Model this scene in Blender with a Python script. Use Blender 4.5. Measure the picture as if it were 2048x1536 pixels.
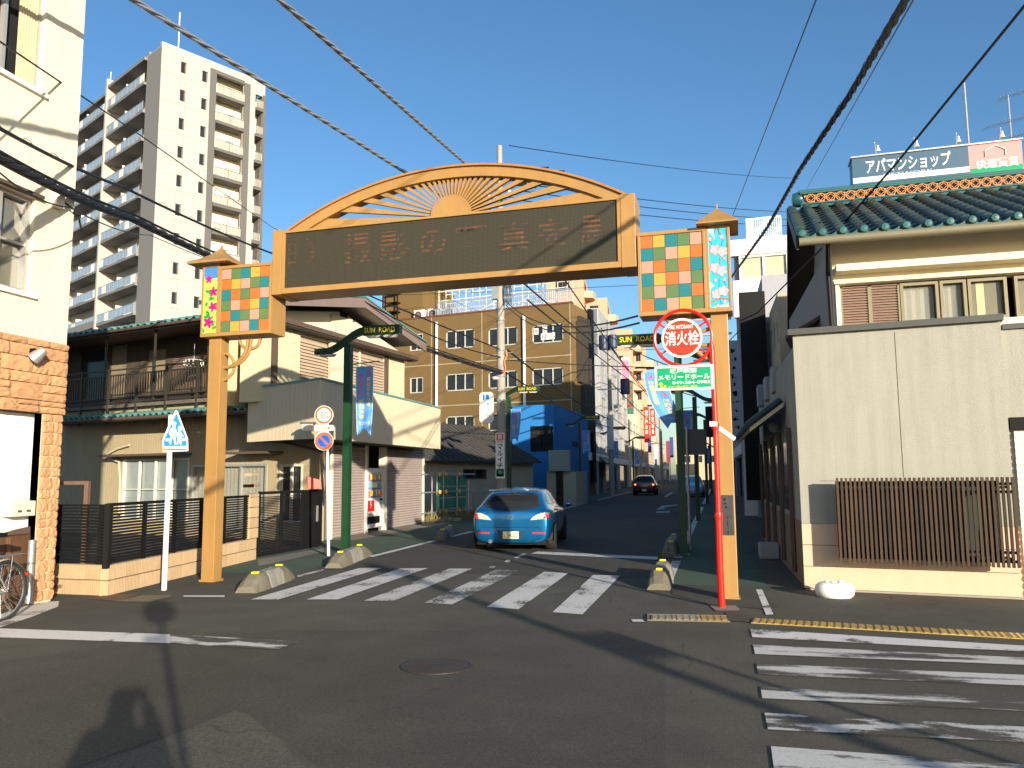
import bpy, math, random
from mathutils import Vector, Matrix
from mathutils.bvhtree import BVHTree
random.seed(7)
D, C = bpy.data, bpy.context.scene
col = C.collection
for o in list(D.objects): D.objects.remove(o)
rad = math.radians

# ------------------------------------------------------------------ camera
CH = 1.6
FPX, YAW, PITCH, ROLL = 1600.0, .2375, .1135, .008
fw = Vector((-math.sin(YAW)*math.cos(PITCH), math.cos(YAW)*math.cos(PITCH), math.sin(PITCH)))
r0 = Vector((math.cos(YAW), math.sin(YAW), 0)); u0 = r0.cross(fw)
rt = r0*math.cos(ROLL)-u0*math.sin(ROLL); up = r0*math.sin(ROLL)+u0*math.cos(ROLL)
cam = D.objects.new('camera', D.cameras.new('camera')); col.objects.link(cam)
cam.matrix_world = Matrix(((rt.x, up.x, -fw.x, 0), (rt.y, up.y, -fw.y, 0), (rt.z, up.z, -fw.z, CH), (0, 0, 0, 1)))
cam.data.sensor_width = 36; cam.data.lens = FPX/2048*36; cam.data.clip_start = .05; cam.data.clip_end = 3000
C.camera = cam
# ------------------------------------------------------------------ sky and sun
SAZ, SEL = rad(38.6), rad(11.4)
W = D.worlds.new('World'); C.world = W; W.use_nodes = True
nt = W.node_tree; bg = nt.nodes['Background']
sk = nt.nodes.new('ShaderNodeTexSky'); sk.sky_type = 'NISHITA'; sk.sun_disc = False
sk.sun_elevation = SEL; sk.sun_rotation = math.pi-SAZ; sk.altitude = 50; sk.air_density = 1.0; sk.dust_density = .9; sk.ozone_density = 3.0
hs_ = nt.nodes.new('ShaderNodeHueSaturation'); hs_.inputs['Saturation'].default_value = 1.12; nt.links.new(sk.outputs[0], hs_.inputs['Color']); nt.links.new(hs_.outputs[0], bg.inputs[0]); bg.inputs[1].default_value = .115
sun = D.objects.new('sun', D.lights.new('sun', 'SUN')); col.objects.link(sun)
sun.data.energy = 5.0; sun.data.angle = rad(.53); sun.data.color = (1, .885, .71)
SD = Vector((-math.sin(SAZ)*math.cos(SEL), math.cos(SAZ)*math.cos(SEL), -math.sin(SEL)))
sun.rotation_euler = SD.to_track_quat('-Z', 'Y').to_euler(); sun.location = (20, -30, 20)
C.view_settings.view_transform = 'Standard'; C.view_settings.look = 'None'; C.view_settings.gamma = 1
C.view_settings.exposure = .88
C.cycles.max_bounces = 6; C.cycles.transparent_max_bounces = 8

# ------------------------------------------------------------------ measuring helpers (pixel of the photo -> point on a real plane)
O = Vector((0, 0, CH))
def ray(px, py): return fw+rt*((px-1024)/FPX)-up*((py-768)/FPX)
def gp(px, py, z=0.0):
    d = ray(px, py); return O+d*((z-CH)/d.z)
def onx(px, py, X):
    d = ray(px, py); return O+d*(X/d.x)
def ony(px, py, Y):
    d = ray(px, py); return O+d*(Y/d.y)
class Fr:
    "wall frame: x along the wall to the viewer's right, y into the wall, z up"
    def __init__(s, ox, oy, deg):
        s.o = Vector((ox, oy, 0)); s.a = rad(deg); s.x = Vector((math.cos(s.a), math.sin(s.a), 0)); s.y = Vector((-math.sin(s.a), math.cos(s.a), 0))
    def hit(s, px, py, v=0.0):
        d = ray(px, py); p0 = s.o+s.y*v; t = (p0-O).dot(s.y)/d.dot(s.y); p = O+d*t-s.o
        return p.dot(s.x), p.z
    def w(s, u, v, z=0.0): return s.o+s.x*u+s.y*v+Vector((0, 0, z))

# ------------------------------------------------------------------ materials
MATS = {}
def pm(name, c, rough=.6, var=.12, sc=3.0, bump=0.0, bsc=40.0, metal=0.0, streak=0.0, rand=0.0, coat=0.0, spec=.4, dirt=0.0, emit=None, alpha=1.0, trans=0.0):
    if name in MATS: return MATS[name]
    m = D.materials.new(name); m.use_nodes = True; n = m.node_tree.nodes; L = m.node_tree.links; b = n['Principled BSDF']
    b.inputs['Roughness'].default_value = rough; b.inputs['Metallic'].default_value = metal
    b.inputs['Specular IOR Level'].default_value = spec; b.inputs['Coat Weight'].default_value = coat
    if alpha < 1: b.inputs['Alpha'].default_value = alpha
    if trans: b.inputs['Transmission Weight'].default_value = trans
    tc = n.new('ShaderNodeTexCoord')
    def noise(scale, det=4, vec=None, ro=.6):
        t = n.new('ShaderNodeTexNoise'); t.inputs['Scale'].default_value = scale; t.inputs['Detail'].default_value = det; t.inputs['Roughness'].default_value = ro
        L.new(vec or tc.outputs['Object'], t.inputs['Vector']); return t.outputs['Fac']
    def mth(op, a, b_):
        t = n.new('ShaderNodeMath'); t.operation = op
        for i, q in enumerate((a, b_)):
            if isinstance(q, (int, float)): t.inputs[i].default_value = q
            else: L.new(q, t.inputs[i])
        return t.outputs[0]
    f = mth('ADD', mth('MULTIPLY', mth('SUBTRACT', noise(sc), .5), var*2.6), 1.0)
    f = mth('ADD', f, mth('MULTIPLY', mth('SUBTRACT', noise(sc*9), .5), var*1.0))
    if streak:
        mp = n.new('ShaderNodeMapping'); mp.inputs['Scale'].default_value = (5, 5, .35); L.new(tc.outputs['Object'], mp.inputs['Vector'])
        f = mth('ADD', f, mth('MULTIPLY', mth('SUBTRACT', noise(1.6, 5, mp.outputs[0]), .5), streak*2.2))
    if dirt:
        d = mth('MULTIPLY', mth('GREATER_THAN', noise(sc*2.3, 8, None, .75), .6), dirt); f = mth('SUBTRACT', f, d)
    if rand:
        oi = n.new('ShaderNodeObjectInfo'); f = mth('ADD', f, mth('MULTIPLY', mth('SUBTRACT', oi.outputs['Random'], .5), rand*2))
    f = mth('MAXIMUM', f, .1)
    mx = n.new('ShaderNodeVectorMath'); mx.operation = 'SCALE'; mx.inputs[0].default_value = c[:3]; L.new(f, mx.inputs['Scale'])
    L.new(mx.outputs[0], b.inputs['Base Color'])
    if emit:
        b.inputs['Emission Color'].default_value = (*emit[:3], 1); b.inputs['Emission Strength'].default_value = emit[3]
    if bump:
        bn = n.new('ShaderNodeBump'); bn.inputs['Strength'].default_value = min(1, bump); bn.inputs['Distance'].default_value = .02
        L.new(noise(bsc, 5), bn.inputs['Height']); L.new(bn.outputs[0], b.inputs['Normal'])
    MATS[name] = m; return m
def worn_paint(name, c, wear, under=(.058, .056, .046), sx=1.0, sy=1.0, sc=2.0, fine=.5):
    if name in MATS: return MATS[name]
    m = D.materials.new(name); m.use_nodes = True; n = m.node_tree.nodes; L = m.node_tree.links; b = n['Principled BSDF']
    tc = n.new('ShaderNodeTexCoord'); mp = n.new('ShaderNodeMapping'); mp.inputs['Scale'].default_value = (sx, sy, 1); L.new(tc.outputs['Object'], mp.inputs[0])
    a = n.new('ShaderNodeTexNoise'); a.inputs['Scale'].default_value = sc; a.inputs['Detail'].default_value = 2.5; L.new(mp.outputs[0], a.inputs[0])
    g = n.new('ShaderNodeTexNoise'); g.inputs['Scale'].default_value = sc*14; g.inputs['Detail'].default_value = 8; g.inputs['Roughness'].default_value = .8; L.new(mp.outputs[0], g.inputs[0])
    ad = n.new('ShaderNodeMath'); ad.operation = 'MULTIPLY_ADD'; L.new(g.outputs['Fac'], ad.inputs[0]); ad.inputs[1].default_value = fine; L.new(a.outputs['Fac'], ad.inputs[2])
    rp = n.new('ShaderNodeMapRange'); L.new(ad.outputs[0], rp.inputs[0]); rp.inputs[1].default_value = .68+wear+(fine-.5)*.5; rp.inputs[2].default_value = .76+wear+(fine-.5)*.5
    mx = n.new('ShaderNodeMixRGB'); L.new(rp.outputs[0], mx.inputs[0]); mx.inputs[1].default_value = (*under, 1); mx.inputs[2].default_value = (*c, 1)
    fi = n.new('ShaderNodeTexNoise'); fi.inputs['Scale'].default_value = 60; fi.inputs['Detail'].default_value = 5; L.new(tc.outputs['Object'], fi.inputs[0])
    mr = n.new('ShaderNodeMapRange'); L.new(fi.outputs['Fac'], mr.inputs[0]); mr.inputs[3].default_value = .72; mr.inputs[4].default_value = 1.25
    vm = n.new('ShaderNodeVectorMath'); vm.operation = 'SCALE'; L.new(mx.outputs[0], vm.inputs[0]); L.new(mr.outputs[0], vm.inputs['Scale'])
    L.new(vm.outputs[0], b.inputs['Base Color']); b.inputs['Roughness'].default_value = .75
    MATS[name] = m; return m
def asphalt(name, c, patchy=.5, cracks=True):
    m = D.materials.new(name); m.use_nodes = True; n = m.node_tree.nodes; L = m.node_tree.links; b = n['Principled BSDF']
    tc = n.new('ShaderNodeTexCoord')
    def nz(s, d, r=.6):
        t = n.new('ShaderNodeTexNoise'); t.inputs['Scale'].default_value = s; t.inputs['Detail'].default_value = d; t.inputs['Roughness'].default_value = r; L.new(tc.outputs['Object'], t.inputs[0]); return t.outputs['Fac']
    def mr(i, a, b_, c_, d_):
        t = n.new('ShaderNodeMapRange'); L.new(i, t.inputs[0]); t.inputs[1].default_value = a; t.inputs[2].default_value = b_; t.inputs[3].default_value = c_; t.inputs[4].default_value = d_; return t.outputs[0]
    def mul(a, b_):
        t = n.new('ShaderNodeMath'); t.operation = 'MULTIPLY'; L.new(a, t.inputs[0]); L.new(b_, t.inputs[1]); return t.outputs[0]
    f = mul(mr(nz(.25, 4), .3, .7, 1-.22*patchy, 1+.22*patchy), mr(nz(1.7, 5), .3, .7, 1-.13*patchy, 1+.13*patchy))
    f = mul(f, mr(nz(95, 3, .7), .32, .68, .55, 1.5))
    f = mul(f, mr(nz(28, 4, .7), .3, .7, .85, 1.15)); f = mul(f, mr(nz(2.6, 7, .72), .60, .70, 1.0, .80)); f = mul(f, mr(nz(7.5, 5, .7), .66, .72, 1.0, .78)); f = mul(f, mr(nz(60, 2, .8), .70, .76, 1.0, 1.9))
    if cracks:
        v = n.new('ShaderNodeTexVoronoi'); v.feature = 'DISTANCE_TO_EDGE'; v.inputs['Scale'].default_value = .33
        w = n.new('ShaderNodeTexNoise'); w.inputs['Scale'].default_value = 1.4; w.inputs['Detail'].default_value = 6; L.new(tc.outputs['Object'], w.inputs[0])
        va = n.new('ShaderNodeMixRGB'); va.blend_type = 'ADD'; va.inputs[0].default_value = .55; L.new(tc.outputs['Object'], va.inputs[1]); L.new(w.outputs['Color'], va.inputs[2]); L.new(va.outputs[0], v.inputs['Vector'])
        cr = mr(v.outputs['Distance'], .0, .0045, .62, 1.0)
        gate = mr(nz(.5, 3), .5, .56, 1.0, 0.0)
        mm = n.new('ShaderNodeMath'); mm.operation = 'MAXIMUM'; L.new(cr, mm.inputs[0]); L.new(gate, mm.inputs[1]); f = mul(f, mm.outputs[0])
    s = n.new('ShaderNodeVectorMath'); s.operation = 'SCALE'; s.inputs[0].default_value = c; L.new(f, s.inputs['Scale']); L.new(s.outputs[0], b.inputs['Base Color'])
    b.inputs['Roughness'].default_value = .9; b.inputs['Specular IOR Level'].default_value = .25
    bn = n.new('ShaderNodeBump'); bn.inputs['Strength'].default_value = .35; bn.inputs['Distance'].default_value = .004; L.new(nz(120, 2), bn.inputs['Height']); L.new(bn.outputs[0], b.inputs['Normal'])
    MATS[name] = m; return m

M_glass = pm('window glass', (.022, .025, .027), rough=.08, var=.3, sc=1.2, spec=.35)
M_glassl = pm('pale window glass', (.25, .29, .28), rough=.12, var=.25, sc=1.5, spec=.7)
M_alu = pm('aluminium', (.42, .42, .40), rough=.45, metal=.5, var=.08)
M_black = pm('black metal', (.008, .008, .008), rough=.6, var=.2, spec=.2)
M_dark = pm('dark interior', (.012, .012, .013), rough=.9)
M_white = pm('white paint', (.72, .72, .68), rough=.5, var=.05)
M_orange = pm('ochre paint', (.32, .18, .058), rough=.42, var=.10, sc=1.5, streak=.13, dirt=.06)
M_green = pm('green lamp paint', (.009, .045, .018), rough=.4, var=.2)
M_cable = pm('cable rubber', (.012, .012, .014), rough=.55)
M_conc = pm('concrete', (.30, .28, .24), rough=.85, var=.2, sc=2, bump=.3, streak=.12)
M_galv = pm('galvanised steel', (.4, .41, .42), rough=.4, metal=.6, var=.12)
M_cream = pm('cream siding', (.62, .53, .34), rough=.6, var=.05, streak=.05)
M_brown = pm('brown trim', (.10, .065, .05), rough=.55, var=.15)

# ------------------------------------------------------------------ mesh builder
class MB:
    def __init__(s): s.v = []; s.f = []; s.mi = []; s.m = 0
    def face(s, pts):
        b = len(s.v); s.v += [tuple(p) for p in pts]; s.f.append(list(range(b, b+len(pts)))); s.mi.append(s.m); return s
    def box(s, x0, x1, y0, y1, z0, z1):
        if x0 > x1: x0, x1 = x1, x0
        if y0 > y1: y0, y1 = y1, y0
        if z0 > z1: z0, z1 = z1, z0
        b = len(s.v); s.v += [(x, y, z) for z in (z0, z1) for y in (y0, y1) for x in (x0, x1)]
        for q in ((0, 2, 3, 1), (4, 5, 7, 6), (0, 1, 5, 4), (2, 6, 7, 3), (0, 4, 6, 2), (1, 3, 7, 5)):
            s.f.append([b+i for i in q]); s.mi.append(s.m)
        return s
    def prism(s, poly, y0, y1, ax='y'):
        "poly of (a,b) extruded along ax"
        n = len(poly); b = len(s.v)
        def P(a, c, t): return {'y': (a, t, c), 'x': (t, a, c), 'z': (a, c, t)}[ax]
        s.v += [P(a, c, y0) for a, c in poly]+[P(a, c, y1) for a, c in poly]
        s.f.append(list(range(b, b+n))); s.f.append(list(range(b+2*n-1, b+n-1, -1))); s.mi += [s.m]*2
        for i in range(n):
            j = (i+1) % n; s.f.append([b+i, b+n+i, b+n+j, b+j]); s.mi.append(s.m)
        return s
    def tube(s, pts, r, n=8, caps=True, r2=None):
        pts = [Vector(p) for p in pts]; b = len(s.v); N = len(pts); prev = None
        for i, p in enumerate(pts):
            t = (pts[min(i+1, N-1)]-pts[max(i-1, 0)]).normalized()
            if prev is None:
                a = t.cross(Vector((0, 0, 1)));
                if a.length < .1: a = t.cross(Vector((1, 0, 0)))
            else: a = prev-t*prev.dot(t)
            a.normalize(); prev = a; c = t.cross(a); rr = r if r2 is None else r+(r2-r)*i/(N-1)
            for k in range(n):
                th = 2*math.pi*k/n; s.v.append(tuple(p+a*(rr*math.cos(th))+c*(rr*math.sin(th))))
        for i in range(N-1):
            for k in range(n):
                s.f.append([b+i*n+k, b+i*n+(k+1) % n, b+(i+1)*n+(k+1) % n, b+(i+1)*n+k]); s.mi.append(s.m)
        if caps:
            s.f.append([b+k for k in range(n)][::-1]); s.f.append([b+(N-1)*n+k for k in range(n)]); s.mi += [s.m]*2
        return s
    def lathe(s, c, prof, n=24, axis='z'):
        "prof of (r, h)"
        b = len(s.v); c = Vector(c)
        for r, hh in prof:
            for k in range(n):
                t = 2*math.pi*k/n; a, d = r*math.cos(t), r*math.sin(t)
                s.v.append(tuple(c+Vector({'z': (a, d, hh), 'y': (a, hh, d), 'x': (hh, a, d)}[axis])))
        for i in range(len(prof)-1):
            for k in range(n):
                s.f.append([b+i*n+k, b+i*n+(k+1) % n, b+(i+1)*n+(k+1) % n, b+(i+1)*n+k]); s.mi.append(s.m)
        if prof[0][0] > 1e-4: s.f.append([b+k for k in range(n)]); s.mi.append(s.m)
        if prof[-1][0] > 1e-4: s.f.append([b+(len(prof)-1)*n+k for k in range(n)]); s.mi.append(s.m)
        return s
    def mesh(s, name, mats, smooth=False, bevel=0):
        me = D.meshes.new(name); me.from_pydata(s.v, [], s.f)
        for m in (mats if isinstance(mats, (list, tuple)) else [mats]): me.materials.append(m)
        if max(s.mi or [0]) > 0: me.polygons.foreach_set('material_index', s.mi)
        import bmesh
        bm = bmesh.new(); bm.from_mesh(me); bmesh.ops.recalc_face_normals(bm, faces=bm.faces); bm.to_mesh(me); bm.free()
        if smooth:
            me.polygons.foreach_set('use_smooth', [True]*len(me.polygons))
            try: me.set_sharp_from_angle(angle=rad(38))
            except Exception: pass
        return me
    def obj(s, name, mats, parent=None, smooth=False, label=None, bevel=0, loc=None):
        return link(name, s.mesh(name, mats, smooth), parent, label, bevel, loc)
def link(name, me, parent=None, label=None, bevel=0, loc=None, rot=None):
    o = D.objects.new(name, me); col.objects.link(o); o.parent = parent
    if label: o['label'] = label
    if loc is not None: o.location = loc
    if rot is not None: o.rotation_euler = rot
    if bevel:
        b = o.modifiers.new('bevel', 'BEVEL'); b.width = bevel; b.segments = 2; b.limit_method = 'ANGLE'; b.angle_limit = rad(40)
    return o
def thing(name, label, cat, loc=(0, 0, 0), rz=0.0, group=None):
    o = D.objects.new(name, None); col.objects.link(o); o.location = loc; o.rotation_euler = (0, 0, rz); o.empty_display_size = .2
    o['label'] = label; o['category'] = cat
    if group: o['group'] = group
    return o
def fthing(name, label, cat, F, group=None): return thing(name, label, cat, F.o, F.a, group)
def tag(o, label, cat, group=None):
    o['label'] = label; o['category'] = cat
    if group: o['group'] = group
    return o
def struct(o): o['kind'] = 'structure'; return o
def stuff(o): o['kind'] = 'stuff'; return o
def B(name, m, par, x0, x1, y0, y1, z0, z1, bevel=0, label=None): return MB().box(x0, x1, y0, y1, z0, z1).obj(name, m, par, bevel=bevel, label=label)
def copy_tree(o, parent=None):
    c = o.copy(); col.objects.link(c); c.parent = parent
    for ch in o.children: copy_tree(ch, c)
    return c
_tc = {}
def text_geo(s):
    if s in _tc: return _tc[s]
    cu = D.curves.new('t', 'FONT'); cu.body = s; cu.resolution_u = 3; cu.offset = .016 if ord(s[0]) > 255 else .012
    o = D.objects.new('t', cu); col.objects.link(o); bpy.context.view_layer.update()
    dg = bpy.context.evaluated_depsgraph_get(); me = o.evaluated_get(dg).to_mesh()
    vs = [tuple(v.co) for v in me.vertices]; fs = [list(p.vertices) for p in me.polygons]
    o.evaluated_get(dg).to_mesh_clear(); D.objects.remove(o); D.curves.remove(cu); _tc[s] = (vs, fs); return vs, fs
def put_text(mb, s, u0, u1, z0, z1, v, rot=0):
    "lettering in the box u0..u1, z0..z1 on plane y = v facing -y"
    vs, fs = text_geo(s)
    if not vs: return mb
    xa, xb = min(p[0] for p in vs), max(p[0] for p in vs); ya, yb = min(p[1] for p in vs), max(p[1] for p in vs)
    b = len(mb.v)
    for p in vs: mb.v.append((u0+(p[0]-xa)/(xb-xa+1e-6)*(u1-u0), v, z0+(p[1]-ya)/(yb-ya+1e-6)*(z1-z0)))
    for f in fs: mb.f.append([b+i for i in f]); mb.mi.append(mb.m)
    return mb
def vtext(mb, s, u0, u1, z0, z1, v, gap=.12):
    n = len(s); hgt = (z1-z0)/n
    for i, ch in enumerate(s):
        if ch == ' ': continue
        a = z1-(i+1)*hgt+hgt*gap/2; b_ = z1-i*hgt-hgt*gap/2
        if ch == 'ー':
            m = (u0+u1)/2; w = (u1-u0)*.09; mb.face([(m-w, v, a+hgt*.1), (m+w, v, a+hgt*.1), (m+w, v, b_-hgt*.1), (m-w, v, b_-hgt*.1)])
        else: put_text(mb, ch, u0, u1, a, b_, v)
    return mb
def ring(mb, u, z, v, r0_, r1_, n=40, sx=1.0):
    for k in range(n):
        a, b_ = 2*math.pi*k/n, 2*math.pi*(k+1)/n
        mb.face([(u+r0_*math.cos(a)*sx, v, z+r0_*math.sin(a)), (u+r1_*math.cos(a)*sx, v, z+r1_*math.sin(a)), (u+r1_*math.cos(b_)*sx, v, z+r1_*math.sin(b_)), (u+r0_*math.cos(b_)*sx, v, z+r0_*math.sin(b_))])
    return mb
def disc(mb, u, z, v0, v1, r, n=40):
    return mb.prism([(u+r*math.cos(2*math.pi*k/n), z+r*math.sin(2*math.pi*k/n)) for k in range(n)], v0, v1)
def window(par, u0, u1, z0, z1, v, panes=2, frame=M_alu, glass=M_glass, fw_=.05, dep=.12, bars=0, curtain=None, sill=True, name='window'):
    "a window unit in front of (and recessed from) plane y = v; frame proud of the wall"
    m = MB(); m.box(u0, u1, v-.03, v+dep, z0, z0+fw_); m.box(u0, u1, v-.03, v+dep, z1-fw_, z1)
    m.box(u0, u0+fw_, v-.03, v+dep, z0+fw_, z1-fw_); m.box(u1-fw_, u1, v-.03, v+dep, z0+fw_, z1-fw_)
    wid = (u1-u0-fw_)/panes
    for i in range(1, panes): m.box(u0+wid*i, u0+wid*i+fw_, v-.02, v+.05, z0+fw_, z1-fw_)
    for i in range(bars):
        z = z0+(z1-z0)*(i+1)/(bars+1); m.box(u0+fw_, u1-fw_, v-.015, v+.03, z-.015, z+.015)
    w = m.obj(name, frame, par)
    for i in range(panes):
        a = u0+wid*i+fw_; b_ = u0+wid*(i+1); off = .012*(i % 2)
        MB().box(a, b_, v+.06+off, v+.07+off, z0+fw_, z1-fw_).obj('pane', glass, w)
    if curtain: 
        cm = MB(); n = max(6, int((u1-u0)/.07)); pv = None
        for i in range(n+1):
            uu = u0+fw_+(u1-u0-2*fw_)*i/n; vv = v+.075+.03+.02*(i % 2)
            if pv: cm.face([(pv[0], pv[1], z0+fw_), (uu, vv, z0+fw_), (uu, vv, z1-fw_), (pv[0], pv[1], z1-fw_)])
            pv = (uu, vv)
        cm.obj('curtain', curtain, w)
    return w
def wall_holes(par, u0, u1, z0, z1, v, holes, mat, th=.2, name='wall', reveal=True):
    "wall sheet with rectangular openings (a,b,c,d)= u0,u1,z0,z1 and dark backing"
    us = sorted({u0, u1, *[q for h_ in holes for q in h_[:2]]}); zs = sorted({z0, z1, *[q for h_ in holes for q in h_[2:]]})
    us = [q for q in us if u0 <= q <= u1]; zs = [q for q in zs if z0 <= q <= z1]
    m = MB()
    for i in range(len(us)-1):
        for j in range(len(zs)-1):
            cu_, cz = (us[i]+us[i+1])/2, (zs[j]+zs[j+1])/2
            if any(h_[0] < cu_ < h_[1] and h_[2] < cz < h_[3] for h_ in holes): continue
            m.box(us[i], us[i+1], v, v+th, zs[j], zs[j+1])
    return m.obj(name, mat, par)

# ------------------------------------------------------------------ ground
A_main = asphalt('asphalt', (.076, .0735, .060), 1.0); A_dark = asphalt('asphalt dark patch', (.066, .063, .052), .8, False); A_lite = asphalt('asphalt light patch', (.090, .086, .070), .7)
A_street = asphalt('asphalt of the shopping street', (.058, .056, .048), .8)
A_green = asphalt('green pavement coating', (.062, .10, .072), .7, True)
A_conc = asphalt('concrete apron', (.2, .185, .155), .9, True)
g = MB(); n_ = 24
g.face([(-900, -900, 0), (900, -900, 0), (900, 1500, 0), (-900, 1500, 0)]); struct(g.obj('ground', A_main))
def sheet(name, pts, mat, z, px=True, kind=True):
    m = MB(); m.face([(gp(*p).x, gp(*p).y, z) if px else (p[0], p[1], z) for p in pts]); o = m.obj(name, mat)
    if kind: struct(o)
    return o
sheet('asphalt_patch', [(-150, 1345), (270, 1285), (560, 1262), (1330, 1262), (1330, 1700), (960, 1900), (640, 1536), (510, 1437), (470, 1425), (-150, 1640)], A_dark, .002)
sheet('asphalt_patch', [(470, 1422), (500, 1432), (640, 1560), (500, 1800), (100, 1800), (-100, 1650)], A_lite, .004)
sheet('street_surface', [(-6.75, 13), (-.75, 12.6), (.2, 60), (0, 190), (-7.5, 190), (-6.9, 60)], A_street, .002, False)
sheet('pavement', [(-9.45, 12.4), (-6.78, 12.1), (-6.95, 60), (-7.6, 190), (-10.3, 190), (-9.6, 60)], A_green, .004, False)
sheet('pavement', [(-.62, 12.1), (.75, 12.0), (1.12, 60), (1.5, 190), (.1, 190), (.05, 60), (-.5, 16)], A_green, .004, False)
sheet('pavement_edge', [(1418, 1209), (1346, 1190), (1338, 1169), (1500, 1174), (1560, 1215), (1530, 1219)], A_dark, .006)
sheet('shop_apron', [(-9.4, 19.0), (-8.72, 18.9), (-8.5, 26.2), (-9.4, 26.5)], A_conc, .006, False)
sheet('gate_apron', [(515, 1119), (645, 1097), (650, 1104), (517, 1133)], A_conc, .007)
sheet('white_edge_stones', [(0, 1230), (70, 1206), (118, 1203), (116, 1214), (60, 1236), (-20, 1262)], worn_paint('limewash', (.6, .58, .52), -.04, (.2, .18, .15)), .006)
sheet('gutter_cover', [(172, 1197), (230, 1189), (282, 1189), (232, 1203)], pm('rusty steel sheet', (.13, .075, .045), rough=.8, var=.4, sc=6, bump=.2), .006)
sheet('drain_grate', [(228, 1204), (285, 1191), (350, 1192), (300, 1205)], pm('worn drain concrete', (.16, .13, .08), rough=.85, var=.4, sc=9, bump=.3), .008)
P1 = worn_paint('worn road paint', (.55, .55, .53), -.12, sx=1.3, sy=.9, sc=1.6, fine=1.3); P2 = worn_paint('very worn road paint', (.5, .5, .48), .06, sx=1.2, sy=3); P0 = worn_paint('road paint', (.6, .6, .58), -.09)
P3 = worn_paint('half worn road paint', (.52, .52, .5), -.01, sx=.5, sy=2.2); P5 = worn_paint('speckled road paint', (.5, .5, .48), -.03, sx=1.3, sy=.9, sc=1.6, fine=1.5); P6 = worn_paint('very speckled road paint', (.5, .5, .48), .04, sx=1.3, sy=.9, sc=1.4, fine=1.4); P4 = worn_paint('streaky road paint', (.5, .5, .48), .045, sx=.5, sy=3.4, sc=1.6)
def mark(name, pts, mat=P1, px=True, z=.008): return sheet(name, pts, mat, z, px)
for q, m_ in (([(501, 1200), (557, 1200), (764, 1136.5), (718, 1137)], P1), ([(613, 1200), (675, 1200), (856, 1137), (801, 1137.6)], P1), ([(728, 1202.5), (786, 1203.5), (945, 1138), (899, 1138)], P5),
          ([(849, 1206.6), (904, 1210), (1039, 1141.7), (992, 1140)], P6), ([(973, 1215), (1037, 1219.6), (1137, 1147), (1088, 1144.4)], P1), ([(1105, 1225.4), (1165, 1230), (1240.5, 1152), (1186, 1151)], P1)):
    mark('crosswalk_stripe', q, m_)
rs = [((1501, 1259.6), (1504.5, 1275.7), 1293, 1305), ((1506, 1291), (1510, 1309.6), 1317, 1331.6), ((1512.6, 1329), (1516, 1350), 1351.7, 1372.8), ((1521, 1375.4), (1524.6, 1398.4), 1399, 1424),
      ((1529, 1427.6), (1536, 1461), 1456, 1487), ((1542, 1495), (1548, 1540), 1532, 1572)]
for i, (a, b_, ya, yb) in enumerate(rs):
    p, q = gp(*a), gp(*b_); p2, q2 = gp(2048, ya), gp(2048, yb); p3, q3 = p+(p2-p)*1.5, q+(q2-q)*1.5
    mark('crosswalk_stripe', [(p.x, p.y), (q.x, q.y), (q3.x, q3.y), (p3.x, p3.y)], [P0, P3, P3, P4, P2, P3][i], False)
for i in range(1, 4):
    mark('crosswalk_stripe', [(.29, 4.9-i*.95), (.29, 4.5-i*.95), (4.4, 4.2-i*.95), (4.4, 4.6-i*.95)], P3, False)
mark('stop_line', [(1062, 1108), (1075, 1103.5), (1316, 1114.5), (1314, 1120)], P1)
mark('stop_line', [(-60, 1256), (-60, 1274), (340, 1288), (340, 1270)], P0); mark('stop_line', [(340, 1270), (340, 1288), (555, 1301), (598, 1284)], P2)
for q in ([(1028, 1116), (1034, 1117.5), (1055, 1108), (1047, 1107)], [(1008, 1125), (1016, 1127), (1022, 1121), (1014, 1120)], [(975, 1138), (985, 1138), (993, 1133), (983, 1132)], [(1262, 1240), (1266, 1245), (1290, 1245), (1284, 1240)]): mark('centre_dash', q, P3)
mark('edge_line', [(367, 1192), (367, 1194.5), (449, 1195), (449, 1192)], P0); mark('edge_line', [(594, 1152), (596, 1155), (650, 1141), (646, 1139)], P3)
for y0, y1 in ((15.1, 22.4), (27.8, 46), (50, 75), (78, 130)): mark('edge_line', [(-6.68-(y0-15)*.004, y0), (-6.52-(y0-15)*.004, y0), (-6.52-(y1-15)*.004, y1), (-6.68-(y1-15)*.004, y1)], P1, False)
for y0, y1 in ((13.0, 15.3), (15.9, 40), (44, 90)): mark('edge_line', [(-.72+(y0-13)*.012, y0), (-.56+(y0-13)*.012, y0), (-.56+(y1-13)*.012, y1), (-.72+(y1-13)*.012, y1)], P1, False)
mark('road_arrow', [(1313, 1020), (1322, 1012), (1356, 1009), (1354, 1012), (1328, 1014.5), (1330, 1018)], P3); mark('road_arrow', [(1312, 1023), (1312, 1026), (1340, 1025.5), (1340, 1023)], P3)
mark('road_arrow', [(1327, 993), (1342, 985), (1347, 985), (1334, 994)], P3)
mark('pavement_line', [(1512, 1180), (1524, 1180), (1547, 1230), (1532, 1231)], P0, z=.009)
sheet('pole_footing', [(1420, 1213), (1470, 1212), (1480, 1219), (1476, 1223), (1432, 1223)], A_conc, .010)
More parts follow.
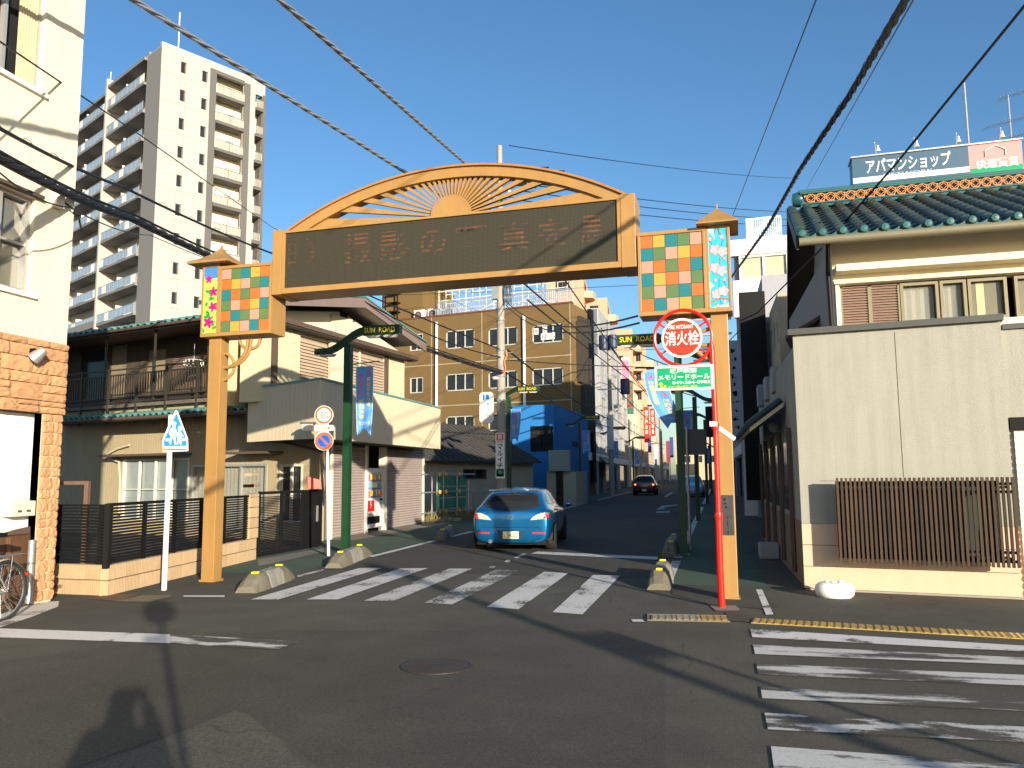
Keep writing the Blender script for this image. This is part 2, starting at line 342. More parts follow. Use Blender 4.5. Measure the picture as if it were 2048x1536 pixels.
# manhole
c = gp(873, 1333); mh = thing('manhole_cover', 'round iron manhole cover set in the asphalt of the junction', 'manhole cover', (c.x, c.y, .004))
M_iron = pm('worn cast iron', (.055, .045, .043), rough=.5, metal=.4, var=.3, sc=8)
m = MB(); m.lathe((0, 0, 0), [(.30, 0), (.30, .006), (.285, .006), (.285, .002)], 40); m.obj('rim', M_iron, mh)
m = MB(); m.lathe((0, 0, 0), [(.28, 0), (.28, .006), (.0, .006)], 40); cv = m.obj('cover', M_iron, mh)
m = MB()
for i in range(-11, 12):
    for j in range(-11, 12):
        x, y = i*.023, j*.023
        if x*x+y*y < .262**2 and not (abs(x) < .07 and abs(y) < .05): m.box(x-.007, x+.007, y-.007, y+.007, .006, .010)
stuff(m.obj('studs', M_iron, cv)); disc(MB(), 0, 0, 0, 0, 0)
m = MB(); ring(m, 0, 0, 0, .04, .055, 20); m.v = [(a, c_, .011) for a, b2, c_ in m.v]; m.obj('emblem', M_iron, cv)
# tactile paving
M_kd = pm('dirty kerb concrete', (.15, .135, .10), rough=.9, var=.35, sc=5, bump=.5, dirt=.2); M_kl = pm('pale kerb concrete', (.24, .23, .20), rough=.85, var=.15, sc=5, bump=.3)
M_tac = pm('yellow tactile tile', (.40, .27, .08), rough=.75, var=.22, sc=5, rand=.14, dirt=.1); M_tacg = pm('grey tactile tile', (.28, .235, .15), rough=.8, var=.3, sc=6, rand=.12)
def tact(bars=True):
    m = MB(); m.box(.002, .298, .002, .298, 0, .008)
    if bars:
        for i in range(4): m.box(.02+i*.073, .055+i*.073, .015, .285, .008, .013)
    else:
        for i in range(5):
            for j in range(5): m.box(.03+i*.055, .055+i*.055, .03+j*.055, .055+j*.055, .008, .013)
    return m
t1 = tact().mesh('tile', M_tac); t1g = tact().mesh('tile', M_tacg); t2 = tact(False).mesh('tile', M_tac)
pa, pb = gp(1502, 1247.5), gp(2035, 1279); dirv = (pb-pa).normalized(); ang = math.atan2(dirv.y, dirv.x)
tp = thing('tactile_paving', 'long yellow ribbed tactile paving strip beside the right-hand crosswalk', 'tactile paving', (pa.x, pa.y, .004), ang)
nn = int((pb-pa).length/.3)+1
for i in range(nn): link('paving_tile', t2 if i >= nn-2 else t1, tp, loc=(i*.3, 0, 0))
pa, pb = gp(1302, 1240.5), gp(1451, 1243.5); dirv = (pb-pa).normalized(); ang = math.atan2(dirv.y, dirv.x)
tp = thing('tactile_paving', 'short faded tactile paving strip in front of the red hydrant pole', 'tactile paving', (pa.x, pa.y, .004), ang)
for i in range(3): link('paving_tile', t1g if i < 2 else t1, tp, loc=(i*(pb-pa).length/3, 0, 0))
m = MB(); m.box(-.04, .84, -.06, -.03, 0, .012); m.box(-.04, -.015, -.03, .31, 0, .012); m.box(-.04, .84, .31, .335, 0, .012); m.obj('kerb_frame', M_kd, tp)
sheet('drain_cover', [(1452, 1226), (1490, 1228), (1500, 1246), (1456, 1243)], pm('drain metal', (.05, .05, .042), rough=.7, var=.3), .009)

# kerb blocks
M_ref = pm('yellow reflector', (.8, .62, .02), rough=.35, var=.05, emit=None)
def kerb_block(x, y, rz, ln, label, nref=2):
    t = thing('kerb_block', label, 'kerb block', (x, y, .004), rz, 'concrete blocks with yellow reflectors at the pavement edge')
    w, h_ = .13, .235
    sec = [(-w-.05, 0), (w+.05, 0), (w, h_*.75), (w-.06, h_), (-w+.06, h_), (-w, h_*.75)]
    a, b_ = ln*.32, ln*.66
    for k, (s0, s1, mt) in enumerate(((0, a, M_kd), (a+.012, b_-.012, M_kl if nref == 2 and ln > 1.3 else M_kd), (b_, ln, M_kd))):
        m = MB(); yy = [s0+(s1-s0)*i/4 for i in range(5)]; rows = []
        for q in yy:
            e = 1.0
            dd = min(q, ln-q)
            if dd < ln*.22: e = .38+.62*math.sin(min(1, dd/(ln*.22))*math.pi/2)
            rows.append([(px_*(.8+.2*e)+random.uniform(-.007, .007), q+random.uniform(-.006, .006)*(0 < q-s0 < s1-s0-.001), pz*e+random.uniform(-.008, .008)*(pz > 0)) for px_, pz in sec])
        for i in range(4):
            for j in range(6): m.face([rows[i][j], rows[i][(j+1) % 6], rows[i+1][(j+1) % 6], rows[i+1][j]])
        m.face(rows[0]); m.face(rows[-1][::-1]); m.obj('block', mt, t, bevel=.012)
    for q in (ln*.2, ln*.8): 
        m = MB(); m.box(-.05, .05, q-.045, q+.045, h_-.01, h_+.022); m.obj('reflector', M_ref, t, bevel=.012)
    return t
def kb(p, q, label):
    a, b_ = gp(*p), gp(*q); d = b_-a; kerb_block(a.x, a.y, math.atan2(d.y, d.x)-math.pi/2, d.length, label)
kb((492, 1187), (572, 1157), 'kerb block with a pale middle piece beside the left arch post')
kb((666, 1137), (730, 1110), 'kerb block at the foot of the near left green lamp post')
kb((878, 1082), (905, 1066), 'shaded kerb block left of the blue car')
kb((1317, 1181), (1328, 1146), 'kerb block at the right end of the near crosswalk')
kb((1340, 1114), (1350, 1086), 'shaded kerb block beside the near right green lamp post')

# ------------------------------------------------------------------ gateway arch
FA = Fr(-7.41, 11.04, -2.28)
arch = fthing('gateway_arch', 'ochre street gateway arch with message board, sunburst and coloured tiles', 'arch', FA)
TC = {'O': pm('orange tile', (.50, .125, .03), rough=.35, var=.04), 'Y': pm('yellow tile', (.40, .275, .05), rough=.35, var=.04), 'P': pm('pink tile', (.40, .235, .175), rough=.35, var=.04),
      'G': pm('green tile', (.085, .155, .06), rough=.35, var=.06), 'T': pm('teal tile', (.015, .155, .175), rough=.35, var=.05)}
LT = ['PGTYO', 'OYPGT', 'TOGOP', 'GPOYT', 'OTGPG', 'GYPTO']
uL0, _ = FA.hit(417.5, 700, .1); uL1, _ = FA.hit(439.5, 700, .1); uR0, _ = FA.hit(1421, 640, .1); uR1, _ = FA.hit(1455.5, 640, .1)
BD = .43
def post(u0, u1, zt):
    m = MB(); m.box(u0, u1, .1, .31, 0, zt); m.obj('post', M_orange, arch, bevel=.008)
    m = MB(); m.box(u0-.02, u1+.02, .08, .33, 0, .03); m.obj('base_plate', M_orange, arch)
post(uL0, uL1+.02, 3.86); post(uR0, uR1, 3.74)
def sidebox(ut0, ut1, us0, us1, zb, zt, ztow, rows, flower, mirror):
    # ut: tower (flower) span, us: tile span
    a, b_ = min(ut0, us0), max(ut1, us1)
    m = MB(); m.box(a, b_, .03, BD, zb, zt); m.obj('side_box', M_orange, arch, bevel=.006)
    m = MB(); m.box(ut0, ut1, 0, BD+.004, zt-.002, ztow); m.box(ut0, ut1, .001, .03, zb, zb+.06); m.box(ut0, ut0+.035, .001, .03, zb+.06, ztow-.04); m.box(ut1-.035, ut1, .001, .03, zb+.06, ztow-.04); m.box(ut0+.035, ut1-.035, .001, .03, ztow-.045, ztow-.003); m.obj('panel_frame', M_orange, arch, bevel=.004)
    m = MB(); m.box(us0, us1, 0, .03, zb, zb+.06); m.box(us0, us1, 0, .03, zt-.05, zt); m.box(us0, us0+.04, 0, .03, zb+.06, zt-.05); m.box(us1-.04, us1, 0, .03, zb+.06, zt-.05); m.obj('tile_frame', M_orange, arch, bevel=.004)
    B('tile_backing', M_brown, arch, us0+.04, us1-.04, .02, .029, zb+.06, zt-.05)
    nr = 6; cw = (us1-us0-.08)/5; rh = (zt-zb-.11)/6
    for r in range(6):
        for c_ in range(5):
            k = LT[r][4-c_] if mirror else LT[r][c_]
            x = us0+.04+cw*c_; z = zt-.05-rh*(r+1); B('tile', TC[k], arch, x+.005, x+cw-.005, .0165, .0198, z+.005, z+rh-.005)
    # pyramid cap
    uc = (ut0+ut1)/2; hw = .27 if mirror else .38; vc = BD/2; hd = .36; ht = ztow-.005
    m = MB()
    if mirror:
        base = [(uc-hw, vc-hd), (uc+hw, vc-hd), (uc+hw, vc+hd), (uc-hw, vc+hd)]
        lo = [(x, y, ht-.0) for x, y in base]; hi = [(x, y, ht+.02) for x, y in base]
        m.face(lo); 
        for i in range(4): m.face([lo[i], lo[(i+1) % 4], hi[(i+1) % 4], hi[i]]); m.face([hi[i], hi[(i+1) % 4], (uc, vc, ht+.30)])
    else:
        uc += .03
        prof = [(1, 0), (.98, .02), (.62, .09), (.36, .165), (.17, .235), (.05, .30), (.02, .36)]
        for j in range(len(prof)-1):
            for i in range(4):
                q = [(-1, -1), (1, -1), (1, 1), (-1, 1)]; A, Bq = q[i], q[(i+1) % 4]; (s0, h0), (s1, h1) = prof[j], prof[j+1]
                m.face([(uc+A[0]*hw*s0, vc+A[1]*hd*s0, ht+h0), (uc+Bq[0]*hw*s0, vc+Bq[1]*hd*s0, ht+h0), (uc+Bq[0]*hw*s1, vc+Bq[1]*hd*s1, ht+h1), (uc+A[0]*hw*s1, vc+A[1]*hd*s1, ht+h1)])
        m.box(uc-hw, uc+hw, vc-hd, vc+hd, ht-.02, ht-.001)
    cap = m.obj('roof_cap', M_orange, arch)
    if mirror: MB().tube([(uc, vc, ht+.28), (uc, vc, ht+.36)], .012, 6).obj('finial', M_orange, cap)
    # flower panel
    x0, x1, z0, z1 = ut0+.035, ut1-.035, zb+.06, ztow-.045
    pc = pm('painted lime ground', (.45, .72, .08), rough=.3, var=.05) if flower == 'azalea' else pm('painted sky blue', (.04, .40, .58), rough=.3, var=.05)
    pn = B('flower_panel', pc, arch, x0, x1, .012, .026, z0, z1)
    blk = pm('painted outline', (.01, .01, .012), rough=.4); wd, hg = x1-x0, z1-z0; R_ = random.Random(3 if flower == 'azalea' else 5)
    def ell(m_, cx, cz, a_, b2, th, v, n=14):
        pts = []
        for k in range(n):
            t = 2*math.pi*k/n; x = a_*math.cos(t); z = b2*math.sin(t); X = cx+x*math.cos(th)-z*math.sin(th); Z = cz+x*math.sin(th)+z*math.cos(th)
            pts.append((min(x1, max(x0, X)), v, min(z1, max(z0, Z))))
        m_.face(pts)
    m = MB()
    if flower == 'azalea':
        mats = [blk, pm('painted sky', (.05, .2, .62), rough=.3), pm('painted leaf green', (.0, .33, .05), rough=.3), pm('painted magenta', (.75, .015, .22), rough=.3), pm('painted light leaf', (.62, .85, .18), rough=.3)]
        m.m = 1; m.face([(x0, .0115, z1-hg*.17), (x1, .0115, z1-hg*.2), (x1, .0115, z1), (x0, .0115, z1)])
        for i in range(46):
            cx, cz, th = x0+R_.random()*wd, z0+R_.random()*hg*.8, R_.random()*3.1; a_, b2 = .045, .018; v = .011-.00003*i
            m.m = 0; ell(m, cx, cz, a_+.005, b2+.005, th, v); m.m = 2 if i % 3 == 0 else 4; ell(m, cx, cz, a_, b2, th, v-.00002)
        fl = [(.35, .80, .07), (.72, .61, .085), (.72, .385, .085), (.42, .16, .10)]; npet, pm_i = 5, 3
    else:
        mats = [blk, pm('painted pale cyan', (.35, .78, .75), rough=.3), pm('painted branch brown', (.25, .14, .07), rough=.3), pm('painted cherry pink', (.82, .36, .42), rough=.3), pm('painted cream', (.85, .75, .45), rough=.3)]
        m.m = 1; m.face([(x0, .0115, z1-hg*.02), (x0, .0115, z1), (x0+wd*.3, .0115, z1), (x0+wd*.38, .0115, z1-hg*.15)]); m.face([(x0, .0115, z0), (x1, .0115, z0), (x1, .0115, z0+hg*.05)]); m.face([(x0, .0115, z0+hg*.33), (x0+wd*.25, .0115, z0+hg*.28), (x0, .0115, z0+hg*.22)])
        m.m = 2
        for z_, zz in ((1.0, .93), (.62, .55)): m.face([(x0+wd*.52, .0113, z0+hg*zz*.99), (x0+wd*.6, .0113, z0+hg*zz*.99), (x0+wd*.62, .0113, z0+hg*min(1, z_)), (x0+wd*.54, .0113, z0+hg*min(1, z_))])
        m.face([(x0, .0113, z0+hg*.07), (x0+wd*.5, .0113, z0+hg*.12), (x1, .0113, z0+hg*.1), (x1, .0113, z0+hg*.085), (x0+wd*.5, .0113, z0+hg*.10), (x0, .0113, z0+hg*.05)])
        m.m = 0
        for i in range(12):
            cx, cz = x0+R_.random()*wd, z0+R_.random()*hg; dx = R_.uniform(-.05, .05); m.face([(max(x0, min(x1, cx+a_)), .0110, max(z0, min(z1, cz+b2))) for a_, b2 in ((0, 0), (.006, 0), (dx+.006, .12), (dx, .12))])
        fl = [(.72, .89, .032), (.34, .73, .075), (.74, .70, .075), (.30, .50, .075), (.66, .455, .075), (.85, .61, .022), (.3, .345, .026), (.78, .345, .026), (.33, .165, .07), (.70, .20, .075), (.76, .065, .03), (.4, .02, .022), (.08, .87, .03)]; npet, pm_i = 5, 3
    for i, (fx, fz, r) in enumerate(fl):
        cx, cz = x0+fx*wd, z0+fz*hg; off = R_.random()
        for k in range(npet):
            th = off+2*math.pi*k/npet; v = .0095-.0001*i-.00001*k
            if flower == 'azalea': ax, cc_, a_, b2 = th, r*.5, r*.5, r*.26
            else: ax, cc_, a_, b2 = th, r*.55, r*.42, r*.4
            for mm_, e, dv in ((0, .004, 0), (pm_i, 0, -.00004)):
                m.m = mm_; ell(m, cx+math.cos(th)*cc_, cz+math.sin(th)*cc_, a_+e, b2+e, ax, v+dv)
        m.m = 0 if flower == 'azalea' else 4; ell(m, cx, cz, r*.16, r*.16, 0, .0085-.0001*i)
    m.obj('flower_print', mats, pn)
uf = lambda x, y: FA.hit(x, y)[0]
uA, uB, uC = uf(400, 672), uf(434.5, 672), uf(540, 668)
zLt, zLb = FA.hit(470, 530)[1], FA.hit(470, 670)[1]
sidebox(uA, uB-.002, uB, uC, zLb, zLt, zLt+.07, LT, 'azalea', False)
uD, uE, uG = uf(1276, 540), uf(1413, 540), uf(1462, 540)
zRt, zRb = FA.hit(1340, 460)[1], FA.hit(1340, 629)[1]
sidebox(uE+.002, uG, uD, uE, zRb, zRt, FA.hit(1440, 449)[1], LT, 'blossom', True)
# message board
b0, b1 = uf(545, 520), uf(1271, 460); s0_, s1_ = uf(566, 520), uf(1248, 470)
zb_, zt_ = FA.hit(900, 561)[1], FA.hit(900, 428)[1]+.0
print('arch', uL0, uL1, uR0, uR1, uA, uB, uC, uD, uE, uG, b0, b1, zb_, zt_, zLb, zLt, zRb, zRt)
m = MB(); m.box(b0+.16, b1-.16, .06, BD+.12, zb_, zt_); m.obj('board_case', M_orange, arch)
m = MB(); m.box(b0, b0+.158, -.01, BD+.12, zb_-.01, zt_+.03); m.obj('board_end', M_orange, arch, bevel=.006); m = MB(); m.box(b1-.2, b1, -.01, BD+.12, zb_-.01, zt_+.03); m.obj('board_end', M_orange, arch, bevel=.006)
m = MB(); q0, q1 = b0+.16, b1-.202; m.box(q0, q1, 0, .06, zb_, zb_+.085); m.box(q0, q1, 0, .06, zt_-.035, zt_); m.box(q0, q0+.05, 0, .06, zb_+.085, zt_-.035); m.box(q1-.05, q1, 0, .06, zb_+.085, zt_-.035); m.obj('board_frame', M_orange, arch, bevel=.004)
# led screen: dark face with a fine dot grid
M_led = D.materials.new('led screen'); M_led.use_nodes = True; n = M_led.node_tree.nodes; L = M_led.node_tree.links; bb = n['Principled BSDF']; tc = n.new('ShaderNodeTexCoord')
sx = n.new('ShaderNodeSeparateXYZ'); L.new(tc.outputs['Object'], sx.inputs[0])
def frac(out, k, thr=.35):
    a = n.new('ShaderNodeMath'); a.operation = 'MULTIPLY'; L.new(out, a.inputs[0]); a.inputs[1].default_value = k; b_ = n.new('ShaderNodeMath'); b_.operation = 'FRACT'; L.new(a.outputs[0], b_.inputs[0])
    c_ = n.new('ShaderNodeMath'); c_.operation = 'GREATER_THAN'; L.new(b_.outputs[0], c_.inputs[0]); c_.inputs[1].default_value = thr; return c_.outputs[0]
mu = n.new('ShaderNodeMath'); mu.operation = 'MULTIPLY'; L.new(frac(sx.outputs[0], 52), mu.inputs[0]); L.new(frac(sx.outputs[2], 52), mu.inputs[1])
mx = n.new('ShaderNodeMixRGB'); L.new(mu.outputs[0], mx.inputs[0]); mx.inputs[1].default_value = (.018, .017, .010, 1); mx.inputs[2].default_value = (.055, .05, .034, 1); L.new(mx.outputs[0], bb.inputs['Base Color']); bb.inputs['Roughness'].default_value = .55; bb.inputs['Specular IOR Level'].default_value = .3
S0, S1, T0, T1 = q0+.05, q1-.05, zb_+.085, zt_-.035
nm = 10; scr = None
for i in range(nm):
    a = S0+(S1-S0)*i/nm; b_ = S0+(S1-S0)*(i+1)/nm; o = B('screen_module', M_led, arch, a+.0005, b_-.0005, .03, .055, T0, T1)
M_lit = D.materials.new('lit amber dots'); M_lit.use_nodes = True; n = M_lit.node_tree.nodes; L = M_lit.node_tree.links; bb = n['Principled BSDF']; tc = n.new('ShaderNodeTexCoord'); sx = n.new('ShaderNodeSeparateXYZ'); L.new(tc.outputs['Object'], sx.inputs[0])
wv = frac(sx.outputs[2], 14, .55); nz_ = n.new('ShaderNodeTexNoise'); nz_.inputs['Scale'].default_value = 5; L.new(tc.outputs['Object'], nz_.inputs[0])
mr = n.new('ShaderNodeMapRange'); L.new(nz_.outputs['Fac'], mr.inputs[0]); mr.inputs[1].default_value = .35; mr.inputs[2].default_value = .65; mr.inputs[3].default_value = .01; mr.inputs[4].default_value = .20
mu = n.new('ShaderNodeMath'); mu.operation = 'MULTIPLY'; L.new(wv, mu.inputs[0]); L.new(mr.outputs[0], mu.inputs[1]); mu2 = n.new('ShaderNodeMath'); mu2.operation = 'MULTIPLY'; L.new(mu.outputs[0], mu2.inputs[0]); L.new(frac(sx.outputs[0], 52), mu2.inputs[1])
bb.inputs['Base Color'].default_value = (.03, .024, .015, 1); bb.inputs['Emission Color'].default_value = (1, .25, .03, 1); L.new(mu2.outputs[0], bb.inputs['Emission Strength']); bb.inputs['Roughness'].default_value = .5
m = MB()
for ch, (xa, ya, xb, yb) in zip('日)撮影の写真を展', [(576, 483, 593, 530), (610, 476, 630, 530), (688, 463, 742, 529), (758, 458, 818, 523), (840, 456, 892, 512), (912, 446, 974, 508), (998, 440, 1058, 506), (1076, 434, 1136, 494), (1162, 428, 1204, 490)]):
    (ua, za), (ub, zb2) = FA.hit(xa, yb, .028), FA.hit(xb, ya, .028); put_text(m, ch, ua, ub, za, zb2, .0285)
m.obj('lit_lettering', M_lit, arch)
# arc and rays
ua, ub = uf(574, 456), uf(1251, 394); top = FA.hit(935, 326)[1]; zc0 = zt_+.03; hc = (ub-ua)/2; sg = top-zc0; Rr = (hc*hc+sg*sg)/(2*sg); uc = (ua+ub)/2; zc = top-Rr
def arcpts(R1, zmin, n=44):
    a0 = math.acos(max(-1, min(1, (zmin-zc)/R1))); return [(uc+R1*math.sin(-a0+2*a0*i/n), zc+R1*math.cos(-a0+2*a0*i/n)) for i in range(n+1)]
o1, i1 = arcpts(Rr, zc0-.03), arcpts(Rr-.15, zc0-.03)
m = MB()
for i in range(44):
    for (A, Bq) in ((o1, i1),):
        p = [A[i], A[i+1], Bq[i+1], Bq[i]]
        for v in (.10, .30): m.face([(x, v, z) for x, z in p])
        m.face([(o1[i][0], .10, o1[i][1]), (o1[i+1][0], .10, o1[i+1][1]), (o1[i+1][0], .30, o1[i+1][1]), (o1[i][0], .30, o1[i][1])])
        m.face([(i1[i][0], .10, i1[i][1]), (i1[i+1][0], .10, i1[i+1][1]), (i1[i+1][0], .30, i1[i+1][1]), (i1[i][0], .30, i1[i][1])])
m.obj('arc', M_orange, arch)
o2, i2 = arcpts(Rr+.03, zc0-.03), arcpts(Rr, zc0-.03); m = MB()
for i in range(44):
    for z0l, z1l, in ((o2, i2),):
        for v in (.06, .34): m.face([(x, v, z) for x, z in (o2[i], o2[i+1], i2[i+1], i2[i])])
        for Q in (o2, i2): m.face([(Q[i][0], .06, Q[i][1]), (Q[i+1][0], .06, Q[i+1][1]), (Q[i+1][0], .34, Q[i+1][1]), (Q[i][0], .34, Q[i][1])])
m.obj('arc_flange', pm('darker ochre paint', (.33, .15, .045), rough=.5), arch)
us, zs_ = uf(897, 431), zt_+.0; rs_ = .30
m = MB(); m.prism([(us+rs_*math.cos(math.pi*k/24), zs_+rs_*math.sin(math.pi*k/24)) for k in range(25)], .10, .26); m.obj('sun_disc', M_orange, arch)
m = MB(); 
for k in range(24):
    a, b_ = math.pi*k/24, math.pi*(k+1)/24; m.face([(us+r_*math.cos(t), .096, zs_+r_*math.sin(t)) for r_, t in ((.30, a), (.325, a), (.325, b_), (.30, b_))])
m.obj('sun_rim', M_orange, arch)
def hitarc(th):
    dx, dz = math.cos(th), math.sin(th); ox, oz = us-uc, zs_-zc; R1 = Rr-.14
    bq = ox*dx+oz*dz; return -bq+math.sqrt(max(0, bq*bq-(ox*ox+oz*oz-R1*R1)))
NR = 27
for i in range(NR):
    a = math.pi*(i+.5)/NR; hw = math.pi/NR*.25; a0, a1 = a-hw, a+hw
    if i == 0: a0 = .0
    if i == NR-1: a1 = math.pi
    pts = []
    for t, r_ in ((a0, .3), (a0, hitarc(a0)), (a1, hitarc(a1)), (a1, .3)): pts.append((us+r_*math.cos(t), max(zt_+.004, zs_+r_*math.sin(t))))
    MB().prism(pts, .15, .21).obj('ray', M_orange, arch)
# curved branches under the boxes
def branch(pts, r=.03):
    m = MB(); P_ = [Vector(p) for p in pts]; out = []
    for i in range(len(P_)-1):
        p0, p1, p2, p3 = P_[max(0, i-1)], P_[i], P_[i+1], P_[min(len(P_)-1, i+2)]
        for k in range(6):
            t = k/6; out.append(.5*((2*p1)+(-p0+p2)*t+(2*p0-5*p1+4*p2-p3)*t*t+(-p0+3*p1-3*p2+p3)*t**3))
    out.append(P_[-1]); m.tube(out, r, 8); m.obj('branch', M_orange, arch, smooth=True)
def bl(pxs, v=.2, r=.03): branch([(FA.hit(x, y, v)[0], v, FA.hit(x, y, v)[1]) for x, y in pxs], r)
bl([(445, 735), (462, 733), (480, 720), (492, 703), (497, 678)]); bl([(462, 733), (482, 725), (497, 706), (503, 678)], .16, .025); bl([(478, 675), (483, 690), (495, 698), (503, 698)], .2, .026); bl([(503, 698), (515, 692), (522, 675)], .2, .026)
bl([(446, 708), (456, 709), (465, 718), (468, 728)], .2, .024); bl([(468, 728), (466, 745), (452, 758), (446, 760)], .2, .024)
bl([(1425, 722), (1405, 712), (1392, 700), (1385, 680), (1375, 630)]); bl([(1425, 690), (1400, 690), (1380, 680)], .2, .03); bl([(1425, 655), (1405, 663), (1390, 672)], .2, .026); bl([(1330, 630), (1340, 648), (1352, 660)], .2, .026); bl([(1348, 630), (1352, 645), (1362, 655)], .2, .024); bl([(1380, 630), (1378, 645), (1372, 655)], .2, .024)
# plaque on the right post
(ua_, za_), (ub_, zb3) = FA.hit(1451, 1070, .1), FA.hit(1467.5, 990, .1)
pq = B('plaque', pm('dark stone plaque', (.05, .048, .05), rough=.35, var=.3, sc=10), arch, uR0+.03, uR1-.02, .085, .10, za_, zb3)
m = MB(); mid = (uR0+uR1)/2
for z_, w_, h_, dx_ in ((.04, .035, .03, -.02), (.10, .03, .02, -.015), (.14, .02, .03, .0), (.28, .014, .02, .01), (.33, .008, .09, .012), (.46, .012, .05, .014)): m.box(mid+dx_-w_/2, mid+dx_+w_/2, .0835, .0848, zb3-z_-h_, zb3-z_)
m.obj('lettering', M_black, pq)

# ------------------------------------------------------------------ road signs
S_red = pm('sign red', (.62, .03, .012), rough=.35, var=.05); S_white = pm('sign white', (.74, .73, .68), rough=.4, var=.03); S_blue = pm('sign blue', (.0, .16, .46), rough=.35, var=.05); S_green = pm('sign green', (.0, .27, .11), rough=.35, var=.05)
S_or = pm('sign orange red', (.72, .10, .02), rough=.35, var=.05); S_yel = pm('sign yellow', (.75, .55, .02), rough=.4); S_gray = pm('sign grey numerals', (.12, .15, .22), rough=.4)
# fire hydrant sign
p = gp(1444, 1216); FH = Fr(p.x, p.y, 0); hs = fthing('hydrant_sign', 'red ringed fire hydrant sign on a red pole with a green hall board below', 'sign', FH)
S_pole = pm('bright red pole paint', (.72, .016, .008), rough=.3, var=.12, dirt=.05)
cu, cz = FH.hit(1364, 677); rr = (FH.hit(1405, 677)[0]-FH.hit(1323.5, 677)[0])/2; ru = FH.hit(1364, 676)[0]; R1 = (FH.hit(1422, 676)[0]-FH.hit(1307, 676)[0])/2
ru = (FH.hit(1424, 676)[0]+FH.hit(1309, 676)[0])/2
m = MB(); pt = [(0, 0, 0), (.0, 0, 1.3), FH and (.0, 0, 1.8)]
def hz(x, y): a = FH.hit(x, y); return (a[0], 0, a[1])
m.tube([(0, 0, .0), hz(1440, 1130), hz(1437, 1030)], .04, 12); m.tube([hz(1437, 1030), hz(1431, 850), hz(1426, 740), hz(1423, 690)], .033, 12)
pl = m.obj('pole', S_pole, hs, smooth=True)
for yy in (1032, 853): m = MB(); q = hz(1437 if yy > 900 else 1431, yy); m.lathe(q, [(.044, -.04), (.05, 0), (.044, .04)], 12); m.obj('pole_collar', S_pole, hs, smooth=True)
m = MB(); m.tube([(ru+R1*math.cos(t), 0, cz+.01+R1*1.0*math.sin(t)) for t in [2*math.pi*k/48 for k in range(49)]], .021, 8, caps=False); m.obj('ring', S_pole, hs, smooth=True)
m = MB()
for a in (35, 145, 215, -35): m.tube([(cu+rr*.9*math.cos(rad(a)), .02, cz+rr*.9*math.sin(rad(a))), (ru+R1*math.cos(rad(a)), 0, cz+R1*math.sin(rad(a)))], .012, 6)
m.obj('ring_stay', S_pole, hs)
dc = disc(MB(), cu, cz, -.045, -.03, rr).obj('sign_disc', S_white, hs); disc(MB(), cu, cz, -.048, -.0455, rr*.89).obj('red_face', S_red, dc)
m = MB(); put_text(m, '消火栓', *[FH.hit(1331, 699)[0], FH.hit(1398, 663)[0]], FH.hit(1364, 692)[1], FH.hit(1364, 663)[1], -.0492); put_text(m, 'FIRE HYDRANT', FH.hit(1337, 650)[0], FH.hit(1387, 650)[0], FH.hit(1364, 659)[1], FH.hit(1364, 651)[1], -.0492); m.obj('lettering', S_white, dc)
(xa, za), (xb, zb) = FH.hit(1310.5, 782, -.05), FH.hit(1426, 728, -.05)
gb = B('hall_board', S_white, hs, xa, xb, -.06, -.04, za, zb, bevel=.004); B('green_face', S_green, gb, xa+.03, xb-.03, -.063, -.0605, za+.03, zb-.03)
m = MB(); wb, hb = xb-xa, zb-za
put_text(m, '坂戸駅前', xa+wb*.26, xa+wb*.72, za+hb*.68, za+hb*.88, -.0645); put_text(m, 'メモリードホール', xa+wb*.06, xa+wb*.94, za+hb*.42, za+hb*.63, -.0645); put_text(m, '049-284-0983', xa+wb*.30, xa+wb*.94, za+hb*.24, za+hb*.36, -.0645); m.obj('lettering', S_white, gb)
m = MB(); put_text(m, 'イトーヨーカドー様先', xa+wb*.23, xa+wb*.72, za+hb*.10, za+hb*.19, -.0645)
A_ = [(.06, .24), (.105, .34), (.15, .24), (.12, .24), (.12, .15), (.16, .15), (.16, .22), (.19, .22), (.19, .09), (.09, .09), (.09, .24)]; m.face([(xa+a*wb, -.0645, za+b_*hb) for a, b_ in A_]); m.obj('arrow_and_note', S_yel, gb)
m = MB(); q = hz(1426, 848); m.box(q[0]-.04, q[0]+.05, -.05, .05, q[2]-.03, q[2]+.03); m.tube([q, (q[0]+.25, .04, q[2]-.19)], .03, 6); m.obj('tie_bracket', S_white, hs)
# pedestrian crossing sign
p = gp(328, 1180); FX = Fr(p.x, p.y, 22); xs = fthing('crossing_sign', 'blue five-sided pedestrian crossing sign on a white post by the fence', 'sign', FX)
(t0, t1) = FX.hit(337, 905)
MB().tube([(0, 0, 0), (0, 0, t1+.55)], .038, 12).obj('pole', S_white, xs, smooth=True)
def P5(pts, v): return [FX.hit(x, y, v) for x, y in pts]
out = P5([(352, 821), (355, 822), (376, 878), (376.5, 902), (326, 904), (325, 879), (350, 822)], -.05); bo = MB().prism(out, -.055, -.04).obj('sign_board', S_white, xs)
ins = P5([(353, 826), (373.5, 879), (374, 900), (328, 901.5), (328, 880)], -.055); m = MB().prism(ins, -.058, -.0555).obj('blue_face', S_blue, bo)
def shp(m_, pts): m_.face([(FX.hit(300+x/12.8, 800+y/12.8, -.059)[0], -.0592, FX.hit(300+x/12.8, 800+y/12.8, -.059)[1]) for x, y in pts])
m = MB()
shp(m, [(365, 1185), (930, 1178), (935, 1240), (362, 1255)]); shp(m, [(410, 990), (500, 990), (480, 1050), (400, 1052)]); shp(m, [(825, 975), (905, 975), (910, 1045), (825, 1048)])
shp(m, [(568, 600), (590, 565), (630, 552), (665, 575), (690, 605), (665, 620), (655, 665), (625, 685), (590, 670), (570, 640)])
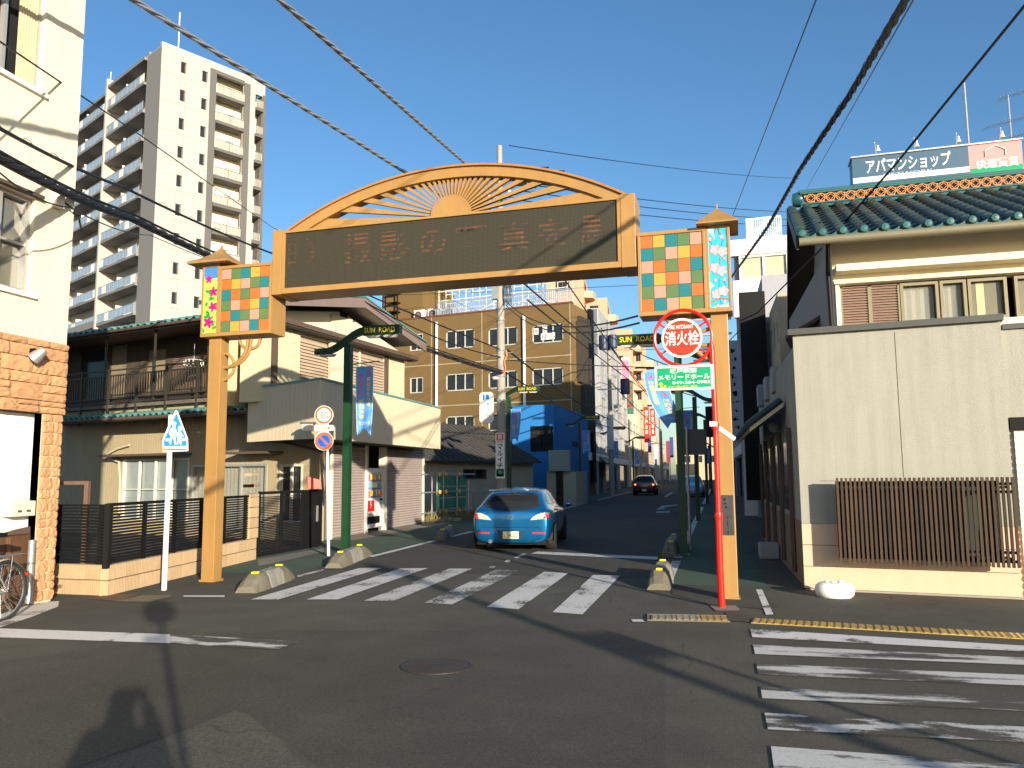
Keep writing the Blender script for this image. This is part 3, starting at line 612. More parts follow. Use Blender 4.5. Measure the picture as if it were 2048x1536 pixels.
shp(m, [(585, 685), (640, 690), (670, 760), (695, 820), (705, 850), (690, 862), (650, 840), (640, 850), (650, 960), (660, 1100), (685, 1130), (640, 1140), (625, 1120), (605, 1000), (590, 960), (560, 1010), (530, 1100), (545, 1130), (515, 1138), (490, 1085), (520, 1000), (535, 900), (490, 880), (490, 820), (530, 740)])
shp(m, [(720, 690), (755, 655), (780, 680), (808, 710), (805, 770), (780, 800), (740, 795), (718, 750)])
shp(m, [(705, 830), (750, 800), (790, 810), (820, 870), (860, 915), (850, 935), (805, 920), (805, 1010), (800, 1095), (820, 1125), (780, 1137), (760, 1110), (750, 1030), (730, 1050), (715, 1110), (725, 1130), (700, 1137), (688, 1100), (705, 1020), (690, 950), (685, 880)])
m.obj('pictogram', S_white, bo)
# speed limit and no parking
p = gp(657, 1112); FS = Fr(p.x, p.y, 14); ss = fthing('speed_limit_sign', 'white post with 30 speed limit and no parking discs beside the green lamp post', 'sign', FS)
z30 = FS.hit(648, 830, -.05); z30 = (z30[0], z30[1]); zar = FS.hit(648, 856, -.05); zno = FS.hit(648, 882, -.05); rs3 = (FS.hit(667, 830)[0]-FS.hit(629.5, 830)[0])/2
MB().tube([(0, 0, 0), (z30[0]+.05, 0, z30[1]+.1)], .032, 12).obj('pole', S_white, ss, smooth=True)
b1_ = disc(MB(), z30[0], z30[1], -.055, -.04, rs3).obj('speed_disc', S_white, ss); m = MB(); ring(m, z30[0], z30[1], -.057, rs3*.72, rs3*.94); m.obj('red_ring', S_or, b1_); m = MB(); put_text(m, '30', z30[0]-rs3*.5, z30[0]+rs3*.5, z30[1]-rs3*.38, z30[1]+rs3*.38, -.057); m.obj('lettering', S_gray, b1_)
b2_ = B('arrow_plate', S_white, ss, zar[0]-rs3, zar[0]+rs3, -.055, -.04, zar[1]-.06, zar[1]+.06, bevel=.008); m = MB(); m.box(zar[0]-.13, zar[0]+.12, -.058, -.0555, zar[1]-.012, zar[1]+.012); m.prism([(zar[0]+.08, zar[1]-.03), (zar[0]+.15, zar[1]), (zar[0]+.08, zar[1]+.03)], -.0585, -.0556); m.obj('arrow', S_or, b2_)
b3_ = disc(MB(), zno[0], zno[1], -.055, -.04, rs3).obj('no_parking_disc', S_white, ss); disc(MB(), zno[0], zno[1], -.057, -.0555, rs3*.66).obj('blue_centre', pm('sign mid blue', (.0, .10, .62), rough=.35), b3_)
m = MB(); ring(m, zno[0], zno[1], -.0585, rs3*.66, rs3*.94); w = rs3*.1; c_ = .7071
m.face([(zno[0]+(-.68*rs3*c_+dx*w), -.059, zno[1]+(.68*rs3*c_+dz*w)) for dx, dz in ((-c_, -c_), (c_, c_))]+[(zno[0]+(.68*rs3*c_+dx*w), -.059, zno[1]+(-.68*rs3*c_+dz*w)) for dx, dz in ((c_, c_), (-c_, -c_))]); m.obj('red_slash', S_or, b3_)

# ------------------------------------------------------------------ lamp posts of the shopping street
M_lens = pm('lamp lens', (.45, .42, .38), rough=.25, var=.1)
def lamp(x, y, side, label, H=4.85, rot=0, text=True):
    "side=+1: long arm with name points to +x"
    t = thing('street_lamp', label, 'street lamp', (x, y, 0), rot, 'green street lamps carrying the road name'); s = side
    B('post', M_green, t, -.075, .075, -.075, .075, 0, H-.28); B('base_plate', M_green, t, -.11, .11, -.11, .11, 0, .03)
    pr = []
    for k in range(21):
        q = k/20; xx = -.78+q*1.95; zz = H-.36+.42*(.5-.5*math.cos(math.pi*min(1, max(0, (xx+.55)/.95)))); pr.append((xx*s, zz))
    th = [.10+.05*(k/20) for k in range(21)]
    m = MB()
    for k in range(20):
        (a, c1), (b_, c2) = pr[k], pr[k+1]; t0_, t1_ = th[k], th[k+1]
        for v in (-.07, .07): m.face([(a, v, c1-t0_), (b_, v, c2-t1_), (b_, v, c2+t1_*.2), (a, v, c1+t0_*.2)])
        m.face([(a, -.07, c1-t0_), (b_, -.07, c2-t1_), (b_, .07, c2-t1_), (a, .07, c1-t0_)]); m.face([(a, -.07, c1+t0_*.2), (b_, -.07, c2+t1_*.2), (b_, .07, c2+t1_*.2), (a, .07, c1+t0_*.2)])
    m.face([(pr[0][0], -.07, pr[0][1]-.1), (pr[0][0], .07, pr[0][1]-.1), (pr[0][0], .07, pr[0][1]+.02), (pr[0][0], -.07, pr[0][1]+.02)]); m.face([(pr[20][0], -.07, pr[20][1]-.15), (pr[20][0], .07, pr[20][1]-.15), (pr[20][0], .07, pr[20][1]+.03), (pr[20][0], -.07, pr[20][1]+.03)])
    m.obj('arm', M_green, t)
    B('name_box', M_green, t, .35*s, 1.2*s, -.085, .085, H-.10, H+.10)
    if text:
        for v, nm in ((-.0875, 1),):
            m = MB(); a0, a1 = (.40, 1.10) if s > 0 else (-1.15, -.45); put_text(m, 'SUN  ROAD', a0, a1, H-.055, H+.055, v); m.obj('lettering', S_yel, t)
    for a, b_, zt in ((.42, .78, H-.11), (.80, 1.14, H-.11), (-.68, -.3, H-.47)):
        m = MB(); m.prism([(a*s, zt), (b_*s, zt), ((b_-.06)*s, zt-.05), ((a+.04)*s, zt-.045)], -.055, .055); m.obj('lamp_lens', M_lens, t)
    return t
B_blue = pm('banner blue cloth', (.09, .30, .72), rough=.75, var=.08); B_lt = pm('banner hem', (.5, .62, .75), rough=.7); B_red = pm('banner red print', (.8, .05, .12), rough=.7); B_yel = pm('banner yellow print', (.85, .62, .06), rough=.7)
def banner(x, y, z, w, h_, label, rot=0, skew=0.0, full=True):
    t = thing('banner', label, 'banner', (x, y, z), rot, 'blue celebration banners hanging from the lamp posts')
    m = MB(); m.tube([(0, 0, .06), (w*1.6, 0, .10)], .012, 6); m.obj('hanging_rod', M_black, t)
    nx, nz2 = 8, 20; x0 = w*.25
    def P(i, j, dv=0):
        q = j/nz2; s_ = i/nx-.5; wd = w*(1-.15*q*q); off = skew*q*q
        return (x0+w/2+s_*wd+off, .05*math.sin(3.2*q+2*s_)*q+.02*math.sin(9*s_+4*q)*q+dv, -q*h_-(.0 if j < nz2 else 0))
    def Q(u, w2, dv=-.004):  # 0..1 across, 0..1 down
        q = w2; s_ = u-.5; wd = w*(1-.15*q*q); off = skew*q*q
        return (x0+w/2+s_*wd+off, .05*math.sin(3.2*q+2*s_)*q+.02*math.sin(9*s_+4*q)*q+dv, -q*h_)
    for j in range(nz2):
        for i in range(nx):
            if j < nz2*.86: pts = [P(i, j), P(i+1, j), P(i+1, j+1), P(i, j+1)]
            else:
                cut = lambda i_: 1-.14*(1-abs(i_/nx-.5)*2); a0, a1 = cut(i), cut(i+1)
                f = lambda i_, j_, c__: Q(i_/nx, min(j_/nz2, c__), 0)
                pts = [f(i, j, a0), f(i+1, j, a1), f(i+1, j+1, a1), f(i, j+1, a0)]
            m2 = pts; 
            if j == 0 and i == 0: cl = MB()
            cl.face(m2)
    clo = cl.obj('cloth', B_blue, t, smooth=True)
    if True:
        for mt, ch, u0_, u1_, a, b_, nm in ((B_red, 'めざせ優勝', .17, .45, .10, .44, 'red_lettering'), (B_yel, '城西大学', .17, .45, .47, .76, 'yellow_lettering'), (B_red, '祝', .62, .84, .04, .12, 'red_lettering'), (B_yel, '箱根駅伝出場', .62, .84, .15, .58, 'yellow_lettering')):
            mm = MB(); vtext(mm, ch, u0_, u1_, -b_, -a, 0); mm.v = [Q(p_[0], -p_[2]) for p_ in mm.v]; mm.obj(nm, mt, clo)
        mm = MB(); put_text(mm, 'サンロード', .12, .88, -.84, -.785, 0); mm.v = [Q(p_[0], -p_[2]) for p_ in mm.v]; mm.obj('white_lettering', S_white, clo)
        mm = MB()
        for a, b_ in ((.0, .035), (.965, 1.0)):
            for j in range(16): mm.face([Q(a, j/16*.97), Q(b_, j/16*.97), Q(b_, (j+1)/16*.97), Q(a, (j+1)/16*.97)])
        mm.obj('hem', B_lt, clo)
    return t
def zof(px, py, X=None, Y=None): return (onx(px, py, X) if X is not None else ony(px, py, Y)).z
p = gp(691, 1106); H1 = ony(760, 661, p.y).z; lamp(p.x, p.y, 1, 'green lamp post with SUN ROAD arm, nearest on the left pavement', H1)
zb1 = ony(730, 733, p.y).z; banner(p.x+.09, p.y-.02, zb1, .40, 1.5, 'blue banner on the nearest left lamp post, its lower corner folded in the wind', 0, .0)
lz = ony(1050, 778, 29.6).z; l2 = ony(1018, 900, 29.6); lamp(l2.x, 29.6, 1, 'green lamp post standing right behind the concrete utility pole', lz)
z2 = ony(1035, 818, 29.5).z; banner(l2.x+.02, 29.5, z2, .40, 1.25, 'blue banner beside the concrete utility pole in front of the blue shop', rad(-8), -.1)
for k, (px, Y, ty, lb) in enumerate(((1160, 46.5, 835, 'dark lamp post in front of the blue shop'), (1221, 62, 856, 'lamp post with a sunlit green arm beside the second utility pole'), (1266, 78, 875, 'lamp post left of the dark van'))):
    q = ony(px, 900, Y); lamp(q.x, Y, 1, lb, ony(px, ty, Y).z)
    z2 = ony(px, ty+26, Y).z; banner(q.x+.05, Y-.05, z2, .45, 1.4, 'blue banner hanging from the '+lb.replace('with a sunlit green arm ', ''))
p = gp(1368, 1112); HR = ony(1280, 679, p.y).z; lamp(p.x, p.y, -1, 'green lamp post on the right pavement half hidden behind the hydrant sign', HR)
zb1 = ony(1300, 745, p.y).z; bt = banner(p.x-.09, p.y-.02, zb1, -.48, 1.15, 'blue banner blown to the right behind the green hall board', 0, .42)
for k, (px, py, ty, lb) in enumerate(((1397, 1042, 792, 'second dark lamp post from the arch on the right pavement'), (1415, 1008, 838, 'third dark lamp post from the arch on the right pavement'), (1424, 990, 868, 'fourth dark lamp post from the arch on the right pavement'), (1420, 978, 890, 'farthest dark lamp post on the right pavement'))):
    q = gp(px, py); lamp(q.x, q.y, -1, lb, ony(px, ty, q.y).z+.25, text=k < 1)
    if k in (0, 2): banner(q.x-.55, q.y-.05, ony(px, ty+28, q.y).z, .45, 1.3, 'blue banner hanging from the '+lb)
# thin grey post and mesh sign beyond the right lamp
p = gp(1381, 1100); ps = thing('parking_post', 'thin grey steel post standing behind the near right lamp post', 'post', (p.x, p.y, 0)); MB().tube([(0, 0, 0), (0, 0, 2.6)], .03, 8).obj('pole', M_galv, ps); 
B('sign_back', pm('sign back grey', (.10, .105, .10), rough=.6), ps, -.1, .4, .03, .05, 2.0, 2.55)

# ------------------------------------------------------------------ utility poles
def upole(x, y, H, r0_, r1_, label, arms=True, rot=0.0):
    t = thing('utility_pole', label, 'utility pole', (x, y, 0), rot)
    m = MB(); m.tube([(0, 0, H*k/8) for k in range(9)], r0_, 16, r2=r1_); m.obj('shaft', M_conc, t, smooth=True); return t
q = ony(1003, 900, 28.3); PX, PY = q.x, 28.3; PH = ony(1018, 290, PY).z
up1 = upole(PX, PY, PH, .19, .10, 'tall concrete utility pole behind the blue car, hung with cables and shop signs'); 
def pz(py): return ony(1010, py, PY).z
m = MB(); zt = pz(352)
for z_, l0, l1 in ((pz(352), -1.1, .6), (pz(398), -1.2, .6)): m.box(l0, l1, -.16, -.09, z_, z_+.08)
m.tube([(-1.0, -.12, pz(398)), (0, -.12, pz(430))], .025, 6); m.obj('crossarm', M_galv, up1)
for z_, xs_ in ((pz(398), (-1.05, -.72, -.4, .4)), (pz(352), (-1.0, -.65, .4))):
    for x in xs_: m = MB(); m.lathe((x, -.12, z_+.08), [(.03, 0), (.06, .03), (.04, .08), (.065, .12), (.05, .2), (.0, .22)], 10); m.obj('insulator', S_white, up1, smooth=True)
for a, b_, s_ in ((.5, pz(372), .0), (.9, pz(380), .1), (1.4, pz(350), .2), (2.0, pz(362), .3), (1.3, pz(395), .1)): m = MB(); m.tube([(a, -.1-s_, b_), (a+.55, -.15-s_, b_-.06)], .075, 8); m.obj('cable_joint', M_cable, up1)
for z_, rr_ in ((pz(617), .17), (pz(700), .17), (pz(752), .175), (pz(800), .18), (pz(390), .14), (pz(640), .17)): m = MB(); m.lathe((0, 0, z_), [(rr_, -.04), (rr_+.012, 0), (rr_, .04)], 14); m.obj('band', M_galv, up1)
B('junction_box', M_galv, up1, -.26, -.06, -.3, -.1, pz(600), pz(568))
m = MB()
for k in range(7): 
    x = .12+.05*k; m.tube([(x, -.12, pz(565)), (x+.05, -.14, pz(590)), (x+.02, -.1, pz(612)), (x-.03, -.1, pz(590)), (x, -.1, pz(570))], .012, 5)
m.obj('cable_loops', M_cable, up1)
m = MB(); m.tube([(.22, -.12, pz(702)), (.26, -.12, pz(712)), (.16, -.12, pz(722)), (.20, -.13, pz(738)), (.17, -.12, pz(746)), (.05, -.14, pz(750))], .028, 8); m.obj('orange_sleeve', pm('orange cable sleeve', (.65, .17, .04), rough=.5), up1, smooth=True)
m = MB(); z_ = pz(706); m.tube([(-.5, -.1, z_-.1), (.5, -.1, z_+.0)], .02, 6); m.obj('bracket', M_galv, up1)
# strap signs on the pole
q0z, q1z = pz(957), pz(866)
wr = B('pawnshop_plate', S_white, up1, -.17, .17, -.215, -.195, q0z, q1z, bevel=.01)
m = MB(); m.box(-.13, .13, -.2185, -.216, q1z-.28, q1z-.03); m.obj('red_square', S_red, wr); m = MB(); put_text(m, '質', -.08, .08, q1z-.25, q1z-.06, -.2195); m.obj('white_lettering', S_white, wr)
m = MB(); vtext(m, 'マルイチ', -.10, .10, q0z+.34, q1z-.40, -.2175); put_text(m, '坂戸', -.12, .12, q1z-.37, q1z-.31, -.2175); m.obj('black_lettering', M_black, wr); B('green_square', S_green, wr, -.08, .09, -.2185, -.216, q0z+.16, q0z+.31)
B('number_plate', pm('dark green plate', (.01, .06, .05), rough=.4), up1, -.14, .14, -.215, -.20, pz(953), pz(938))
(hx0, hz0), (hx1, hz1) = [(ony(a, b_, PY-.2).x-PX, ony(a, b_, PY-.2).z) for a, b_ in ((960, 847), (987, 784))]
c_ = .09; hsn = MB().prism([(hx0+c_, hz0), (hx1-c_, hz0), (hx1, hz0+c_), (hx1, hz1-c_), (hx1-c_, hz1), (hx0+c_, hz1), (hx0, hz1-c_), (hx0, hz0+c_)], -.25, -.15).obj('hanging_sign', S_white, up1)
m = MB(); vtext(m, '第三内科', hx0+.26, hx0+.38, hz0+.25, hz1-.38, -.2525); m.obj('grey_lettering', S_gray, hsn); m = MB(); m.box(hx0+.12, hx0+.20, -.253, -.2505, hz1-.28, hz1-.08); m.box(hx0+.23, hx0+.36, -.253, -.2505, hz1-.27, hz1-.09); m.obj('logo', S_blue, hsn)
m = MB(); m.tube([(hx1, -.2, hz1-.3), (0, 0, hz1-.3)], .03, 6); m.obj('sign_bracket', M_green, up1); MB().tube([(hx1, -.2, hz0+.3), (0, 0, hz0+.3)], .03, 6).obj('sign_bracket', M_green, up1)
m = MB(); m.lathe((hx1+.1, -.3, pz(756)), [(0, -.1), (.1, -.08), (.16, .0), (.02, .04)], 12); m.obj('street_light', M_white, up1)
# second pole, dark, farther left; right side pole
P2 = ony(1222, 900, 60); H2 = ony(1218, 640, 60).z
up2 = upole(P2.x, 60, H2, .2, .12, 'second utility pole down the street with a transformer, in front of the pink flats')
z2 = lambda y: ony(1220, y, 60).z
for yy in (655, 690, 752, 780): MB().box(-.9, .9, -.15, -.08, z2(yy), z2(yy)+.09).obj('crossarm', M_galv, up2)
for x, y0, y1 in ((-.35, 672, 700), (.35, 672, 698), (1.2, 760, 790)): m = MB(); m.lathe((x, -.35, 0), [(.33, z2(y1)), (.35, z2(y1)+.1), (.35, z2(y0)-.1), (.33, z2(y0))], 14); m.obj('transformer', pm('dark transformer', (.03, .045, .09), rough=.5), up2)
m = MB(); m.lathe((.5, -.4, z2(814)), [(0, -.15), (.17, -.08), (.2, .05), (.05, .15)], 12); m.obj('street_light', M_white, up2)
B('strap_board', M_galv, up2, -.25, .25, -.25, -.2, z2(900), z2(830))
P3 = ony(1322, 900, 95); up3 = upole(P3.x, 95, ony(1320, 725, 95).z, .2, .14, 'third utility pole standing beside the red vertical sign')
for yy in (735, 752, 790): MB().box(-1.2, 1.2, -.15, -.05, ony(1320, yy, 95).z, ony(1320, yy, 95).z+.1).obj('crossarm', M_galv, up3)
PR = ony(1436, 900, 33); upR = upole(PR.x, 33, 8.6, .17, .12, 'utility pole on the right pavement hidden behind the right arch post')
for yy in (640, 670, 700): z_ = ony(1450, yy, 33).z; MB().box(-.7, .7, -.15, -.05, z_, z_+.09).obj('crossarm', M_galv, upR)
m = MB(); m.lathe((-.2, -.4, 0), [(.24, ony(1420, 875, 33).z), (.24, ony(1420, 815, 33).z)], 12); m.obj('transformer', M_black, upR)

# ------------------------------------------------------------------ cables
def cable(label, pts, r, cat='cable', sag=0.0, twist=0, n=28, name='overhead_cable', hair=False, mat=None):
    "pts: world points; smooth hanging curve between successive points"
    P_ = [Vector(p) for p in pts]; out = []
    for i in range(len(P_)-1):
        for k in range(n):
            t = k/n; p = P_[i].lerp(P_[i+1], t); p.z -= sag*4*t*(1-t); out.append(p)
    out.append(P_[-1]); m = MB()
    if twist:
        for j in range(twist):
            q = []
            dl = 0
            for i, p in enumerate(out):
                if i: dl += (out[i]-out[i-1]).length
                a = 2*math.pi*j/twist+dl*10/(1+r*20); t = (out[min(i+1, len(out)-1)]-out[max(0, i-1)]).normalized(); s_ = t.cross(Vector((0, 0, 1))).normalized(); u_ = s_.cross(t)
                q.append(p+s_*(r*.5*math.cos(a))+u_*(r*.5*math.sin(a)))
            m.tube(q, r*.62, 6)
    else: m.tube(out, r, 6)
    if hair:
        for i in range(0, len(out)-1, 2 if r > .03 else 5):
            p = out[i]; t = (out[i+1]-p).normalized(); s_ = t.cross(Vector((0, 0, 1))).normalized(); u_ = s_.cross(t)
            hk = .02+.035*random.random(); m.tube([p+u_*r, p+t*.06+u_*(r+hk), p+t*.2+u_*(r+hk*.9), p+t*.3+u_*r], .005, 4)
    o = m.obj(name, mat or M_cable, smooth=True); return tag(o, label, cat)
def W3(px, py, Y): p = ony(px, py, Y); return Vector(p)
def ext(a, b_, k): return a+(a-b_)*k
top1 = W3(1012, 372, PY)
a = W3(268, 0, 9.0); e = W3(1008, 470, PY); cable('grey twisted cable from the upper left down behind the arch to the concrete pole', [ext(a, e, .9), a, e], .045, twist=3, sag=.0, n=160, mat=M_galv)
a = W3(560, 0, 9.5); e = W3(1012, 398, PY); cable('grey twisted cable crossing the top of the sky above the arch', [ext(a, e, .9), a, e], .045, twist=3, n=160, mat=M_galv)
aa = [W3(1812, 0, 8.0), W3(1700, 190, 11.5), W3(1600, 340, 16), W3(1535, 455, 22), W3(1455, 566, 33)]
cable('thickest black cable bundle with lashing loops, crossing in front of the tiled roof', [ext(aa[0], aa[1], 2.5)]+aa, .042, twist=3, n=50, hair=True)
a, e = W3(1822, 8, 11), W3(1640, 330, 33.5); e2 = ext(e, a, .8); cable('thin cable just right of the thick black bundle', [ext(a, e, .5), a, e, e2], .012)
a, e = W3(1632, 0, 14), W3(1462, 440, 36); cable('thin cable slanting down to the right end of the arch', [ext(a, e, .6), a, e], .014)
a, b_, c_, e = W3(2042, 20, 9), W3(1790, 330, 12), W3(1640, 500, 15.5), W3(1450, 690, 33); cable('single dark cable passing over the rooftop sign and tiled roof', [ext(a, b_, 1), a, b_, c_, e], .017)
# left group
a, b_, c_ = W3(-20, 302, 6.6), W3(260, 436, 11.5), W3(545, 560, 19); e = W3(770, 665, 25.0); f_ = W3(1006, 745, PY-.1)
for k, (dy, lb, r_) in enumerate(((0, 'thick black cable bundle running over the left arch tower to the concrete pole', .05), (-9, 'cable lying on top of the thick left bundle', .022), (7, 'cable just under the thick left bundle', .018))):
    a, b_, c_, e, f_ = W3(-20, 305+dy*1.4, 6.6), W3(260, 434+dy, 11.5), W3(545, 560+dy, 19), W3(775, 668+dy*.7, 24.5), W3(1006, 746+dy*.5, PY-.1)
    cable(lb, [ext(a, b_, 2), a, b_, c_, e, f_], r_, twist=3 if k == 0 else 0, sag=.06, n=40)
a, b_, c_, e = W3(-20, 246, 6.6), W3(250, 376, 11.5), W3(545, 507, 19), W3(1004, 700, PY)
cable('black cable with small wire loops above the left arch tower', [ext(a, b_, 2), a, b_, c_, e], .024, sag=.05, hair=True, n=30)
a, b_, e = W3(-20, 70, 6.6), W3(280, 270, 13), W3(545, 455, 30); cable('thin cable crossing the apartment tower diagonally', [ext(a, b_, 1), a, b_, e, W3(1000, 640, 60)], .012)
a, b_, e = W3(-20, 328, 6.6), W3(140, 415, 8.4), W3(300, 470, 16); cable('thin cable drooping from the left building towards the tower', [ext(a, b_, 1), a, b_, e, W3(545, 560, 29)], .010, sag=.1)
for k, (x0, y0, x1, y1, Y0, Y1, r_, lb) in enumerate((
    (710, 592, 1005, 715, 20, PY, .02, 'black cable from behind the message board to the concrete pole'), (1040, 560, 1290, 762, PY, 95, .035, 'dark cable running from the pole across the brown office wall'),
    (1055, 600, 1320, 800, PY, 95, .03, 'second dark cable along the street left of the brown office corner'), (1015, 700, 1218, 838, PY, 60, .035, 'lower cable from the orange sleeve to the second pole'), (1012, 745, 1220, 855, PY, 60, .03, 'lowest cable from the concrete pole to the second pole'),
    (1130, 560, 1300, 790, PY, 70, .03, 'cable slanting past the pink flats'), (1218, 690, 1322, 820, 60, 95, .04, 'cable between the second and third poles'), (1218, 760, 1322, 860, 60, 95, .04, 'low cable between the second and third poles'),
    (1010, 600, 1275, 632, PY, 12, .016, 'upper of two cables slung to the right side box of the arch'), (1012, 610, 1278, 646, PY, 12, .016, 'lower of two cables slung to the right side box of the arch'),
    (1015, 720, 1440, 735, PY, 33, .02, 'level cable crossing the street in front of the pink flats'), (1018, 291, 1600, 357, PY, 70, .018, 'topmost thin wire leading right from the pole top'), (1030, 365, 1620, 425, PY, 62, .02, 'upper wire of three right of the arch'),
    (1030, 380, 1620, 440, PY, 62, .02, 'middle wire of three right of the arch'), (1035, 400, 1620, 452, PY, 62, .02, 'lower wire of three right of the arch'), (700, 592, 1275, 570, 60, 60, .02, 'thin level wire in front of the steel frame on the office roof'),
    (1222, 700, 1440, 690, 60, 60, .02, 'thin level wire beside the pink flats'), (1222, 740, 1440, 720, 60, 60, .02, 'faint level wire beneath the SUN ROAD arm'))):
    cable(lb, [W3(x0, y0, Y0), W3(x1, y1, Y1)], r_, sag=(.5 if 'slung' in lb else .25) if 'level' not in lb else .1, n=20)
for k, (x0, y0, x1, y1, Y0, Y1) in enumerate(((1218, 670, 1440, 760, 60, 34), (1322, 745, 1440, 770, 95, 34), (1322, 760, 1440, 800, 95, 34), (1218, 830, 1330, 890, 60, 95))):
    o = cable(('dark service wire falling from the second pole to the right pole', 'upper service wire from the third pole to the right', 'lower service wire from the third pole to the right', 'lowest service wire from the second pole to the third')[k], [W3(x0, y0, Y0), W3(x1, y1, Y1)], .03, sag=.4, n=14); o['group'] = 'service wires between the far poles'

# ================================================================== BUILDINGS
# ---- white corner building on the left, stone clad base
FL = Fr(-8.45, 0, 90); h_ = FL.hit
lb = fthing('corner_building', 'cream rendered corner building with orange stone cladding at far left', 'building', FL)
M_ren = pm('cream render', (.70, .63, .47), rough=.85, var=.04, bump=.15, bsc=30, streak=.05, dirt=.02); M_stone = pm('orange split stone', (.49, .265, .13), rough=.88, var=.10, sc=5, bump=.35, bsc=16, rand=.10)
uc_, zc_ = h_(133, 690); uo1, _ = h_(78, 1000); U0 = 3.0
zl = h_(78, 826)[1]; zst = zc_; st = .09
w1 = (h_(-60, 100)[0], h_(88, 100)[0], h_(60, 172)[1], h_(60, -60)[1]); w2 = (h_(-60, 500)[0], h_(66, 500)[0], h_(40, 582)[1], h_(40, 384)[1])
wall_holes(lb, U0, uc_, zst, 12, 0, [w1, w2], M_ren)
wall_holes(lb, U0, uc_, 0, zst, .03, [(U0+.3, uo1, -.1, zl)], M_ren, name='lower_wall')
B('end_wall', M_ren, lb, uc_-.2, uc_, .2, 9, 0, 12); B('roof', M_conc, lb, U0, uc_+.05, 0, 9, 12, 12.2); B('back_wall', M_ren, lb, U0, uc_-.2, 8.8, 9, 0, 12); B('end_wall', M_ren, lb, U0, U0+.2, .2, 8.8, 0, 12)
M_crt = pm('beige curtain', (.50, .40, .24), rough=.9, var=.15, sc=6)
wa = window(lb, w1[0], w1[1], w1[2], w1[3], .1, 2, M_alu, M_glass, .05, dep=.08); window(lb, w2[0], w2[1], w2[2], w2[3], .1, 2, M_alu, pm('glass with painted reflection', (.14, .14, .11), rough=.08, var=.3, sc=1.2, spec=.9), .05, dep=.08, bars=1)  # pale base colour of the lower window stands in for reflected sky
for w_ in (w1, w2):
    B('sill', M_white, lb, w_[0], w_[1]+.07, -.05, .2, w_[2]-.06, w_[2]-.002); B('hood', pm('dark brown hood', (.08, .06, .045), rough=.6), lb, w_[0], w_[1]+.06, -.08, .1, w_[3]+.002, w_[3]+.045)
m = MB(); pv = None
for i in range(15):
    uu = w1[1]-.05-.30*i/14; vv = .082+.018*(i % 2)
    if pv: m.face([(pv[0], pv[1], w1[2]+.05), (uu, vv, w1[2]+.05), (uu, vv, w1[3]), (pv[0], pv[1], w1[3])])
    pv = (uu, vv)
m.obj('curtain', M_crt, wa)
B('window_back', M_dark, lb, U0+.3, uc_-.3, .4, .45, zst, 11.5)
def stone_var(k):
    R_ = random.Random(k); m = MB(); nx, nz = 6, 4; P = {}
    for i in range(nx+1):
        for j in range(nz+1):
            ed = (i in (0, nx))+(j in (0, nz)); P[i, j] = (i/nx+(R_.uniform(-.02, .02) if 0 else 0)+(R_.uniform(-.012, .0)*(i == nx)), -(.35 if ed else .62)-R_.uniform(0, .38)+(.25 if ed == 2 else 0), j/nz+R_.uniform(-.02, .02)*(j in (0, nz)))
    for i in range(nx):
        for j in range(nz): m.face([P[i, j], P[i+1, j], P[i+1, j+1], P[i, j+1]])
    for i in range(nx):
        for j in (0, nz): a, b_ = P[i, j], P[i+1, j]; m.face([a, b_, (b_[0], 0, b_[2]), (a[0], 0, a[2])])
    for j in range(nz):
        for i in (0, nx): a, b_ = P[i, j], P[i, j+1]; m.face([a, b_, (b_[0], 0, b_[2]), (a[0], 0, a[2])])
    me = m.mesh('stone', M_stone); return me
SV = [stone_var(k) for k in range(8)]
def stone(u0_, u1_, z0_, z1_, par, v=0.0, dep=.038, rot=0, xo=0):
    o = link('stone', random.choice(SV), par, loc=(u0_+.006, v, z0_+.005), rot=None); o.scale = (u1_-u0_-.012, dep, z1_-z0_-.010); return o
z = .02; k = 0
while z < zl-.03:   # pillar courses
    hh = random.uniform(.10, .2); z1_ = min(zl, z+hh)
    if zl-z1_ < .06: z1_ = zl
    sp = uo1+(uc_-uo1)*random.choice((.55, .62, .7, .45))
    stone(uo1, sp, z, z1_, lb, .03); stone(sp, uc_+.03, z, z1_, lb, .03); 
    o = stone(0, .5, z, z1_, lb, 0); o.location = (uc_-.002, .035, z+.005); o.rotation_euler = (0, 0, rad(90)); o.scale = (.34, .03+.02*random.random(), z1_-z-.01)
    z = z1_; k += 1
z = zl
while z < zst-.03:
    hh = random.uniform(.13, .24); z1_ = min(zst, z+hh)
    if zst-z1_ < .08: z1_ = zst
    u = 5.2+random.uniform(0, .3)
    while u < uc_+.02:
        wd = random.uniform(.2, .5); u1_ = min(uc_+.03, u+wd)
        if uc_+.03-u1_ < .12: u1_ = uc_+.03
        if random.random() < .25 and z1_-z > .15: zm = z+(z1_-z)*random.uniform(.4, .6); stone(u, u1_, z, zm, lb); stone(u, u1_, zm, z1_, lb)
        else: stone(u, u1_, z, z1_, lb)
        u = u1_
    o = stone(0, .5, z, z1_, lb, 0); o.location = (uc_-.002, .0, z+.005); o.rotation_euler = (0, 0, rad(90)); o.scale = (.34, .03+.02*random.random(), z1_-z-.01)
    z = z1_
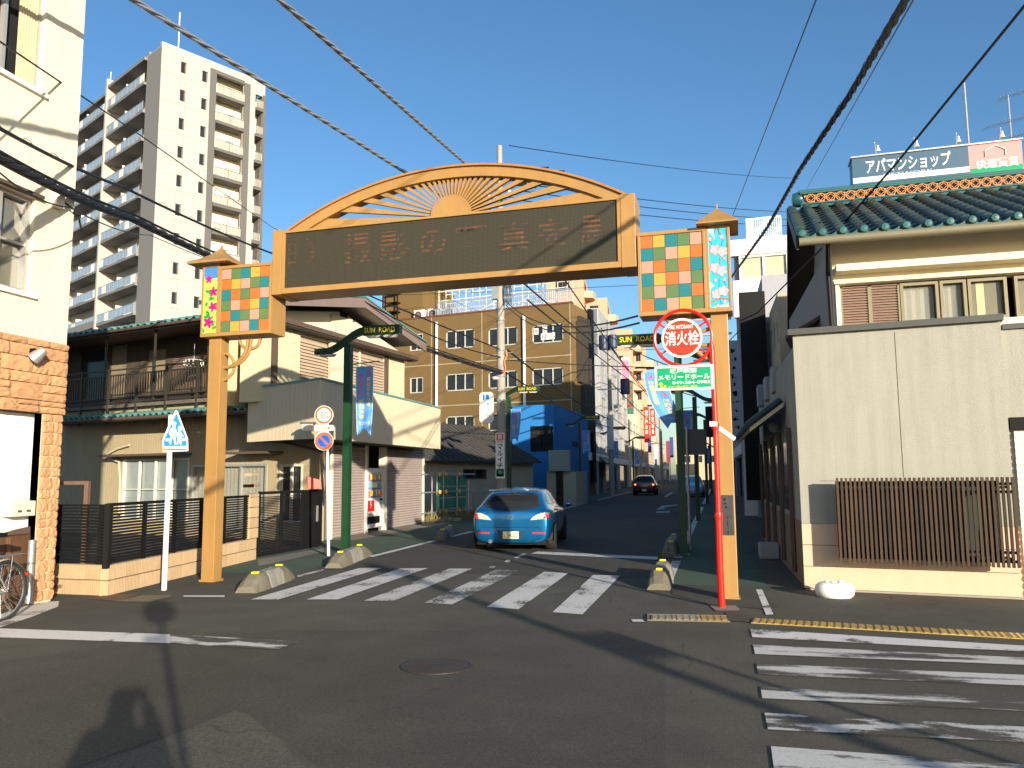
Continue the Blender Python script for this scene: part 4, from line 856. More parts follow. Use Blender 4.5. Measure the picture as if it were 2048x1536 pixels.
# recessed wall with wood panel
zwp = h_(40, 1066, .15)[1]
B('recess_wall', pm('white rendered recess', (.82, .80, .74), rough=.85, var=.03), lb, U0+.3, uo1+.1, .15, .25, zwp, zl+.2)
m = MB(); m.box(U0+.3, uo1, .10, .15, 0, zwp)
wpn = m.obj('wood_panel', pm('brown wood', (.10, .05, .025), rough=.6, var=.35, sc=2, streak=.3), lb)
for i in range(5): B('panel_batten', pm('brown batten', (.15, .08, .04), rough=.6, var=.2), lb, h_(8-i*70, 1150, .1)[0], h_(15-i*70, 1150, .1)[0], .075, .099, .1, zwp-.04)
m = MB(); n = 30; qq = [U0+.4+(uo1-U0-.45)*i/27 for i in range(28)]; m.prism([(q_, zwp-.01) for q_ in qq]+[(q_, zwp+.05+.03*math.sin(i*1.7)) for i, q_ in reversed(list(enumerate(qq)))], .06, .099); m.obj('carved_rail', M_brown, lb)
B('recess_side', pm('white rendered recess', (.8, .76, .66)), lb, uo1, uo1+.02, .031, .15, 0, zl); B('recess_ceiling', M_ren, lb, U0+.3, uo1, .031, .15, zl, zl+.05)
(xa, za), (xb, zb) = h_(12, 1034, .05), h_(62, 1000, .05)
mb_ = thing('letter_box', 'cream wall letter box with two small windows on the white recess wall', 'letter box', FL.w(xa, -.03, 0), FL.a); m = MB(); m.prism([(0, za), (.179, za), (.179, zb-.05), (.12, zb), (0, zb-.01)], 0, xb-xa, 'x'); m.v = [(b_, a, c_) if 0 else (a, b_, c_) for a, b_, c_ in m.v]; m.obj('box', pm('letter box cream', (.66, .6, .46), rough=.45), mb_, bevel=.008)
for k in (.25, .62): B('slot', M_brown, mb_, (xb-xa)*k, (xb-xa)*k+.06, -.004, .002, za+.05, za+.08)
# downpipe and spotlight
q0, q1 = FL.hit(60, 1195, .0), FL.hit(67, 1080, .0); MB().tube([(q1[0]-.02, .0, .03), (q1[0]-.02, .0, q1[1])], .045, 12).obj('steel_pipe', M_galv, lb, smooth=True)
sp = h_(58, 713); so = thing('spotlight', 'small chrome spotlight clamped to the orange stone wall', 'spotlight', FL.w(sp[0], -.12, sp[1]), FL.a)
m = MB(); m.lathe((0, 0, 0), [(.0, .12), (.05, .12), (.075, .02), (.085, -.06), (.06, -.07), (.0, -.075)], 16); o = m.obj('lamp_head', M_galv, so, smooth=True); o.rotation_euler = (rad(40), rad(25), 0); B('mount', M_black, so, -.03, .05, .02, .12, .02, .1)
# wall box with bracket wires
q = h_(110, 402); wb_ = thing('meter_box', 'small cream junction box with insulators on the corner building wall', 'junction box', FL.w(q[0], -.07, q[1]), FL.a); B('box', M_ren, wb_, -.07, .07, -.03, .066, -.1, .1, bevel=.01); m = MB(); m.tube([(.1, 0, 0), (.25, -.02, -.05), (.2, -.05, -.12), (.35, 0, -.1), (.42, 0, -.3)], .014, 5); m.obj('insulator_bracket', M_black, wb_)

# ---- bicycle
p = gp(2, 1243); bk = thing('bicycle', 'silver city bicycle with rear rack parked by the stone pillar, only its rear in view', 'bicycle', (p.x, p.y, 0), rad(90+4))
rw = .33; M_chr = pm('bicycle steel', (.5, .5, .5), rough=.25, metal=.9, var=.05)
for nm, cx in (('rear_wheel', 0.0), ('front_wheel', -1.08)):
    m = MB(); m.tube([(cx+rw*math.cos(t), 0, rw+rw*math.sin(t)) for t in [2*math.pi*k/40 for k in range(41)]], .02, 8, caps=False); w_ = m.obj(nm, pm('tyre rubber', (.02, .02, .02), rough=.8), bk, smooth=True)
    m = MB(); m.tube([(cx+(rw-.028)*math.cos(t), 0, rw+(rw-.028)*math.sin(t)) for t in [2*math.pi*k/40 for k in range(41)]], .009, 6, caps=False); m.obj('rim', M_chr, w_, smooth=True)
    m = MB(); [m.tube([(cx, .03*(-1)**k, rw), (cx+(rw-.03)*math.cos(2*math.pi*k/28+.2), 0, rw+(rw-.03)*math.sin(2*math.pi*k/28+.2))], .0022, 4) for k in range(28)]; m.obj('spokes', M_chr, w_)
    m = MB(); m.lathe((cx, 0, rw), [(.02, -.05), (.03, -.03), (.03, .03), (.02, .05)], 12, 'y'); m.obj('hub', M_chr, w_)
    m = MB(); a0, a1 = (rad(-15), rad(150)) if cx == 0 else (rad(20), rad(170)); m2 = [a0+(a1-a0)*k/20 for k in range(21)]
    for i in range(20):
        for s0, s1 in ((-.03, 0), (0, .03)):
            f = lambda t, s_: (cx+(rw+.035-abs(s_)*.3)*math.cos(t), s_, rw+(rw+.035-abs(s_)*.3)*math.sin(t)); m.face([f(m2[i], s0), f(m2[i+1], s0), f(m2[i+1], s1), f(m2[i], s1)])
    m.obj('mudguard', M_chr, bk, smooth=True)
m = MB(); S_, Hd, BB = (-.25, 0, .82), (-.82, 0, .85), (-.45, 0, .30)
for a, b_, r_ in ((BB, S_, .016), (BB, Hd, .018), ((-.35, 0, .62), Hd, .014), (BB, (0, .05, rw), .010), (BB, (0, -.05, rw), .010), (S_, (0, .05, rw), .008), (S_, (0, -.05, rw), .008), (Hd, (-1.08, 0, rw), .015)): m.tube([a, b_], r_, 8)
m.obj('frame', pm('bicycle silver paint', (.35, .36, .36), rough=.3, metal=.6), bk, smooth=True)
m = MB(); m.tube([S_, (-.22, 0, .95)], .012, 6); m.box(-.34, -.08, -.09, .09, .95, 1.0); m.obj('saddle', M_black, bk, bevel=.02)
m = MB(); m.tube([Hd, (-.80, 0, 1.02)], .012, 6); m.tube([(-.62, .28, 1.0), (-.78, .2, 1.05), (-.80, 0, 1.02), (-.78, -.2, 1.05), (-.62, -.28, 1.0)], .011, 6); m.obj('handlebar', M_chr, bk, smooth=True)
m = MB(); [m.tube([(-.12, y_, .73), (.26, y_*.8, .73)], .006, 5) for y_ in (-.06, 0, .06)]; m.tube([(.05, .06, .73), (0, .06, rw)], .005, 5); m.tube([(.05, -.06, .73), (0, -.06, rw)], .005, 5); m.obj('rear_rack', M_chr, bk)
m = MB(); m.lathe((.335, 0, rw+.16), [(.0, .03), (.02, .025), (.024, 0), (.02, -.02)], 10, 'x'); m.obj('rear_reflector', S_red, bk); m = MB(); m.tube([(0, .07, rw), (.30, .11, .03), (.34, .11, .01)], .012, 6); m.obj('kickstand', M_chr, bk)
m = MB(); m.lathe((-.45, -.05, .30), [(.09, -.01), (.09, .01)], 20, 'y'); m.tube([(-.45, -.08, .3), (-.38, -.1, .15)], .01, 6); m.obj('crank', M_chr, bk)

# ---- garden fence, block wall, gate
M_blk = pm('ribbed beige block', (.42, .30, .175), rough=.9, var=.14, sc=4, rand=.08, dirt=.08, streak=.08)
c0 = gp(215, 1192); c1 = gp(515, 1118); FF = Fr(c0.x, c0.y, math.degrees(math.atan2(c1.y-c0.y, c1.x-c0.x)))
bwl = fthing('garden_wall', 'low wall of beige ribbed blocks under the black slatted fence', 'wall', FF)
Lf = (c1-c0).length; zfb = FF.hit(215, 1130)[1]
def rib_block(w_, hh):
    m = MB(); n = max(2, int(w_/.035)); m.box(0, w_, .012, .12, 0, hh)
    for i in range(n): a = w_*i/n; m.box(a+.004, a+w_/n-.006, 0, .012, .004, hh-.004)
    return m.mesh('block', M_blk)
RB = rib_block(.39, .19); nb = int(Lf/.40)
ztop_post = FF.hit(500, 985)[1]
for r in range(3 if zfb > .5 else 2):
    for i in range(nb+1):
        if i*.4+.39 < Lf+.05: o = link('block', RB, bwl, loc=(i*.4, .0, r*.2+.002)); o.scale = (1, 1, zfb/.2/(3 if zfb > .5 else 2)); o.location.z = r*zfb/(3 if zfb > .5 else 2)
for r in range(7): link('block', RB, bwl, loc=(Lf-.40, -.006, zfb+r*.2)).scale = (1, 1.1, 1) if zfb+r*.2+.2 < ztop_post+.1 else (1, 1.1, .3)
for r in range(2):
    for i in range(4): o = link('block', RB, bwl, loc=(.02-math.cos(FF.a)*0, 0, 0)); v_ = Matrix.Rotation(rad(180)-FF.a, 4, 'Z'); o.rotation_euler = (0, 0, rad(-FF.a*57.3-2)); o.location = Vector((0, 0, r*zfb/2))+Vector((-math.cos(FF.a+rad(2))*.40*(i+1), math.sin(FF.a+rad(2))*.40*(i+1), 0)); o.scale = (1, 1, zfb/.4)
fn = fthing('slat_fence', 'black horizontal slat fence on the low beige block wall', 'fence', FF)
zft = FF.hit(215, 1012)[1]; ns = 19
for i in range(ns):
    z = zfb+.02+(zft-zfb-.03)*i/(ns-1); B('slat', M_black, fn, .0, Lf-.42, .03, .045, z, z+.028)
    o = B('slat', M_black, fn, -1.9, 0, .03, .045, z, z+.028); o.rotation_euler = (0, 0, -FF.a)
for i in range(6): B('fence_post', M_black, fn, .05+i*(Lf-.55)/5, .11+i*(Lf-.55)/5, .046, .09, zfb-.02, zft+.0)
B('corner_post', M_black, fn, -.04, .03, .0, .08, zfb-.05, zft+.03)
B('top_rail', M_black, fn, 0, Lf-.42, .02, .07, zft+.004, zft+.035)
for i in range(3): o = B('fence_post', M_black, fn, -.25-i*.7, -.19-i*.7, .046, .09, zfb, zft); o.rotation_euler = (0, 0, -FF.a)
m = MB(); q = FF.hit(492, 975); m.box(q[0], q[0]+.25, -.05, .06, q[1], q[1]+.06); tag(m.obj('post_lamp', M_black), 'flat black lamp box on top of the block gate pillar', 'lamp box').matrix_world = Matrix.Translation(FF.o)@Matrix.Rotation(FF.a, 4, 'Z')
g0, g1 = gp(517, 1116), gp(642, 1094); FG = Fr(g0.x, g0.y, math.degrees(math.atan2(g1.y-g0.y, g1.x-g0.x))); gt = fthing('driveway_gate', 'black louvred sliding gate beside the beige gate pillar', 'gate', FG); Lg = (g1-g0).length; zg = FG.hit(600, 980)[1]
m = MB(); 
for i in range(4): m.box(Lg*i/3-.03*(i > 0), Lg*i/3+.03, .0, .05, .03, zg)
m.box(.03, Lg-.03, .004, .046, .03, .11); m.box(.03, Lg-.03, .004, .046, zg-.06, zg-.004); m.obj('gate_frame', M_black, gt)
m = MB(); [m.box(.03, Lg*.66, .02, .03, .13+i*.034, .15+i*.034) for i in range(int((zg-.2)/.034))]; stuff(m.obj('louvre_slats', M_black, gt)); B('solid_leaf', M_black, gt, Lg*.67, Lg-.031, .012, .03, .11, zg-.06)
B('handle', M_galv, gt, Lg*.9, Lg*.92, -.03, 0, zg*.45, zg*.72)
bx = onx(628, 965, -8.65); rm = thing('mail_box', 'red metal mail box fixed at the end of the black gate', 'mail box', (-8.66, 16.35, onx(625, 978, -8.6).z), rad(30)); m = MB(); m.prism([(0, 0), (.3, .0), (.3, .2), (0, .28)], 0, .34, 'y'); o = m.obj('box', pm('mail box red', (.62, .035, .02), rough=.4), rm, bevel=.008); B('flap', pm('mail box red', (.62, .035, .02)), rm, .02, .28, -.008, -.001, .12, .17)
# leaning brown frame in the gap
p = gp(168, 1188); fr = thing('metal_frame', 'rusty brown metal door frame standing in the gap beside the stone pillar', 'frame', (p.x, p.y, 0), rad(8)); zf = ony(160, 962, p.y).z
m = MB(); m.box(-.06, 0, -.03, .03, .1, zf); m.box(-.58, -.061, -.03, .03, zf-.05, zf-.001); m.box(-.58, -.061, -.03, .03, .08, .13); m.obj('frame', pm('rusty brown steel', (.14, .08, .05), rough=.7, var=.3, sc=8), fr)

# ---- old two storey wooden house
FH2 = Fr(-9.75, 18.55, -14); hh_ = FH2.hit
ho = fthing('old_house', 'old two storey beige house with teal tiled eaves and dark wooden balcony behind the fence', 'house', FH2)
M_sid = pm('beige metal siding', (.36, .295, .185), rough=.6, var=.08, streak=.08); M_up = pm('dark brown boards', (.075, .052, .034), rough=.7, var=.25, streak=.2); M_teal = pm('teal roof tile', (.10, .24, .22), rough=.4, var=.25, sc=6, rand=.2)
zE = hh_(400, 823, -.6)[1]; zEv = hh_(398, 625, -1.0)[1]
w3 = (*[hh_(x, 960)[0] for x in (246, 378)], hh_(300, 1040)[1], hh_(300, 918)[1]); w4 = (*[hh_(x, 960)[0] for x in (383, 534)], hh_(450, 1060)[1], hh_(450, 929)[1]); w5 = (*[hh_(x, 960)[0] for x in (560, 606)], hh_(580, 1045)[1], hh_(580, 929)[1])
UL = -13.0
def sided(par, u0_, u1_, z0_, z1_, holes, v, mat, step=.105):
    "vertical board siding: real overlapping strips, gaps at openings"
    m = MB(); u = u0_
    while u < u1_-.01:
        e = min(u1_, u+step-.012); cuts = [(z0_, z1_)]
        for h4 in holes:
            if h4[0] < e and h4[1] > u:
                nc = []
                for a, b_ in cuts:
                    if h4[2] > a: nc.append((a, min(b_, h4[2])))
                    if h4[3] < b_: nc.append((max(a, h4[3]), b_))
                cuts = nc
        for a, b_ in cuts:
            if b_-a > .02: m.box(u, e, v-.012, v-.001, a, b_)
        u += step
    return stuff(m.obj('siding_boards', mat, par))
wall_holes(ho, UL, .3, 0, zE+.3, 0, [w3, w4, w5], M_sid); sided(ho, -10, .28, .3, zE+.1, [w3, w4, w5], 0, M_sid)
M_crm = pm('white painted frame', (.6, .58, .5), rough=.5); M_net = pm('pale net curtain', (.55, .54, .42), rough=.9, var=.1)
window(ho, *w3, 0, 4, M_crm, M_glassl, .05, bars=1); window(ho, *w4, 0, 3, M_alu, pm('clear glass', (.3, .3, .26), rough=.08, var=.1, alpha=.35), .06, curtain=M_net); window(ho, *w5, 0, 2, M_crm, M_glass, .05)
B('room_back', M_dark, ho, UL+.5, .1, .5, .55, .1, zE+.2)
B('awning', M_brown, ho, w3[0]-.5, w3[1]+.1, -.45, -.0125, w3[3]+.08, w3[3]+.14); B('awning', M_brown, ho, w4[0]+1.9, w5[0]+.1, -.6, -.0125, w4[3]+.25, w4[3]+.31)
m = MB(); q = [hh_(x, y, -.1) for x, y in ((258, 890), (235, 897), (214, 908), (216, 917), (238, 924), (240, 960), (238, 1030))]; m.tube([(a, -.1, b_) for a, b_ in q], .035, 8); m.obj('duct_hose', pm('cream duct', (.5, .43, .3), rough=.6), ho, smooth=True)
# lower pent roof
def tile_roof(par, u0_, u1_, v0_, z0_, v1_, z1_, cols, rows, mat, mesh, name='roof_tile'):
    dv, dz = (v1_-v0_), (z1_-z0_); L_ = math.hypot(dv, dz); a = math.atan2(dz, dv)
    for i in range(cols):
        for j in range(rows):
            u = u0_+(u1_-u0_)*i/cols; t = j/rows; o = link(name, mesh, par, loc=(u, v0_+dv*t, z0_+dz*t)); o.rotation_euler = (a, 0, 0); o.scale = ((u1_-u0_)/cols/.28, L_/rows/.26, 1)
def kawara(mat):
    m = MB(); n = 10; P = []
    for i in range(n+1):
        x = .28*i/n; z = .035*math.cos(2*math.pi*(i/n-.2))+(.02 if i/n < .42 else 0); P.append((x, z))
    for i in range(n):
        (x0, za_), (x1, zb_) = P[i], P[i+1]
        m.face([(x0, -.03, za_+.03), (x1, -.03, zb_+.03), (x1, .26, zb_), (x0, .26, za_)]); m.face([(x0, -.03, za_+.03), (x1, -.03, zb_+.03), (x1, -.03, zb_-.005), (x0, -.03, za_-.005)])
    return m.mesh('roof_tile', mat, smooth=True)
KT = kawara(M_teal)
uR_ = hh_(505, 815, -.8)[0]
m = MB(); m.face([(-10, -.9, zE-.08), (uR_, -.9, zE-.08), (uR_, .2, zE+.12), (-10, .2, zE+.12)]); m.face([(-10, -.9, zE-.14), (uR_, -.9, zE-.14), (uR_, -.013, zE-.10), (-10, -.013, zE-.10)]); m.face([(-10, -.9, zE-.14), (uR_, -.9, zE-.14), (uR_, -.9, zE-.08), (-10, -.9, zE-.08)]); m.obj('lower_roof', M_brown, ho)
tile_roof(ho, -10, uR_, -.93, zE-.04, .15, zE+.14, 36, 3, M_teal, KT)
m = MB(); m.tube([(-10, -.98, zE-.10), (uR_+.05, -.98, zE-.12)], .05, 8); m.tube([(uR_, -.98, zE-.12), (uR_+.05, -.9, zE-.6), (uR_+.1, -.4, zE-.75), (.6, -.2, zE-1.15), (.62, -.05, zE-2.4)], .04, 8); m.obj('gutter', M_brown, ho, smooth=True)
# upper floor
vU = 1.3; zB = zE+.35
wu = [(hh_(a, 745, vU)[0], hh_(b_, 745, vU)[0], hh_(200, 800, vU)[1], hh_(200, y_, vU)[1]) for a, b_, y_ in ((160, 215, 700), (219, 252, 695), (292, 330, 712), (345, 420, 728))]
wall_holes(ho, UL, -.6, zB, zEv+.2, vU, wu, M_up, name='upper_wall'); B('upper_side_wall', pm('pale end wall', (.5, .45, .34), rough=.7), ho, -.6, -.5, vU, 2.2, 1, zEv+.1)
M_door = pm('dull beige door', (.24, .19, .12), rough=.6, var=.1)
for w_, mt in zip(wu, (M_glass, M_door, M_door, pm('brown louvre', (.2, .13, .1), rough=.6))): B('window_panel', mt, ho, w_[0], w_[1], vU+.06, vU+.1, w_[2], w_[3])
m = MB(); [m.box(wu[3][0], wu[3][1], vU+.03, vU+.055, wu[3][2]+.02+i*.06, wu[3][2]+.05+i*.06) for i in range(int((wu[3][3]-wu[3][2])/.06))]; m.obj('louvre', pm('brown louvre', (.2, .13, .1)), ho)
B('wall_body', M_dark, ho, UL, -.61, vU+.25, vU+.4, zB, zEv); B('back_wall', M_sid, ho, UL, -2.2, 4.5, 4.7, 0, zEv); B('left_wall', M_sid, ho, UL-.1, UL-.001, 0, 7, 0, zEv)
m = MB(); y0_ = -.35; ze = zEv; uE = -.45; YB, YR_, ZR = 5.2, 2.5, .62
m.face([(UL-1, y0_, ze), (uE, y0_, ze), (uE, YR_, ze+ZR), (UL-1, YR_, ze+ZR)]); m.face([(UL-1, YB, ze), (uE, YB, ze), (uE, YR_, ze+ZR), (UL-1, YR_, ze+ZR)]); m.face([(UL-1, y0_, ze-.1), (uE, y0_, ze-.1), (uE, vU, ze-.0), (UL-1, vU, ze-.0)]); m.face([(UL-1, y0_, ze-.1), (uE, y0_, ze-.1), (uE, y0_, ze), (UL-1, y0_, ze)]); m.face([(uE-.3, y0_, ze), (uE-.3, YB, ze), (uE-.3, YR_, ze+ZR-.01)])
m.v = [(x-.34*max(0, y) if x > -3 else x, y, z) for x, y, z in m.v]; m.obj('upper_roof', M_brown, ho); tile_roof(ho, UL-1, uE-.9, y0_-.03, ze+.04, YR_, ze+ZR+.04, 44, 4, M_teal, KT)
m = MB(); m.tube([(UL, y0_-.08, ze-.02), (uE, y0_-.08, ze-.02)], .05, 8); m.obj('eave_gutter', M_brown, ho, smooth=True)
# balcony
zb0, zb1 = hh_(300, 800, -.2)[1], hh_(300, 733, -.2)[1]; ub0, ub1 = hh_(205, 760, -.2)[0], hh_(528, 760, -.2)[0]
m = MB(); m.box(ub0-3.5, ub1, -.2, vU-.001, zb0-.16, zb0-.06); m.obj('balcony_floor', pm('weathered wood', (.12, .10, .08), rough=.8, var=.3), ho)
m = MB(); 
for z_ in (zb1, zb1-.16, zb0+.14, zb0): m.box(ub0-3.5, ub1, -.2, -.16, z_-.02, z_+.02); m.box(ub1-.04, ub1, -.16, vU, z_-.02, z_+.02)
for k in range(9): u = ub1-k*(ub1-ub0+3.5)/8; m.box(u-.03, u+.03, -.21, -.15, zb0-.6, zb1+.05)
m.obj('balcony_rail', pm('dark bronze rail', (.035, .03, .02), rough=.5), ho)
m = MB(); n = int((ub1-ub0+3.5)/.11)
for k in range(n): u = ub0-3.5+k*.11; m.box(u, u+.025, -.195, -.165, zb0+.14, zb1-.16)
for k in range(int((vU)/.11)): m.box(ub1-.03, ub1-.01, -.15+k*.11, -.125+k*.11, zb0+.14, zb1-.16)
m.obj('balusters', pm('dark bronze rail', (.035, .03, .02)), ho)
for k in range(4): B('balcony_post', pm('dark bronze rail', (.035, .03, .02)), ho, ub0+k*(ub1-ub0)/3-.025, ub0+k*(ub1-ub0)/3+.025, -.15, -.10, zE+.1, zEv-.05)
m = MB(); q = hh_(388, 722, .3); [m.lathe((q[0], .3, q[1]), [(.28, .0), (.29, .01), (.27, .02)], 20)]; [m.tube([(q[0]+.28*math.cos(t), .3+.28*math.sin(t), q[1]), (q[0]+.28*math.cos(t), .3+.28*math.sin(t), q[1]-.12)], .012, 4) for t in [k*math.pi/8 for k in range(16)]]; m.tube([(q[0], .3, q[1]+.02), (q[0], .3, q[1]+.5)], .008, 4); tag(m.obj('drying_rack', M_white), 'round white clothes peg rack hanging above the old balcony', 'drying rack').matrix_world = Matrix.Translation(FH2.o)@Matrix.Rotation(FH2.a, 4, 'Z')

# ---- corner shop with fascia, shutters and gabled upper floor
FSH = Fr(-8.5, 0, 90); sh = fthing('shuttered_shop', 'cream corner shop with a wide plain fascia over closed mauve shutters', 'shop', FSH)
f0, f1 = FSH.hit(641, 820)[0], FSH.hit(881, 850)[0]; zf0, zf1 = 2.47, 3.80
M_fas = pm('cream fascia metal', (.66, .56, .39), rough=.5, var=.04, streak=.04); M_shut = pm('mauve grey shutter', (.34, .28, .26), rough=.5, var=.07, streak=.08)
dvx = Vector((-.90, .43)).normalized()   # the splayed left part of the fascia
Lc = 2.9
def fas(u0_, u1_, n, splay):
    for i in range(n):
        a, b_ = u0_+(u1_-u0_)*i/n, u0_+(u1_-u0_)*(i+1)/n-.008; m = MB(); 
        if not splay: m.box(a, b_, 0, .03, zf0, zf1); m.obj('panel', M_fas, sh)
        else:
            m.box(a, b_, 0, .03, zf0, zf1); o = m.obj('panel', M_fas, sh); o.location = (f0, 0, 0); o.rotation_euler = (0, 0, math.atan2(.90, -.43)-math.pi+rad(0)) if 0 else (0, 0, 0)
fas(f0, f1, 34, False)
# splayed side as its own frame: local u from corner to the left
sp_dir = Vector((dvx.y, -dvx.x))  # world(x,y)->local(u=Y, v=-X)
ang_s = math.atan2(-dvx.x, dvx.y)   # direction in local coordinates (u, v)
for i in range(18):
    a = Lc*i/18; b_ = a+Lc/18-.008; m = MB(); m.box(a, b_, -.015, .015, zf0, zf1); o = m.obj('panel', M_fas, sh); o.location = (f0, .0, 0); o.rotation_euler = (0, 0, ang_s)
cx_, cy_ = f0+Lc*math.cos(ang_s), Lc*math.sin(ang_s)
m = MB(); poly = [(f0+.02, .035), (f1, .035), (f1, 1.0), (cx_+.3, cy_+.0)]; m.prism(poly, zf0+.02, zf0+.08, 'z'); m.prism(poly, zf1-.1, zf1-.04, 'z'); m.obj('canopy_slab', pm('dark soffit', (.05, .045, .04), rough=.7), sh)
m = MB(); m.prism([(f0-.03, -.03), (f1+.04, -.03), (f1+.04, .06), (f0, .06), (cx_, cy_+.06), (cx_-.05, cy_)], zf1+.001, zf1+.05, 'z'); m.obj('coping', M_teal, sh)
B('fascia_end', M_fas, sh, f1-.03, f1, .031, .9, zf0, zf1)
vS = .92; us = lambda px, py=1000: FSH.hit(px, py, vS)[0]
s1a, s1b = us(664), us(729); s2a, s2b = us(772), us(844)
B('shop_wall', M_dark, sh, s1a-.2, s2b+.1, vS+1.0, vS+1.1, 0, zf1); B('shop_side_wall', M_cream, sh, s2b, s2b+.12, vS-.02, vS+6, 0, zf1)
B('door_post', M_crm, sh, s1b, s1b+.14, vS-.05, vS+.2, 0, zf0); B('door_post', M_crm, sh, s2a-.1, s2a, vS-.03, vS+.2, 0, zf0); B('door_post', M_crm, sh, s1a-.1, s1a, vS-.03, vS+.2, 0, zf0); B('door_post', M_crm, sh, s2b, s2b+.08, vS-.06, vS-.021, 0, zf0)
def shutter(u0_, u1_, z1_, v, par=None, frame=None, mat=None, step=.075):
    for i in range(int(z1_/step)):
        m = MB(); z = .03+i*step; m.face([(u0_, v, z), (u1_, v, z), (u1_, v-.018, z+step*.45), (u0_, v-.018, z+step*.45)]); m.face([(u0_, v-.018, z+step*.45), (u1_, v-.018, z+step*.45), (u1_, v, z+step*.93), (u0_, v, z+step*.93)]); m.obj('slat', mat or M_shut, par)
for a, b_ in ((s1a, s1b), (s2a, s2b)):
    so_ = B('shutter', pm('shutter backing', (.12, .1, .1)), sh, a, b_, vS+.01, vS+.03, 0, zf0); shutter(a, b_, zf0-.05, vS, so_)
# splayed side wall with dark shutter, left of shutter one
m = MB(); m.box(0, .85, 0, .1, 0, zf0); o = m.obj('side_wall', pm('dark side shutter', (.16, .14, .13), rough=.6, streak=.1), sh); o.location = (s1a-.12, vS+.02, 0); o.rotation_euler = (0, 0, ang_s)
# upper floor of the shop
vU2 = 0.0; FGH = Fr(-10.35, 17.0, 83.5); hu = lambda x, y: FGH.hit(x, y, vU2); gh = fthing('gabled_house', 'cream gabled upper house with louvred storm shutters rising behind the shop fascia', 'house', FGH)
a0 = hu(571, 700)[0]; a1 = hu(808, 750)[0]; zt2 = (hu(571, 655)[1]+hu(806, 716)[1])/2
A0 = hu(545, 700)[0]
l0, l1 = hu(600, 720)[0], hu(770, 720)[0]
wall_holes(gh, A0, a1, zf1-.6, zt2, vU2, [(l0, l1, zf1-.6, zt2-.12)], M_cream, name='upper_wall')
for i in range(3):
    x0, x1 = l0+(l1-l0)*i/3+.02, l0+(l1-l0)*(i+1)/3-.02; lv = B('storm_shutter', pm('louvre back', (.3, .24, .19)), gh, x0, x1, vU2+.06, vU2+.08, zf1-.5, zt2-.13); 
    for k in range(int((zt2-.15-zf1+.3)/.085)):
        m = MB(); z = zf1-.3+k*.085; m.face([(x0, vU2+.0, z), (x1, vU2+.0, z), (x1, vU2+.055, z+.07), (x0, vU2+.055, z+.07)]); m.face([(x0, vU2, z), (x1, vU2, z), (x1, vU2, z-.02), (x0, vU2, z-.02)]); m.obj('louvre', pm('beige louvre', (.46, .36, .26), rough=.5), lv)
    B('shutter_rail', M_crm, gh, x1+.001, x1+.035, vU2-.01, vU2+.05, zf1-.3, zt2-.12)
for u_ in (hu(548, 700)[0], hu(772, 700)[0]): B('corner_post', M_brown, gh, u_-.1, u_+.1, vU2-.05, vU2-.002, zf1-.6, zt2)
for k in range(9):
    z = zf1-.3+k*.3
    for q0_, q1_ in ((a0+.2, l0-.03), (hu(779, 700)[0], a1)):
        if z+.285 < zt2: B('lap_board', M_cream, gh, q0_, q1_, vU2-.014, vU2-.001, z, z+.285)
B('back_wall', M_cream, gh, A0, a1, 1.41, 1.55, zf1-.4, zt2); B('end_wall', M_cream, gh, a1-.15, a1, vU2+.2, 1.4, zf1-.5, zt2); B('end_wall', M_cream, gh, A0, A0+.15, vU2+.2, .95, zf1-.35, zt2)
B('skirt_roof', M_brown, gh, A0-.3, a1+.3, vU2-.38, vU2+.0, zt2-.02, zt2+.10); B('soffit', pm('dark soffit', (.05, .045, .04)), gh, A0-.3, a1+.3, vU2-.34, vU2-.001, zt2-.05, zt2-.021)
# gable
vG = vU2-.75; ap = FGH.hit(728, 600, vG); re = FGH.hit(850, 690, vG); 
sl = (ap[1]-re[1])/(re[0]-ap[0]); print('gh', hu(571, 655)[1], hu(806, 716)[1], A0, a1, ap, re); le = (A0-.7, ap[1]-(ap[0]-A0+.7)*(ap[1]-re[1])/(re[0]-ap[0])); M_sof = pm('pale grey soffit', (.42, .41, .38), rough=.7, var=.1)
gb0, gb1 = A0, a1; zz = lambda u: ap[1]-.28-abs(u-ap[0])*sl
m = MB(); m.prism([(gb0, zt2+.10), (gb1, zt2+.10), (gb1, zz(gb1)), (ap[0], zz(ap[0])), (gb0, max(zt2+.11, zz(gb0)))], vU2-.03, vU2+.1); m.obj('gable_wall', pm('cream gable render', (.7, .62, .44), rough=.8, var=.03), gh)
q = FGH.hit(685, 634, vU2); B('gable_vent', M_black, gh, q[0]-.18, q[0]+.18, vU2-.06, vU2-.031, q[1]-.14, q[1]+.14)
for s_, E_ in ((1, re), (-1, le)):
    m = MB(); m.face([(ap[0], vG, ap[1]), (E_[0], vG, E_[1]), (E_[0], 1.7, E_[1]), (ap[0], 1.7, ap[1])]); m.face([(ap[0], vG, ap[1]+.06), (E_[0], vG, E_[1]+.06), (E_[0], 1.7, E_[1]+.06), (ap[0], 1.7, ap[1]+.06)]); m.face([(E_[0], vG, E_[1]), (E_[0], 1.7, E_[1]), (E_[0], 1.7, E_[1]+.06), (E_[0], vG, E_[1]+.06)]); m.obj('roof_slope', [M_sof], gh)
    m = MB(); m.prism([(ap[0], ap[1]-.22), (E_[0], E_[1]-.22), (E_[0], E_[1]+.05), (ap[0], ap[1]+.05)], vG-.05, vG-.002); m.obj('barge_board', pm('mauve brown trim', (.19, .14, .13), rough=.6), gh)
    m = MB(); m.prism([(ap[0], ap[1]+.062), (E_[0], E_[1]+.062), (E_[0], E_[1]+.11), (ap[0], ap[1]+.11)], vG-.07, 1.7); m.obj('roof_sheet', M_teal, gh)
